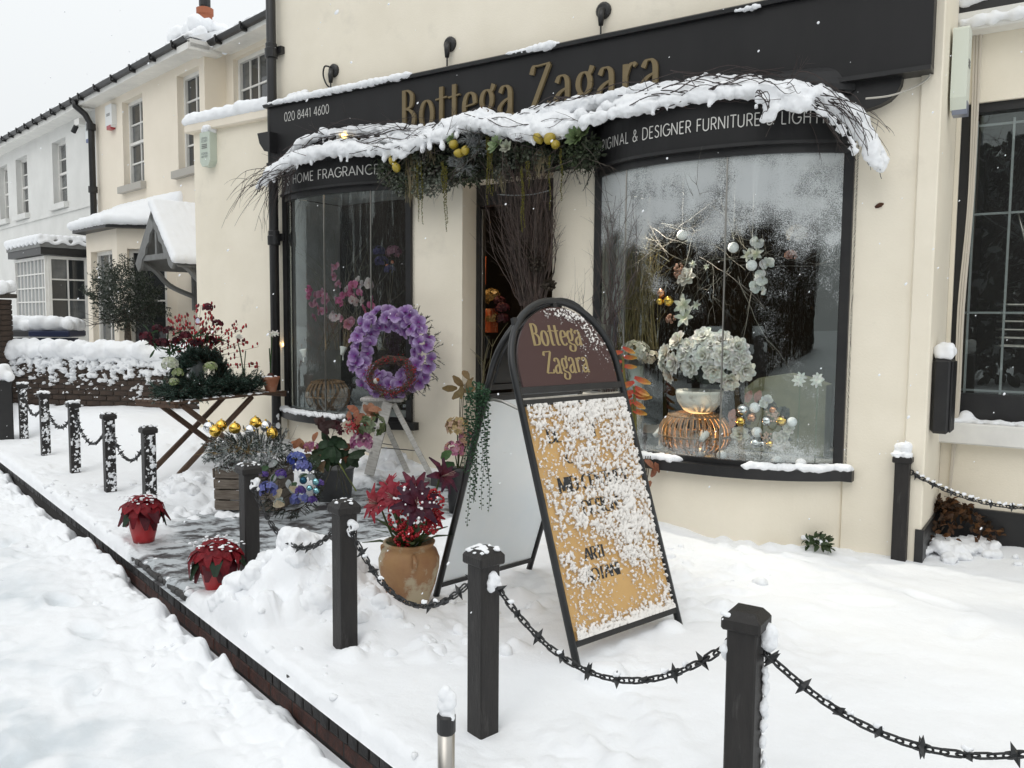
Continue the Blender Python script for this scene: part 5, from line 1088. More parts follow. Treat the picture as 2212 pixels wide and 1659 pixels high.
# trailing succulent hung on the A-board's left leg
tp = thing('trailing_succulent', 'green string succulent trailing down the left leg of the arched board', 'plant', (0, 0, 0))
top = atY(1033, 850, 4.02); bead = (.045, .11, .055)
for k in range(15):
    mb = MB(); a = top+Vector((random.uniform(-.06, .05), random.uniform(-.04, .03), random.uniform(-.02, .03))); Ln = [.28, .45, .62, .74, .40][k % 5]*random.uniform(.75, 1.05)*(1.0 if k > 2 else .9)
    dx = random.uniform(-.035, .02); pts = [a+Vector((dx*sin(u*1.6)+.006*sin(u*9+k), -.03*min(1, u*6)-.03, -Ln*u+.03*sin(min(1, u*5)*pi)*.6)) for u in np.linspace(0, 1, 16)]
    mb.tube(pts, .0013, 4, (.05, .10, .05), cap=False); n = int(Ln/.011)
    for i in range(n):
        u = i/n*15; j = min(int(u), 14); p = pts[j].lerp(pts[j+1], u-j); an = i*2.4; q = p+Vector((cos(an)*.009, sin(an)*.009, 0)); mb.sphere(q, .0068*random.uniform(.8, 1.1)*(1-.3*i/n), 6, 4, (1, 1, .8), col=vary(bead, .3))
    mb.build('strand', MT['vc'], tp, smooth=True)
mb = MB(); leafball(mb, top+Vector((0, -.02, .0)), .055, 90, .02, .012, [bead, (.06, .14, .07)]); mb.build('crown', MT['vc'], tp)
# ------------------------------------------------------------------ poinsettias
MT['redpot'] = mat('red_pot', (.42, .018, .022), .3, c2=(.34, .014, .018), vs=5)
def poinsettia(px, py, lab, s=1., seed=0):
    random.seed(seed); g = GP(px, py); t = thing('poinsettia', lab, 'plant', g, random.uniform(0, 6), group='red poinsettias on the kerb')
    MB().lathe([(.066*s, -.01), (.072*s, .02), (.088*s, .09*s), (.086*s, .15*s), (.083*s, .19*s), (.078*s, .19*s), (.076*s, .16*s), (0, .155*s)], n=24).build('pot', MT['redpot'], t, smooth=True)
    red = (.33, .012, .022); dk = (.16, .008, .016)
    mb = MB()
    for k in range(5):
        b = Vector((random.uniform(-.07, .07), random.uniform(-.07, .07), .26*s+random.uniform(-.03, .03))); mb.tube([(b.x*.3, b.y*.3, .14*s), b], .004, 4, (.05, .09, .03), cap=False)
    mb.build('stem', MT['vc'], t)
    for k in range(7):
        a = k*2.4; r = .0 if k == 0 else .085; b = Vector((r*cos(a), r*sin(a), .285*s-(.03 if k else 0))); mb = MB(); M = MZ(b, Vector((cos(a)*.7*(k > 0), sin(a)*.7*(k > 0), 1)))
        star(mb, M, .085, 6, dk, red, tilt=12, wd=.55, curl=.5); star(mb, M @ RZ(.5), .125, 6, red, dk, tilt=-8, wd=.5, curl=.7)
        mb.build('bract', MT['vc'], t)
    mb = MB()
    for k in range(14):
        a = random.uniform(0, 6.28); leaf(mb, TR(.03*cos(a), .03*sin(a), .22*s) @ RZ(a) @ RY(random.uniform(-.1, .5)), .15, .08, (.10, .012, .02) if k % 3 else (.02, .05, .025), .7)
    mb.build('leaves', MT['vc'], t)['kind'] = 'stuff'
    blob('snow', [((random.gauss(0, .055), random.gauss(0, .055), .284*s+random.uniform(-.025, .012)), random.uniform(.004, .011), (1.3, 1.3, .5)) for _ in range(110)], .0042, MT['snow'], t, smooth=1)
poinsettia(311, 1174, 'red poinsettia in a red pot at the left, by the kerb edge', 1., 3)
poinsettia(470, 1272, 'red poinsettia in a red pot half sunk behind a snow bank', .92, 9)
random.seed(21)
# ------------------------------------------------------------------ terracotta jar with red flowers
g = GP(884, 1292); jr = thing('terracotta_jar', 'bulbous worn terracotta jar in the snow beside the arched board', 'jar', g)
MT['jar'] = mat('worn_glaze', (.33, .185, .078), .65, c2=(.23, .105, .052), vs=5, bump=.35, bs=24, bdist=.008, c3=(.40, .33, .22), s3=6, lo3=.50, hi3=.58)
MB().lathe([(.085, -.05), (.105, 0), (.135, .08), (.156, .17), (.158, .215), (.142, .258), (.122, .275), (.132, .292), (.135, .302), (.122, .304), (.112, .285), (.12, .2), (0, .19)], n=36).build('body', MT['jar'], jr, smooth=True)
for a in (2.6, 5.0): MB().tube(cr([(.142*cos(a), .142*sin(a), .262), (.178*cos(a), .178*sin(a), .25), (.172*cos(a), .172*sin(a), .215), (.156*cos(a), .156*sin(a), .205)], 4), .011, 7).build('handle', MT['jar'], jr, smooth=True)
fl = thing('red_flower_bunch', 'bunch of frosted red amaryllis and red berries standing in the terracotta jar', 'flowers', g+Vector((0, 0, .2)))
for k, (x, y, z, r, c0, c1) in enumerate([(-.15, -.02, .30, .10, (.38, .07, .08), (.36, .02, .04)), (-.06, -.06, .34, .10, (.36, .06, .08), (.30, .015, .035)), (.05, -.10, .32, .12, (.16, .025, .045), (.05, .018, .04)), (.03, -.02, .36, .10, (.3, .03, .06), (.10, .02, .04)), (.16, .0, .44, .10, (.25, .04, .06), (.06, .025, .05)), (.11, -.05, .25, .08, (.4, .03, .05), (.35, .02, .04)), (-.10, .06, .36, .09, (.42, .03, .06), (.36, .02, .04))]):
    mb = MB(); p = Vector((x, y, z)); mb.tube([(x*.2, y*.2, 0), (x*.7, y*.7, z*.6), p], [.006, .006, .005], 5, (.10, .13, .04), cap=False)
    d = Vector((x*1.2, y-.12, .10)); M = MZ(p, d); star(mb, M, r, 6, c0, c1, tilt=38, wd=.42, curl=.8, cup=.5); star(mb, M @ RZ(.5), r*.85, 6, c0, c1, tilt=55, wd=.4, curl=.7)
    for i in range(5): mb.tube([p, p+(d.normalized()+rdir()*.25)*r*.8], .0018, 3, (.5, .35, .3), cap=False)
    mb.build('flower', MT['vc'], fl)
for k, (x, z) in enumerate([(-.05, .24), (.03, .20), (.12, .22), (.08, .30), (-.02, .15), (.14, .33)]):
    mb = MB(); y = -.08
    for i in range(70):
        d = rdir(); p = Vector((x, y, z))+Vector((d.x*.045, d.y*.04, d.z*.06)); mb.sphere(p, .0075, 6, 4, col=vary((.36, .012, .02), .3))
    mb.build('berry_cluster', MT['vcs'], fl, smooth=True)
mb = MB(); [leaf(mb, TR(0, 0, .05) @ RZ(a) @ RY(-random.uniform(.4, 1.)), .24, .05, (.05, .08, .03)) for a in np.linspace(0, 6, 12)]; mb.build('leaves', MT['vc'], fl)['kind'] = 'stuff'
blob('snow', [((.05+random.gauss(0, .07), -.12+random.gauss(0, .03), .33+random.gauss(0, .05)), random.uniform(.004, .009)) for _ in range(46)], .0035, MT['snow'], fl, smooth=1)
# ------------------------------------------------------------------ crate with frosted arrangement
c0 = GP(466, 1092); crate = thing('wooden_crate', 'weathered slatted wooden crate standing in snow under the frosted arrangement', 'crate', c0, -.06)
CW, CD, CH = .50, .34, .33
for k in range(4):
    z0_ = .0+k*.083
    MB().bbox(0, CW, -.012, 0, z0_, z0_+.072, .003).build('slat', MT['wood_d'], crate); MB().bbox(-.012, 0, 0, CD, z0_, z0_+.072, .003).build('slat', MT['wood_d'], crate, rot=(0, random.uniform(-.04, .04), 0)); MB().bbox(CW, CW+.012, 0, CD, z0_, z0_+.072, .003).build('slat', MT['wood_d'], crate); MB().bbox(0, CW, CD, CD+.012, z0_, z0_+.072, .003).build('slat', MT['wood_d'], crate)
for x, y in ((.012, .012), (CW-.012, .012), (.012, CD-.012), (CW-.012, CD-.012)): MB().box(x-.014, x+.014, y-.014, y+.014, 0, CH).build('corner_post', MT['wood_d'], crate)
ar = thing('frosted_arrangement', 'frosted fir arrangement with gold and silver baubles on the wooden crate', 'arrangement', c0+Vector((0, 0, CH)), -.06)
mb = MB()
for _ in range(260):
    x, y = random.uniform(-.06, CW+.03), random.uniform(-.06, CD+.04); e = min(x+.06, CW+.03-x, y+.06)
    d = Vector(((x-CW/2)*2.2, (y-CD/2)*2.6-.25, .7 if e > .08 else random.uniform(-.5, .4))); pine(mb, (x*.92+.02, y*.9+.02, .07+random.uniform(0, .13)), d, random.uniform(.07, .12), 30, .026, (.05, .08, .06), (.62, .65, .65), .0036)
mb.build('fir', MT['vc'], ar)['kind'] = 'stuff'
mb = MB(); [leafball(mb, (random.uniform(-.06, CW+.03), random.uniform(-.08, .18), random.uniform(.0, .17)), .03, 16, .022, .011, [(.50, .52, .52), (.36, .40, .39), (.62, .64, .64)]) for _ in range(120)]; mb.build('frosted_leaves', MT['vc'], ar)['kind'] = 'stuff'
bg, bs_ = sphere_me('bauble', .046, MT['goldb']), sphere_me('bauble', .046, MT['silvb'])
for (px, py), me in zip([(1040, 1430), (1160, 1415), (1100, 1470), (1290, 1440), (1440, 1460), (1490, 1385), (1590, 1420), (1650, 1490)], [bs_, bg, bg, bg, bs_, bg, bs_, bg]):
    d = ray(px*.2232+219.4, py*.2232+603.5); P_ = C0+d*((c0.y+(.17 if py < 1440 else .09))/d.y); L_ = Matrix.Rotation(.06, 4, 'Z') @ (P_-c0-Vector((0, 0, CH))); o = ob('bauble', me, ar, loc=L_)
    MB().lathe([(.008, .043), (.008, .054), (.004, .056)], n=8).build('cap', MT['goldb'], o)
mb = MB()
for _ in range(46):
    p = Vector((.2+random.gauss(0, .08), .05+random.gauss(0, .05), .12)); twig(mb, p, Vector((random.uniform(-1, 1), random.uniform(-1, .2), random.uniform(-.1, .5))), random.uniform(.1, .2), .0022, (.42, .27, .08), .5, 5, 0)
for _ in range(12): twig(mb, (random.uniform(0, CW), random.uniform(.1, CD), .08), (random.uniform(-.5, .5), .2, 1), random.uniform(.12, .26), .0018, (.12, .085, .06), .3, 6, 2)
mb.build('gold_twigs', MT['twig'], ar)['kind'] = 'stuff'
# ------------------------------------------------------------------ blue wreath, bucket bouquet
wc = atY(628, 1050, 6.08); bw_ = thing('blue_wreath', 'wreath of blue hydrangeas and aqua baubles leaning in the snow', 'wreath', wc, 0, rot=(radians(-12), 0, radians(6)))
RW_ = .175
mb = MB()
for i in range(200):
    a = random.uniform(0, 6.28); p = Vector((RW_*cos(a), random.uniform(-.02, .04), RW_*sin(a))); d = Vector((cos(a+random.uniform(-1.4, 1.4)), random.uniform(-.7, .2), sin(a+random.uniform(-1.4, 1.4)))); pine(mb, p, d, .08, 18, .02, (.03, .06, .04), (.25, .30, .28), .0025)
mb.build('fir', MT['vc'], bw_)['kind'] = 'stuff'
blu = [(.12, .16, .50), (.20, .26, .58), (.05, .08, .38)]; lav = [(.30, .34, .66), (.22, .24, .60)]; vio = [(.13, .07, .36), (.24, .16, .48)]
for (px, py, r, cols) in [(850, 585, .062, blu), (890, 640, .062, lav), (655, 800, .07, lav), (880, 870, .062, lav), (740, 690, .04, vio), (970, 880, .035, vio), (880, 810, .04, vio), (620, 690, .03, vio), (1020, 760, .03, vio)]:
    q = atY(px*.2976+384, py*.2976+822.9, 6.02)-wc; mb = MB(); hydrangea(mb, q, r, cols, 34, f=.36); mb.build('hydrangea', MT['vc'], bw_)
for (px, py, r, mm) in [(985, 760, .026, 'aquab'), (940, 805, .022, 'aquab'), (990, 825, .024, 'aquab'), (895, 750, .028, 'tealb')]:
    q = atY(px*.2976+384, py*.2976+822.9, 5.96)-wc; ob('bauble', sphere_me('bauble', r, MT[mm]), bw_, loc=q)
mb = MB()
for (px, py, an) in [(770, 915, 2.8), (745, 800, -2.4), (800, 790, -.6)]:
    q = atY(px*.2976+384, py*.2976+822.9, 5.99)-wc; [mb.petal(TR(*q) @ Matrix.Rotation(pi/2, 4, 'X') @ RZ(an+k*.2), .085, .035, .2, .3, (.55, .45, .30), (.62, .55, .40)) for k in range(3)]
for (px, py) in [(700, 690), (650, 640), (700, 900), (930, 700), (800, 800)]:
    q = atY(px*.2976+384, py*.2976+822.9, 6.0)-wc; [leaf(mb, TR(*q) @ Matrix.Rotation(pi/2, 4, 'X') @ RZ(random.uniform(0, 6)), .07, .045, (.07, .13, .06) if k % 2 else (.42, .45, .45)) for k in range(3)]
mb.build('leaves', MT['vc'], bw_)['kind'] = 'stuff'
bk = GP(722, 1052); bkt = thing('grey_bucket', 'dark grey bucket half buried in snow behind the blue wreath', 'bucket', bk)
MB().lathe([(.13, -.05), (.16, .24), (.168, .245), (.168, .255), (.155, .25), (.14, .1), (0, .1)], n=28).build('body', mat('zinc', (.085, .088, .09), .5, c2=(.12, .12, .12), vs=8), bkt, smooth=True)
bq = thing('autumn_bouquet', 'loose bouquet of pink hydrangea, bronze leaves and dark foliage in the grey bucket', 'bouquet', bk+Vector((0, -.12, .24)))
def q2(px, py, Y): return atY(px*.2976+384, py*.2976+822.9, Y)-bk-Vector((0, -.12, .24))
Yb = bk.y-.2
for nm, px, py, r, cols in [('hydrangea', 1335, 445, .085, [(.55, .20, .36), (.62, .30, .45), (.42, .12, .28)]), ('hydrangea', 970, 490, .06, [(.50, .20, .30), (.45, .24, .18), (.40, .12, .25)]), ('hydrangea', 1140, 350, .075, [(.09, .02, .03), (.06, .018, .02)]), ('hydrangea', 1400, 330, .11, [(.16, .20, .09), (.22, .27, .16), (.10, .14, .05)])]:
    mb = MB(); hydrangea(mb, q2(px, py, Yb), r, cols, 46, f=.32); mb.build(nm, MT['vc'], bq)
mb = MB(); bloom(mb, MZ(q2(1225, 325, Yb-.03), (0, -1, .3)), .05, (.7, .62, .50), (.75, .66, .55)); mb.build('carnation', MT['vc'], bq)
mb = MB()
for px, py, c, n, L_ in [(1060, 310, (.05, .022, .02), 9, .11), (1310, 250, (.40, .16, .09), 7, .10), (1400, 235, (.36, .17, .10), 5, .10), (930, 450, (.38, .17, .08), 5, .09), (985, 580, (.22, .14, .08), 6, .09), (1190, 560, (.22, .09, .05), 5, .09), (1120, 480, (.03, .065, .03), 14, .12), (1250, 540, (.035, .06, .03), 10, .12), (1050, 540, (.04, .065, .03), 9, .12)]:
    for _ in range(n): leaf(mb, MZ(q2(px+random.gauss(0, 28), py+random.gauss(0, 22), Yb+random.uniform(-.06, .06)), Vector((random.uniform(-1, 1), -1.1, random.uniform(-.2, 1)))) , L_, L_*.6, c)
mb.build('leaves', MT['vc'], bq)['kind'] = 'stuff'
mb = MB(); [mb.sphere(q2(1290+random.gauss(0, 30), 330+random.gauss(0, 24), Yb-.05), .008, 6, 4, col=vary((.30, .02, .025))) for _ in range(70)]; mb.build('berries', MT['vcs'], bq, smooth=True)['kind'] = 'stuff'
for (ax, ay, bx, by, c, r) in [(1160, 580, 1295, 800, (.22, .26, .07), .006), (1150, 590, 1210, 830, (.05, .05, .03), .004), (1165, 600, 1240, 820, (.06, .05, .03), .004), (1130, 600, 1020, 840, (.08, .08, .04), .003), (1120, 610, 1050, 800, (.07, .06, .04), .003), (1170, 590, 1150, 800, (.05, .05, .03), .0035), (1180, 600, 1270, 760, (.07, .07, .04), .003)]:
    mb = MB(); mb.tube([q2(ax, ay, Yb-.02), q2(bx, by, Yb-.16)], r, 5, c); mb.build('stem', MT['vc'], bq)
mb = MB(); [twig(mb, q2(1100, 450, Yb), Vector((random.uniform(-.6, .9), random.uniform(-.2, .2), 1)), random.uniform(.22, .42), .0018, (.06, .04, .035), .2, 6, 2) for _ in range(7)]; mb.build('twigs', MT['twig'], bq)['kind'] = 'stuff'
# ------------------------------------------------------------------ step ladder, purple wreath, berry wreath
ld = thing('step_ladder', 'small worn white wooden step ladder carrying the purple wreath', 'ladder', (0, 0, 0))
def plank(a, b, w, th, name, m, nrm=(0, 0, 1)):
    a, b = Vector(a), Vector(b); d = (b-a); L_ = d.length; d.normalize(); n_ = Vector(nrm); n_ = (n_-d*n_.dot(d)).normalized(); s_ = d.cross(n_)
    M = Matrix((d, s_, n_)).transposed().to_4x4(); M.translation = a; mb = MB(); mb.bbox(0, L_, -w/2, w/2, -th/2, th/2, min(.004, th/4), M=None); o = mb.build(name, m, ld_parent); o.matrix_local = M; return o
ld_parent = ld
lc_ = atY(829, 862, 7.16); MB().bbox(-.185, .185, -.10, .10, -.017, .017, .010).build('top_board', MT['wood_w'], ld, loc=lc_, rot=(0, 0, -.12))
dep = Vector((-.18, .28, 0)).normalized()
sn, sf_, fn, ff = atY(838, 869, 7.04), atY(796, 866, 7.28), atY(797, 1026, 6.98), atY(757, 1006, 7.22)
rn, rf_, gn, gf = atY(850, 872, 7.08), atY(812, 870, 7.30), atY(935, 1036, 7.02), atY(882, 1024, 7.26)
plank(sn, fn, .026, .085, 'stile', MT['wood_w'], (1, 0, .2)); plank(sf_, ff, .026, .085, 'stile', MT['wood_w'], (1, 0, .2))
plank(rn, gn, .024, .045, 'rear_leg', MT['wood_w'], (1, 0, .2)); plank(rf_, gf, .024, .045, 'rear_leg', MT['wood_w'], (1, 0, .2))
for u in (.33, .68): plank(sn.lerp(fn, u), sf_.lerp(ff, u), .10, .02, 'tread', MT['wood_w'])
plank(sn.lerp(fn, .08)+Vector((.01, .02, 0)), sf_.lerp(ff, .08)+Vector((.01, .02, 0)), .02, .11, 'back_rail', MT['wood_w'])
plank(sn.lerp(fn, .62), rn.lerp(gn, .62), .007, .007, 'stay', MT['iron']); plank(sf_.lerp(ff, .6), rf_.lerp(gf, .6), .007, .007, 'stay', MT['iron'])
pw = atY(847, 762, 7.12); PRx = radians(-6); pur = thing('purple_wreath', 'large wreath of purple orchids leaning on the step ladder', 'wreath', pw, rot=(PRx, 0, radians(-18)))
mb = MB()
for i in range(330):
    a = random.uniform(0, 6.28); r = .30+random.uniform(-.05, .10); p = Vector((r*cos(a), .06+random.uniform(-.02, .04), r*sin(a))); pine(mb, p, Vector((cos(a)+random.gauss(0, .5), random.uniform(-.3, .2), sin(a)+random.gauss(0, .5))), .07, 14, .025, (.022, .05, .028), None, .003)
mb.build('fir', MT['vc'], pur)['kind'] = 'stuff'
for i in range(84):
    k = i % 3; r = (.235, .30, .36)[k]+random.uniform(-.02, .02); a = 2*pi*(i/84)+random.uniform(-.05, .05)
    p = Vector((r*cos(a), -.03-(.05 if k == 1 else 0)+random.uniform(-.02, .02), r*sin(a))); d = Vector((cos(a)*(k-1)*.7+random.gauss(0, .25), -1, sin(a)*(k-1)*.7+random.gauss(0, .25)))
    mb = MB(); orchid(mb, MZ(p, d), .063*random.uniform(.85, 1.12)); mb.build('orchid', MT['vc'], pur)
rbw = atY(845, 812, 6.92); rw = thing('berry_wreath', 'small twig wreath with red berries resting inside the purple wreath', 'wreath', rbw, rot=(radians(-20), 0, radians(-12)))
mb = MB()
for i in range(90):
    a = random.uniform(0, 6.28); pts = []
    ro, zo = random.gauss(0, .022), random.gauss(0, .02)
    for k in range(9): b = a+k*.22; pts.append(((.185+ro+.012*sin(k*1.7+i))*cos(b), zo+.012*cos(k*1.3+i), (.145+ro*.8+.012*sin(k*1.7+i))*sin(b)))
    mb.tube(pts, .0025, 4, vary((.075, .045, .03), .3), cap=False)
mb.build('twigs', MT['twig'], rw)['kind'] = 'stuff'
mb = MB(); [mb.sphere(((.19+random.gauss(0, .025))*cos(a), random.gauss(-.01, .02), (.148+random.gauss(0, .022))*sin(a)), .0055, 5, 4, col=vary((.26, .015, .02), .35)) for a in np.random.uniform(0, 6.28, 330)]; mb.build('berries', MT['vcs'], rw, smooth=True)['kind'] = 'stuff'
rbn = thing('robin_ornament', 'small white and orange bird ornament on the berry wreath', 'ornament', atY(812, 823, 6.83))
MB().sphere((0, 0, 0), .022, 12, 8, (1, 1, 1.1), col=(.7, .68, .64)).build('body', MT['vc'], rbn, smooth=True); MB().sphere((.014, -.003, .010), .017, 10, 7, col=(.45, .10, .02)).build('breast', MT['vc'], rbn, smooth=True)
# hydrangeas in a tall vase behind the A-board
hv = atY(990, 1075, 6.2); hv.z = ground_z(hv.x, hv.y); hyd = thing('hydrangea_vase', 'tall dark vase of cream and pink hydrangeas behind the arched board', 'vase', hv)
MB().lathe([(.07, 0), (.08, .12), (.06, .3), (.075, .34)], n=20).build('vase', MT['black'], hyd, smooth=True)
for px, py, r, cols in [(988, 922, .085, [(.55, .42, .22), (.62, .42, .30), (.50, .38, .16)]), (982, 972, .075, [(.58, .20, .34), (.55, .28, .22), (.60, .32, .40)]), (1010, 950, .07, [(.5, .3, .2), (.5, .2, .3)])]:
    mb = MB(); q = atY(px, py, 6.15)-hv; hydrangea(mb, q, r, cols, 60, f=.30); mb.tube([(0, 0, .3), q], .005, 5, (.06, .08, .03)); mb.build('hydrangea', MT['vc'], hyd)
mb = MB(); q = atY(975, 975, 6.06)-hv; leaf(mb, MZ(q, (-.2, -1, .2)), .10, .07, (.07, .14, .05)); mb.build('leaf', MT['vc'], hyd); mb = MB(); leaf(mb, MZ(q+Vector((.02, .05, -.1)), (-.4, -1, 0)), .14, .08, (.04, .09, .035)); mb.build('leaf', MT['vc'], hyd)
mb = MB(); [leaf(mb, MZ(atY(1005+random.uniform(-20, 20), 832+random.uniform(-14, 18), 6.2)-hv, (random.uniform(-1, .5), -1, random.uniform(-.5, 1))), .11, .055, (.20, .14, .06)) for _ in range(9)]; [mb.tube([(0, 0, .32), atY(1005+random.uniform(-12, 12), 830, 6.2)-hv], .004, 4, (.1, .08, .05)) for _ in range(3)]; mb.build('magnolia_leaves', MT['vc'], hyd)['kind'] = 'stuff'
# heliconia stems standing by the right window
hl = GP(1392, 1148); hl = Vector((hl.x, hl.y+.15, hl.z)); hel = thing('heliconia', 'red and yellow heliconia spray beside the right bow window', 'flowers', hl)
for px, py, s in [(1370, 835, 1.), (1365, 865, .9), (1345, 770, .8)]:
    mb = MB(); b = atY(px, py, hl.y)-hl; mb.tube([(0, 0, 0), (b.x*.6, 0, b.z*.5), b], .009, 6, (.22, .20, .06))
    for k in range(6):
        d = Vector(((1 if k % 2 else -.6)*.8, -.4, .55-.02*k)); M = MZ(b+Vector((0, 0, .035*(k-3))), d.cross(Vector((0, 1, 0)))); mb.petal(MZ(b+Vector((0, 0, .032*(k-3))), Vector((0, -1, .4)), roll=(-.5 if k % 2 else pi+.3)+random.uniform(-.3, .3)), .12*s, .045*s, .5, -.1, (.50, .05, .05), (.48, .30, .05))
    mb.build('bract_spray', MT['vc'], hel)
mb = MB(); [leaf(mb, MZ(atY(1408+random.uniform(-4, 6), 1000+k*10, hl.y)-hl, (random.uniform(-.3, 1), -1, .3), ), .09, .05, (.36, .15, .09)) for k in range(5)]; [mb.tube([(0, 0, 0), atY(1395+k*5, 985, hl.y)-hl], .004, 4, (.1, .08, .05)) for k in range(3)]; mb.build('bronze_leaves', MT['vc'], hel)['kind'] = 'stuff'
# ------------------------------------------------------------------ folding table and what stands on it
TZ = .77; A_, B_, C_ = G(375, 869, TZ), G(265, 854, TZ), G(620, 844, TZ)
lu = (C_-A_); TL_ = lu.length; lu.normalize(); lv = Vector((-lu.y, lu.x, 0)); TD = min(.62, max(.45, (B_-A_).length)); TD = .5
tb = thing('folding_table', 'dark slatted folding table with crossed legs beside the drainpipe', 'table', (A_.x, A_.y, 0), atan2(lu.y, lu.x)); TL_ = min(TL_, 1.75)
for k in range(6): MB().bbox(0, TL_, k*TD/6+.004, (k+1)*TD/6-.004, TZ-.02, TZ, .003).build('slat', MT['wood_t'], tb)
for x in (.03, TL_-.03): MB().box(x-.02, x+.02, 0, TD, TZ-.055, TZ-.021).build('batten', MT['wood_t'], tb)
ld_parent = tb
for y_, sh in ((.05, .0), (TD-.05, .06)):
    plank((.12+sh, y_, TZ-.03), (1.02+sh, y_, .08), .05, .025, 'leg', MT['wood_t'], (0, 1, 0)); plank((.98+sh, y_+.03, TZ-.03), (.02+sh, y_+.03, .06), .05, .025, 'leg', MT['wood_t'], (0, 1, 0))
mb = MB(); sp = [((random.uniform(.02, TL_-.02), random.uniform(.0, TD), TZ+.001), random.uniform(.008, .02), (1.5, 1.5, .35)) for _ in range(160)]; blob('snow', sp, .006, MT['snow'], tb, smooth=1)
def onT(px, py, v=.25):           # a point over the table, v across it
    o = A_+lv*v; n_ = Vector((-lu.y, lu.x, 0)); d = ray(px, py); return C0+d*((o-C0).dot(n_)/d.dot(n_))
gar = thing('fir_garland', 'bushy fir garland lying along the folding table', 'garland', (0, 0, 0)); mb = MB()
for i in range(760):
    u = random.uniform(.10, 1.12); p = A_+lu*u+lv*random.uniform(.06, .36)+Vector((0, 0, .01+random.uniform(0, .13)*(1-.35*abs(u-.7)))); pine(mb, p, lu*random.uniform(-1, 1)+Vector((0, -.5, 0))*random.random()+Vector((0, 0, random.uniform(-.15, .5))), .13, 34, .032, (.025, .062, .042), (.13, .19, .16), .0036)
mb.build('fir', MT['vc'], gar)['kind'] = 'stuff'
p0 = onT(437, 838, .20); fw = thing('fir_wreath', 'upright fir wreath with pale green hydrangeas on the folding table', 'wreath', p0, rot=(radians(-8), 0, atan2(lu.y, lu.x))); mb = MB()
for i in range(760):
    a = random.uniform(-.35, pi+.35); r = .215+random.uniform(-.05, .055); p = Vector((r*cos(a)*1.05, random.uniform(-.05, .05), .06+r*sin(a))); pine(mb, p, Vector((-sin(a)+cos(a)*.6, random.uniform(-.6, .4), cos(a)+sin(a)*.6)), .10, 30, .028, (.022, .055, .038), (.10, .15, .13), .0034)
mb.build('fir', MT['vc'], fw)['kind'] = 'stuff'
Mi = (Matrix.Translation(p0) @ Euler((radians(-8), 0, atan2(lu.y, lu.x))).to_matrix().to_4x4()).inverted()
for px, py, r in [(367, 786, .062), (454, 794, .055), (384, 806, .045), (376, 826, .04)]:
    mb = MB(); hydrangea(mb, Mi @ onT(px, py, .12), r, [(.55, .62, .36), (.66, .70, .50), (.45, .56, .24)] if px != 367 else [(.78, .80, .68), (.70, .74, .56)], 40, f=.4); mb.build('hydrangea', MT['vc'], fw)
vb = onT(425, 842, .34); rh = thing('rosehip_vase', 'vase of red rosehip branches rising behind the fir wreath', 'vase', vb)
MB().lathe([(.06, 0), (.075, .05), (.07, .2), (.085, .27)], n=18).build('vase', mat('grey_glass', (.2, .22, .22), .2), rh, smooth=True)
for k in range(36):
    mb = MB(); tx = 345+175*(k/29.)+random.uniform(-10, 10); ty = 655+((tx-425)/95.)**2*45+random.uniform(0, 70)
    tip = onT(tx, ty, .34+random.uniform(-.08, .08))-vb; pts = [Vector((0, 0, .22)), Vector((tip.x*.35, tip.y*.3, .22+(tip.z-.22)*.5)), tip]; pts = cr(pts, 4); mb.tube(pts, [.0035-.002*i/(len(pts)-1) for i in range(len(pts))], 4, (.20, .12, .07), cap=False)
    for j in range(random.randint(8, 12)):
        i = random.randint(len(pts)//2, len(pts)-1); q = pts[i]+rdir()*.035; q.z = max(q.z, pts[i].z); mb.tube([pts[i], q], .0012, 3, (.2, .12, .06), cap=False); mb.sphere(q, .0125, 7, 5, (.75, .75, 1.35), col=vary((.36, .018, .025) if random.random() < .75 else (.10, .012, .018), .3))
    mb.build('rosehip_branch', MT['vcs'], rh, smooth=True)
for px, py, r in [(315, 728, .05), (335, 742, .045), (352, 742, .05), (365, 715, .045), (385, 738, .05), (425, 742, .05), (455, 738, .055), (448, 665, .045), (470, 700, .045), (340, 710, .04), (400, 725, .045)]:
    mb = MB(); hydrangea(mb, onT(px, py, .28)-vb, r, [(.05, .012, .02), (.09, .016, .028), (.16, .02, .035)], 34, f=.4); mb.build('dark_flower', MT['vc'], rh)
mb = MB(); [leaf(mb, MZ(onT(random.uniform(320, 480), random.uniform(715, 775), .3)-vb, rdir()), .10, .02, (.045, .09, .04)) for _ in range(110)]; mb.build('leaves', MT['vc'], rh)['kind'] = 'stuff'
mb = MB(); q = onT(427, 693, .2)-vb; mb.prism([(.028*cos(a+.3), .028*sin(a+.3)) for a in np.linspace(0, 6.283, 6)[:-1]], -.0012, .0012, M=TR(*q) @ RZ(-.5) @ Matrix.Rotation(pi/2, 4, 'X')); mb.build('price_tag', mat('pale_tag', (.62, .63, .78), .6), rh)
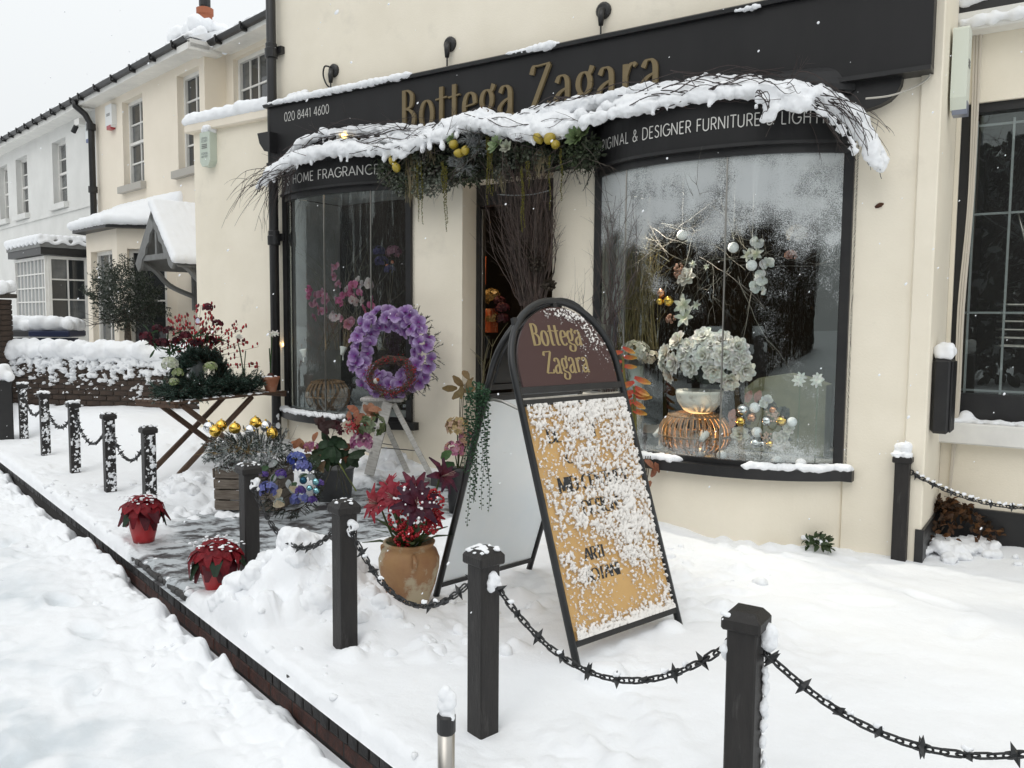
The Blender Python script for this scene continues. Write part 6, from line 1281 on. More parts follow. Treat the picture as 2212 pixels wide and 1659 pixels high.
def narcissus(px, py, v, sc, lab, lean):
    b = onT(px, py, v); b.z = TZ+.0; t = thing('narcissus_pot', lab, 'plant', b, group='potted narcissi on the table')
    MB().lathe([(.045*sc, 0), (.078*sc, .115*sc), (.086*sc, .118*sc), (.088*sc, .142*sc), (.078*sc, .143*sc), (.07*sc, .125*sc), (0, .12*sc)], n=22).build('pot', MT['terra'], t, smooth=False)
    blob('snow', [((random.gauss(0, .035)*sc, random.gauss(0, .035)*sc, .14*sc), random.uniform(.008, .02), (1, 1, .7)) for _ in range(24)], .006, MT['snow'], t, smooth=1)
    MB().sphere((0, 0, .15*sc), .032*sc, 10, 7, (1, 1, .9), col=(.12, .05, .04)).build('bulb', MT['vc'], t, smooth=True)
    for k, (dx, L_) in enumerate([(lean, .40), (lean*-.4, .27), (lean*.6, .30)]):
        mb = MB(); pts = cr([(0, 0, .15*sc), (dx*.4, 0, .15*sc+L_*.5), (dx, 0, .15*sc+L_)], 4); mb.tube(pts, [.008*sc, .0085*sc]+[.006*sc]*(len(pts)-2), 5, (.05, .10, .035)); mb.build('stalk', MT['vc'], t)
        if k == 0:
            for j in range(4):
                mb = MB(); M = MZ(Vector(pts[-1])+Vector((random.uniform(-.03, .04), random.uniform(-.02, .02), random.uniform(-.005, .02))), Vector((random.uniform(-1, 1), -.7, .5))); star(mb, M, .034*sc, 6, (.80, .80, .70), (.84, .84, .80), 15, .5); mb.build('flower', MT['vc'], t)
narcissus(585, 838, .05, 1.05, 'white narcissus in a terracotta pot at the right end of the table', .02)
narcissus(527, 838, .34, .85, 'white narcissus in a shallow pot behind the fir garland', -.06)
# ------------------------------------------------------------------ loose snow: broken chunks banked between the posts and along the edges
rng2 = random.Random(91); sp = []
def bank(cx, cy, rx, ry, h, n, r0=.035, r1=.10):
    for _ in range(n):
        a = rng2.uniform(0, 6.28); q = sqrt(rng2.random()); x, y = cx+rx*q*cos(a), cy+ry*q*sin(a); g_ = ground_z(x, y); r = rng2.uniform(r0, r1)*(1.1-.5*q)
        sp.append(((x, y, g_+rng2.uniform(-.8, -.1)*r+h*(1-q)*rng2.random()), r, (1, 1, rng2.uniform(.7, 1.)), Matrix.Rotation(rng2.uniform(-.5, .5), 3, 'X')))
for x, y, rx, ry, h, n in [(-1.05, 4.36, .30, .26, .04, 60), (-1.35, 4.22, .18, .15, .03, 30), (-.75, 4.1, .3, .25, .0, 26), (-2.75, 6.95, .35, .3, .04, 40), (-1.1, 7.5, .28, .2, .05, 30), (-2.3, 6.2, .3, .2, .02, 26)]: bank(x, y, rx, ry, h, n)
for px, py, n in [(900, 1400, 16), (1000, 1390, 10), (1080, 1300, 10), (1490, 1205, 16), (1560, 1255, 9), (250, 1050, 8)]:
    g = G(px, py); bank(g.x, g.y, .30, .22, .0, n, .012, .055)
for _ in range(90):              # crumbs on the kerb edge
    p = kt(rng2.uniform(-9, -1.6), abs(rng2.gauss(.05, .06))); r = rng2.uniform(.008, .026); sp.append(((p.x, p.y, max(BT, ground_z(p.x, p.y))+r*.3), r, (1, 1, .8)))
o = blob('snow_chunks', sp, .0105, MT['snow'], smooth=2, disp=.055, dsc=.06); o['label'] = 'broken chunks of shovelled snow banked between the posts'; o['category'] = 'snow'
sp = []
for _ in range(45):
    p = kt(rng2.uniform(-9, -.9), -abs(rng2.gauss(.12, .16))-.05); r = rng2.uniform(.008, .03); zz = -.17-.04*min(1, max(0, (p.x*KD.x+p.y*KD.y+5)/2.5))+.05*min(1, (-(p.x*KN.x+p.y*KN.y-KW0)-.03)/.15); sp.append(((p.x, p.y, zz-r*.2), r, (1, 1, .8)))
o = blob('pavement_crumbs', sp, .009, MT['snow'], smooth=1, disp=.02, dsc=.03); o['label'] = 'crumbs of trodden snow scattered along the kerb'; o['category'] = 'snow'
# ------------------------------------------------------------------ snow covered garland over the shop front (shop frame)
random.seed(77)
ga = thing('shopfront_garland', 'snow covered twig garland with lemons and moss over the shop front', 'garland', SHOP.o, SHOP.rz)
def SL(px, py, off): return SHOP.hit(px, py, off)
def path(pts, off, n=8):
    return cr([SL(x, y, off if not isinstance(off, (list, tuple)) else off[i]) for i, (x, y) in enumerate(pts)], n)
TUB = [([(575, 388), (610, 357), (660, 336), (730, 324), (800, 326), (860, 322), (920, 303), (965, 292)], .33, .054),
 ([(612, 350), (655, 312), (700, 291), (780, 283), (870, 282), (960, 278)], .14, .046),
 ([(700, 318), (790, 308), (870, 300), (940, 290)], .24, .045),
 ([(880, 300), (940, 288), (990, 268), (1040, 255), (1090, 268), (1150, 272), (1200, 266), (1265, 255)], .25, .062),
 ([(960, 275), (1030, 268), (1100, 280), (1170, 285), (1230, 275)], .30, .062),
 ([(1120, 262), (1180, 245), (1240, 232), (1300, 222)], .14, .06),
 ([(1255, 264), (1340, 243), (1420, 225), (1500, 209), (1580, 199), (1660, 200), (1710, 214), (1735, 228)], .40, .046),
 ([(1200, 240), (1300, 219), (1400, 196), (1500, 183), (1600, 178), (1700, 183), (1780, 207), (1835, 240)], .20, .048),
 ([(1300, 238), (1400, 214), (1500, 198), (1600, 190), (1700, 195), (1760, 215)], .30, .056), ([(1400, 205), (1500, 190), (1600, 184), (1700, 190), (1780, 212)], .25, .05), ([(1340, 228), (1440, 208), (1540, 195), (1640, 192), (1720, 205)], .35, .05),
 ([(1690, 196), (1775, 216), (1838, 262), (1878, 312), (1897, 358)], .25, .030), ([(1700, 215), (1765, 238), (1820, 285), (1850, 335)], .34, .013),
 ([(1640, 212), (1668, 232), (1652, 262)], .46, .030), ([(1740, 205), (1810, 225), (1862, 275), (1895, 335), (1903, 372)], .16, .026), ([(1715, 200), (1800, 232), (1855, 285), (1878, 345)], .28, .016), ([(1720, 190), (1800, 212), (1860, 258), (1890, 318)], .20, .03), ([(560, 405), (590, 372), (640, 345)], .36, .030)]
sp = []
for pts, off, r in TUB:
    P = path(pts, off); n = len(P); r = r*((1.08 if pts[0][0] < 1200 else 1.0) if r > .04 else 1.1)
    for i, p in enumerate(P):
        e = min(1, .35+(i+1)/5., .35+(n-i)/5.)*(.78+.45*float(vn(np.array(i*.33+off*90), np.array(off*7), 5)))
        if random.random() < .04: continue
        for _ in range(3): sp.append((p+Vector((random.uniform(-.03, .03), random.uniform(-.4, .4)*r, random.uniform(-.25, .3)*r)), r*e*random.uniform(.65, 1.05)))
        if random.random() < .22 and r > .03: sp.append((p+Vector((random.uniform(-.03, .03), -r*.5, -r*random.uniform(.8, 1.5))), r*random.uniform(.25, .5), (.8, .8, 1.6)))
so_ = blob('snow', sp, .012, MT['snow'], ga, smooth=4, disp=.04, dsc=.07, disp2=.014)
# twigs running through the garland and bursting out at both ends
mb = MB()
dk = (.045, .032, .03)
for pts, off, r in TUB:
    P = path(pts, off, 5)
    for k in range(10 if r > .03 else 6):
        j = Vector((0, random.uniform(-.08, .05), random.uniform(-.07, .085))); i0 = random.randint(0, max(0, len(P)-12)); i1 = min(len(P), i0+random.randint(8, 26))
        q = [P[i]+j+Vector((0, .02*sin(i*.7+k), .022*sin(i*.9+k*2))) for i in range(i0, i1)]
        if len(q) > 2: mb.tube(q, [.0045-.003*i/len(q) for i in range(len(q))], 4, vary(dk, .3), cap=False)
for k in range(34):                  # left end, hanging
    b = SL(random.uniform(585, 640), random.uniform(345, 385), .30+random.uniform(-.1, .1)); twig(mb, b, Vector((-1, random.uniform(-.5, .5), random.uniform(-.5, .35))), random.uniform(.35, .85), .004, vary(dk, .3), .22, 9, 2, .35, droop=.13)
for k in range(15):                  # right end
    b = SL(random.uniform(1690, 1800), random.uniform(190, 225), random.uniform(.15, .32)); twig(mb, b, Vector((1, random.uniform(-.4, .3), random.uniform(-.6, .0))), random.uniform(.3, .58), .004, vary(dk, .3), .2, 9, 2, .3, droop=.12)
for k in range(50):
    u = random.uniform(640, 1700); P = [q for q in TUB[random.choice([0, 1, 6, 7])][0]]; b = SL(*random.choice(P), random.uniform(.15, .45)); twig(mb, b, rdir(-.2)+Vector((random.choice([-1, 1]), -.4, 0)), random.uniform(.12, .3), .0028, vary(dk, .3), .3, 5, 2)
for k in range(60):                  # untidy twigs under the middle
    b = SL(random.uniform(820, 1300), random.uniform(300, 350), random.uniform(.15, .35)); twig(mb, b, Vector((random.uniform(-1, 1), random.uniform(-.6, .3), random.uniform(-1, .1))), random.uniform(.2, .55), .0026, vary((.10, .08, .07), .4), .25, 7, 2, .4, droop=.05)
mb.build('twigs', MT['twig'], ga)['kind'] = 'stuff'
# evergreen and moss mass over the door
mb = MB()
gcol = [(.06, .085, .045), (.09, .11, .065), (.03, .042, .025), (.15, .17, .12)]
for (x, y, rx, ry, n) in [(850, 360, 55, 38, 420), (905, 345, 50, 42, 420), (980, 345, 60, 42, 520), (1060, 335, 70, 40, 560), (1140, 335, 70, 42, 520), (1220, 330, 55, 45, 420), (1270, 325, 35, 40, 240), (870, 395, 40, 25, 200), (1000, 380, 60, 25, 260)]:
    for _ in range(n):
        d = rdir(); c = SL(x+d.x*rx*random.random()**.5, y+d.z*ry*random.random()**.5, .17+d.y*.11); leaf(mb, MZ(c, rdir()), random.uniform(.025, .06), random.uniform(.012, .022), random.choice(gcol))
mb.build('greenery', MT['vc'], ga)['kind'] = 'stuff'
mb = MB()
for _ in range(130): pine(mb, SL(random.uniform(810, 1290), random.uniform(305, 375), random.uniform(.1, .3)), Vector((random.uniform(-1, 1), random.uniform(-1, .2), random.uniform(-1.2, .3))), random.uniform(.09, .2), 30, .03, (.035, .05, .028), (.09, .11, .08), .0025)
mb.build('needles', MT['vc'], ga)['kind'] = 'stuff'
for (x, y, r, c) in [(842, 372, .13, (.13, .15, .11)), (868, 395, .115, (.17, .19, .155)), (922, 370, .13, (.14, .155, .12)), (930, 402, .09, (.20, .22, .18)), (905, 410, .07, (.18, .2, .16)), (1105, 345, .11, (.13, .145, .115)), (1085, 375, .08, (.15, .165, .13)), (1245, 335, .11, (.09, .12, .06)), (1262, 348, .095, (.08, .10, .06)), (1165, 345, .09, (.11, .13, .09)), (960, 395, .08, (.16, .18, .145))]:
    mb = MB(); leafball(mb, SL(x, y, .22), r, 240, .02, .018, [c, tuple(q*1.35 for q in c), tuple(q*.7 for q in c)], shell=.5); mb.build('moss_clump', MT['vc'], ga)['kind'] = 'stuff'
for (x, y, r) in [(1020, 300, .135), (1035, 318, .10), (1005, 362, .11), (985, 345, .07)]:       # grey lichen balls
    mb = MB(); c = SL(x, y, .27)
    for _ in range(58): twig(mb, c, rdir(-.8), r*random.uniform(.75, 1.1), .0055, vary((.25, .265, .26), .15), .35, 4, 3, .5, depth=1, n=4)
    mb.build('lichen', MT['twig'], ga)
MT['lemon'] = mat('lemon_skin', (.44, .33, .035), .4, c2=(.32, .24, .03), vs=14, bump=.15, bs=90)
lem = MB().lathe([(0, -.062), (.008, -.058), (.028, -.042), (.042, -.012), (.042, .014), (.028, .042), (.010, .056), (0, .062)], n=14).mesh('lemon', MT['lemon'], True)
for (x, y, a, s) in [(980, 312, 1.2, .9), (992, 331, 1.5, .85), (1005, 325, .6, .8), (1163, 296, .3, .95), (1188, 298, .8, 1.05), (1200, 312, 1.2, .8), (848, 345, .15, .8), (856, 362, .6, .85)]:
    ob('lemon', lem, ga, loc=SL(x, y, .34), rot=(random.uniform(-.4, .4), a, random.uniform(0, 3)), scale=s)
for (x, y, r, c) in [(1073, 313, .085, (.26, .34, .18)), (1245, 298, .085, (.12, .17, .07)), (1262, 285, .06, (.14, .19, .08)), (975, 300, .05, (.22, .30, .14)), (1095, 318, .06, (.40, .42, .33))]:
    mb = MB()
    for k, n in enumerate((5, 7, 9)): star(mb, MZ(SL(x, y, .34), (random.uniform(-.3, .3), -1, .25)), r*(.45+.28*k), n, c, tuple(q*1.25 for q in c), 65-24*k, .55, 3, .0)
    mb.build('succulent', MT['vc'], ga)
for (x, y0, y1, n) in [(900, 348, 480, 1), (909, 348, 487, 1), (961, 359, 502, 2), (1054, 297, 444, 3), (1063, 300, 425, 1), (1129, 362, 504, 3), (1189, 337, 455, 1), (1210, 321, 435, 1), (955, 350, 420, 2), (1140, 350, 410, 2)]:    # hanging amaranth
    for k in range(n):
        mb = MB(); A = SL(x+random.uniform(-3, 3), y0, .30); Bt = SL(x+random.uniform(-3, 6), y1-random.uniform(0, 25)*(k > 0), .30); L_ = (A-Bt).length; m_ = int(L_/.009)
        for i in range(m_):
            u = i/m_; p = A.lerp(Bt, u)+Vector((.006*sin(u*9+x), 0, 0)); r = .0085*(1-.45*u)
            for _ in range(2): d = rdir(); mb.sphere(p+d*r*.8, r*.75, 5, 3, col=vary((.17, .155, .03), .35))
        mb.build('amaranth_tassel', MT['vc'], ga)
mb = MB()
for (x, y0, y1) in [(885, 340, 450), (895, 330, 440), (1080, 370, 420), (1165, 330, 390), (1172, 320, 385), (930, 310, 360)]:        # strands of dry grass
    for _ in range(16): a = SL(x+random.uniform(-10, 10), y0+random.uniform(-5, 8), .26); b = SL(x+random.uniform(-12, 12), y1-random.uniform(0, 40), .27); mb.tube(cr([a, a.lerp(b, .5)+Vector((random.uniform(-.02, .02), 0, 0)), b], 4), .0018, 3, vary((.17, .14, .07), .3), cap=False)
mb.build('dry_grass', MT['twig'], ga)['kind'] = 'stuff'
mb = MB()
for (x, y, a) in [(1040, 245, .05), (1052, 255, .25), (1066, 262, -.3), (1040, 300, .5), (1062, 290, -.2)]: c = SL(x, y, .3); mb.tube([c+Vector((-a*.1, 0, -.10)), c, c+Vector((a*.05, 0, .06))], [.012, .014, .004], 6, random.choice([(.06, .055, .045), (.17, .085, .03)]))
mb.build('seed_pods', MT['vc'], ga)
fl_ = MB().sphere(SL(742, 293, .20), .022, 10, 7).build('lit_bulb', mat('warm_bulb', (1, .8, .4), .5, emit=(1., .66, .18), es=5.), ga, smooth=True)
# ------------------------------------------------------------------ birch twig column at the door and loose birch branches by the window
tw = thing('birch_twig_column', 'tall bundle of dark birch twigs standing in the doorway', 'twigs', SHOP.o, SHOP.rz); mb = MB()
def sway(px0, py0, px1, py1, o0, o1, r, c, kids=3):
    a, b = SL(px0, py0, o0), SL(px1, py1, o1); n = 9; bend = Vector((random.gauss(0, .05), random.gauss(0, .03), 0)); P = [a.lerp(b, i/n)+bend*sin(pi*i/n)+rdir()*.012*(i > 0) for i in range(n+1)]
    mb.tube(P, [r*(1-.7*i/n) for i in range(n+1)], 4, c, cap=False)
    for _ in range(kids):
        i = random.randint(2, n-1); twig(mb, P[i], (P[i]-P[i-1]).normalized()+rdir()*.4, random.uniform(.15, .4), r*.45, c, .2, 5, 1, .5)
for k in range(170):
    u = random.gauss(0, .5); u = max(-1.1, min(1.1, u)); base = 1152+u*28; topx = 1140+u*58+random.gauss(0, 8)
    sway(base, 960, 1150+u*24, random.uniform(640, 700), .05, .12, .0055, vary((.085, .06, .05), .4), 0)
    sway(1150+u*24, 660, topx if random.random() < .8 else topx-40, random.uniform(325, 470), .10, .20+random.uniform(-.08, .1), .0045, vary((.085, .06, .05), .45), 3)
mb.build('twigs', MT['twig'], tw)['kind'] = 'stuff'
mb = MB()
for (x, y, r) in [(1140, 533, .10), (1150, 550, .085), (1158, 570, .075), (1185, 615, .05)]: leafball(mb, SL(x, y, .16), r, 300, .022, .02, [(.075, .058, .042), (.055, .042, .03)], (1.1, .7, .8), .7)
mb.build('moss_binding', MT['vc'], tw)
bb = thing('birch_branches', 'loose birch branches standing against the left edge of the right bow window', 'branches', SHOP.o, SHOP.rz); mb = MB()
for k in range(17):
    x = random.uniform(1298, 1325); sway(x, 960, x+random.uniform(-5, 20), 690, .10, .30, .005, vary((.085, .065, .06), .3), 1); sway(x+random.uniform(-5, 20), 700, random.uniform(1295, 1400), random.uniform(390, 600), .30, .42, .004, vary((.085, .065, .06), .3), 3)
for k in range(5): sway(1225+k*14, 720, 1215+k*22, random.uniform(575, 650), .2, .3, .003, vary((.09, .07, .06), .3), 3)
mb.build('twigs', MT['twig'], bb)['kind'] = 'stuff'
# draped cable by the door and at the right corner
t = thing('garland_cable', 'thin pale cable drooping across the top of the doorway', 'cable', SHOP.o, SHOP.rz); MB().tube(cr([SL(1075, 420, .22), SL(1110, 422, .24), SL(1150, 420, .24), SL(1185, 412, .22)], 5), .004, 5).build('cable', MT['greymetal'], t)
t = thing('corner_cable', 'pale twin cable drooping from the fascia corner to the garland', 'cable', SHOP.o, SHOP.rz); MB().tube(cr([SL(2018, 60, .03), SL(2012, 150, .04), SL(1990, 180, .05), SL(1930, 205, .12), SL(1870, 213, .2)], 6), .006, 5).build('cable', mat('pale_cable', (.45, .43, .38), .6), t)
# ------------------------------------------------------------------ display in the left window
random.seed(101)
def RWp(zx, zy, off): return SL(zx*.2976+1261.8, zy*.2976+329.2, off)
def RQ(zx, zy, off): return SL(zx*.248+1316.6, zy*.248+685.75, off)
def LQ(zx, zy, off): return SL(zx*.248+548.6, zy*.248+384., off)
od = thing('orchid_display', 'pink and white orchid sprays behind the left bow window', 'flowers', SHOP.o, SHOP.rz)
pinks = [((.36, .10, .20), (.55, .30, .38)), ((.42, .05, .18), (.60, .16, .32)), ((.55, .45, .45), (.66, .58, .60))]
for (zx, zy, ci, n, r) in [(490, 975, 1, 5, .045), (600, 1030, 0, 5, .055), (700, 820, 0, 3, .05), (720, 930, 0, 3, .04), (740, 1080, 1, 6, .045), (860, 980, 1, 7, .055), (1000, 920, 2, 4, .055), (905, 1090, 2, 3, .055), (560, 1160, 0, 5, .05), (690, 1210, 2, 4, .055), (810, 1250, 0, 5, .05), (1010, 1110, 1, 3, .05), (860, 900, 2, 3, .04), (590, 1120, 0, 4, .04)]:
    for k in range(n):
        mb = MB(); p = LQ(zx+random.gauss(0, 32), zy+random.gauss(0, 30), -.10+random.uniform(-.06, .06)); orchid(mb, MZ(p, (random.uniform(-.6, .4), -1, random.uniform(-.3, .4))), r*random.uniform(.8, 1.05), *pinks[ci], lip=(.4, .1, .1)); mb.build('orchid', MT['vc'], od)
mb = MB()
for k in range(40): a = LQ(random.uniform(560, 1180), 1500, -.2); b = LQ(random.uniform(460, 1290), random.uniform(400, 1100), -.25+random.uniform(-.1, .1)); twig(mb, a, b-a, (b-a).length, .004, vary((.10, .09, .06), .4), .12, 8, 2, .3)
mb.build('stems', MT['twig'], od)['kind'] = 'stuff'
for (zx, zy, r, cols) in [(1215, 650, .07, [(.36, .17, .22), (.30, .12, .18)]), (1090, 640, .055, [(.06, .05, .16), (.10, .08, .22)]), (1110, 730, .06, [(.08, .06, .20), (.05, .04, .13)]), (1180, 800, .05, [(.06, .05, .15)])]:
    mb = MB(); hydrangea(mb, LQ(zx, zy, -.3), r, cols, 40, f=.36); mb.build('hydrangea', MT['vc'], od)
MT['wick'] = mat('rattan', (.17, .095, .045), .6, c2=(.26, .16, .08), vs=20)
MT['redsh'] = mat('orange_shade', (.42, .09, .03), .7, c2=(.50, .22, .12), vs=16, lo=.55, hi=.6)
for (zx, zy) in [(1160, 765), (1205, 735)]: ob('ornament', sphere_me('ornament', .016, MT['redsh']), od, loc=LQ(zx, zy, -.28))
def spot(p, d, lab, lit, power=.6):
    t = thing('display_spotlight', lab, 'lamp', SHOP.o, SHOP.rz, group='spotlights in the shop windows'); q = Vector(d).normalized()
    M = Matrix.Translation(p) @ q.to_track_quat('Z', 'Y').to_matrix().to_4x4()
    MB().lathe([(.018, -.05), (.022, -.02), (.034, .018), (.036, .03), (.030, .03), (.024, .014)], n=16, M=M).build('shade', MT['white'], t, smooth=True); MB().tube([p, Vector((p.x, p.y, p.z-.10))], .006, 6).build('stem', MT['white'], t)
    if lit:
        MB().lathe([(.0, .016), (.022, .016)], n=14, M=M).build('bulb', mat('lit_spot', (1, .7, .35), .5, emit=(1., .60, .22), es=7.), t)
        l = bpy.data.lights.new('spot_bulb', 'POINT'); l.energy = power; l.color = (1, .62, .28); l.shadow_soft_size = .02; lo_ = bpy.data.objects.new('spot_bulb', l); COL.objects.link(lo_); lo_.parent = t; lo_.location = M @ Vector((0, 0, .05))
spot(LQ(265+20, 1480, -.02), (-.6, -.4, .6), 'white spotlight low at the left of the left window', True, .3)
spot(LQ(430, 1520, -.02), (0, -.2, 1), 'white unlit spotlight standing in the left window', False)
spot(LQ(775, 1500, .0), (0, .3, 1), 'lit spotlight beneath the purple wreath in the left window', True, .8)
def basket(c, R, Hh, lab, n=30, wi=.006):
    t = thing('rattan_basket', lab, 'basket', SHOP.o, SHOP.rz); prof = [(.55*R, 0), (.9*R, .18*Hh), (R, .45*Hh), (.95*R, .7*Hh), (.72*R, .93*Hh), (.5*R, Hh)]
    for k in range(n):
        mb = MB(); a = 2*pi*k/n
        for da in (-.03, .03): mb.tube(cr([Vector((c.x+r*cos(a+da), c.y+r*sin(a+da), c.z+z)) for r, z in prof], 3), wi, 5)
        mb.build('rib', MT['wick'], t, smooth=True)
    for r, z in ((R*1.01, .45*Hh), (.74*R, .93*Hh), (.56*R, 0.01)):
        mb = MB(); mb.tube([Vector((c.x+r*cos(a)+.004*cos(a*40), c.y+r*sin(a), c.z+z+.005*sin(a*40))) for a in np.linspace(0, 2*pi, 80)], .009, 5); mb.build('hoop', MT['wick'], t, smooth=True)
    return t
b1 = LQ(640, 1545, -.25); b1.z = LW['z0']; basket(b1, .22, .30, 'pale ribbed rattan basket behind the left bow window', 26)
# ------------------------------------------------------------------ display in the right window
zf = RW['z0']
bc = RQ(740, 1060, .02); bc.z = zf+.02; basket(bc, .255, .285, 'squat rattan basket lit from below in the right bow window', 34, .0065)
bo = bc+Vector((.03, 0, .285)); bowl = thing('flower_bowl', 'mottled white bowl standing on the rattan basket', 'bowl', SHOP.o, SHOP.rz)
MB().lathe([(.07, 0), (.11, .02), (.155, .08), (.17, .14), (.168, .165), (.155, .165), (.14, .1), (0, .05)], bo, 32).build('body', mat('mottled_plaster', (.62, .60, .54), .8, c2=(.34, .31, .26), vs=13, lo=.56, hi=.66, bump=.2, bs=40), bowl, smooth=True)
peo = thing('white_peonies', 'dense dome of white peonies in the mottled bowl', 'flowers', SHOP.o, SHOP.rz)
fc = RQ(800, 370, .05)
for (zx, zy, r) in [(450, 320, .085), (545, 400, .09), (700, 430, .085), (815, 340, .085), (990, 330, .10), (900, 470, .09), (560, 210, .085), (680, 260, .08), (790, 170, .085), (950, 200, .085), (1090, 260, .08), (1140, 470, .085), (1010, 560, .08), (480, 500, .075), (640, 330, .075), (1080, 400, .08), (870, 240, .07), (1130, 360, .07), (420, 410, .06)]:
    mb = MB(); p = RQ(zx, zy, .10); d = Vector(((zx-800)/420., -1, (380-zy)/300.)); p.y += .10*min(1, ((zx-800)/400.)**2+((zy-370)/260.)**2); bloom(mb, MZ(p, d), r, (.80, .76, .64), (.90, .91, .89), (5, 7, 8), .95); mb.build('peony', MT['vc'], peo)
mb = MB(); leafball(mb, fc+Vector((0, .12, -.02)), .17, 160, .08, .05, [(.05, .07, .05), (.10, .12, .10)], (1.1, .6, .8)); mb.build('leaves', MT['vc'], peo)['kind'] = 'stuff'
hw = thing('white_hydrangea', 'creamy white hydrangea in a glass at the left of the right window', 'flowers', SHOP.o, SHOP.rz); mb = MB(); hydrangea(mb, RQ(225, 310, .0), .105, [(.68, .68, .58), (.60, .60, .48), (.74, .74, .68)], 90, f=.26); mb.build('flower', MT['vc'], hw); mb = MB(); hydrangea(mb, RQ(360, 360, -.05), .07, [(.58, .52, .42), (.62, .58, .5)], 50, f=.3); mb.build('flower', MT['vc'], hw); q = RQ(230, 420, .0); MB().lathe([(.05, 0), (.06, max(.1, q.z-zf))], (q.x, q.y, zf), 18).build('vase', mat('green_grey_vase', (.16, .18, .15), .2), hw, smooth=True)
ws = thing('willow_stems', 'thick stand of olive willow stems at the left of the right window', 'stems', SHOP.o, SHOP.rz); mb = MB()
for k in range(150):
    a = RWp(random.uniform(225, 540), 1430, -.25+random.uniform(-.1, .1)); b = RWp(random.uniform(225, 560), random.uniform(560, 900), -.25+random.uniform(-.1, .1)); twig(mb, a, b-a, (b-a).length, .004, vary((.16, .13, .045), .4), .06, 7, 1, .3)
mb.build('stems', MT['twig'], ws)['kind'] = 'stuff'
for (zx, zy) in [(712, 600), (1083, 690), (1216, 820)]:
    t = thing('hanging_bauble', {712: 'white glittered bauble hanging highest in the right window', 1083: 'white glittered bauble hanging beside the glass joint', 1216: 'white glittered bauble hanging among white orchids'}[zx], 'bauble', SHOP.o, SHOP.rz, group='white baubles hanging in the window'); p = RWp(zx, zy, .12)
    ob('ball', sphere_me('ball', .037, MT['whiteb']), t, loc=p); MB().tube([p+Vector((0, 0, .036)), p+Vector((0, 0, .05))], .008, 8).build('cap', MT['silvb'], t); MB().tube([p+Vector((0, 0, .05)), Vector((p.x, p.y, RW['z1']))], .0008, 3).build('thread', MT['white'], t)
wo_ = thing('white_orchid_spray', 'white orchids and lilies hanging in the middle of the right window', 'flowers', SHOP.o, SHOP.rz)
for (zx, zy, r, kind) in [(1330, 810, .05, 0), (1290, 910, .055, 0), (1245, 975, .045, 0), (1300, 1005, .03, 0), (1260, 650, .05, 0), (1250, 740, .06, 1), (1190, 750, .05, 1), (725, 1110, .085, 1), (735, 1200, .085, 1), (740, 905, .075, 2), (690, 880, .035, 3), (690, 840, .03, 3), (820, 1110, .04, 1), (790, 810, .03, 1), (890, 830, .025, 1), (630, 1210, .04, 3), (1500, 750, .035, 4), (1540, 590, .06, 5)]:
    mb = MB(); p = RWp(zx, zy, .08); M = MZ(p, (random.uniform(-.4, .4), -1, random.uniform(-.1, .4)))
    if kind == 0: orchid(mb, M, r, (.62, .64, .62), (.70, .73, .73), (.5, .5, .4))
    elif kind == 1: star(mb, M, r, 6, (.58, .60, .44), (.72, .74, .70), 35, .45)
    elif kind == 2: bloom(mb, M, r, (.68, .60, .48), (.76, .74, .70))
    elif kind == 3: [mb.sphere(p+rdir()*.03, .011, 6, 5, col=vary((.42, .24, .17))) for _ in range(16)]
    elif kind == 4: hydrangea(mb, p, r, [(.32, .15, .10), (.28, .12, .09)], 26, f=.5)
    else: hydrangea(mb, p, r, [(.33, .27, .19), (.28, .24, .18)], 40, f=.4)
    mb.build(['orchid', 'lily', 'rose', 'berry_cluster', 'dried_flower', 'dried_flower'][kind], MT['vc'], wo_)
mb = MB(); [twig(mb, RWp(random.uniform(450, 1300), random.uniform(500, 900), -.1), rdir(), random.uniform(.3, .7), .003, vary((.13, .12, .10), .4), .3, 7, 3) for _ in range(60)]; mb.build('twigs', MT['twig'], wo_)['kind'] = 'stuff'
bme_ = {k: sphere_me('bauble', .04, MT[k]) for k in ('goldb', 'silvb', 'copb', 'whiteb')}
t = thing('bauble_trio', 'cluster of two gold baubles and a copper one hanging by the willow', 'baubles', SHOP.o, SHOP.rz)
for (zx, zy, k, s) in [(550, 1080, 'goldb', .7), (612, 1078, 'goldb', .95), (560, 1020, 'copb', .85)]: ob('bauble', bme_[k], t, loc=RWp(zx, zy, .12), scale=s)
bwr = thing('bauble_wreath', 'wreath of mixed baubles and white roses at the right of the right window', 'wreath', SHOP.o, SHOP.rz)
for (zx, zy, r, k) in [(1160, 800, 50, 'silvb'), (1265, 785, 45, 'whiteb'), (1145, 905, 45, 'goldb'), (1240, 870, 40, 'copb'), (1370, 900, 45, 'silvb'), (1495, 900, 47, 'goldb'), (1425, 805, 35, 'copb'), (1590, 910, 42, 'whiteb'), (1285, 1000, 47, 'whiteb'), (1270, 1095, 45, 'silvb'), (1400, 1105, 40, 'goldb'), (1335, 1100, 30, 'silvb')]: ob('bauble', bme_[k], bwr, loc=RQ(zx, zy, .10), scale=r*.248*5.65/1790/.04)
for (zx, zy, r) in [(1140, 1020, .07), (1490, 1075, .075), (1560, 970, .045)]: mb = MB(); bloom(mb, MZ(RQ(zx, zy, .10), (0, -1, .2)), r, (.68, .64, .52), (.76, .76, .72)); mb.build('rose', MT['vc'], bwr)
mb = MB(); orchid(mb, MZ(RQ(1370, 735, .1), (0, -1, .1)), .05, (.7, .72, .7), (.76, .78, .77), (.5, .5, .4)); mb.build('orchid', MT['vc'], bwr)
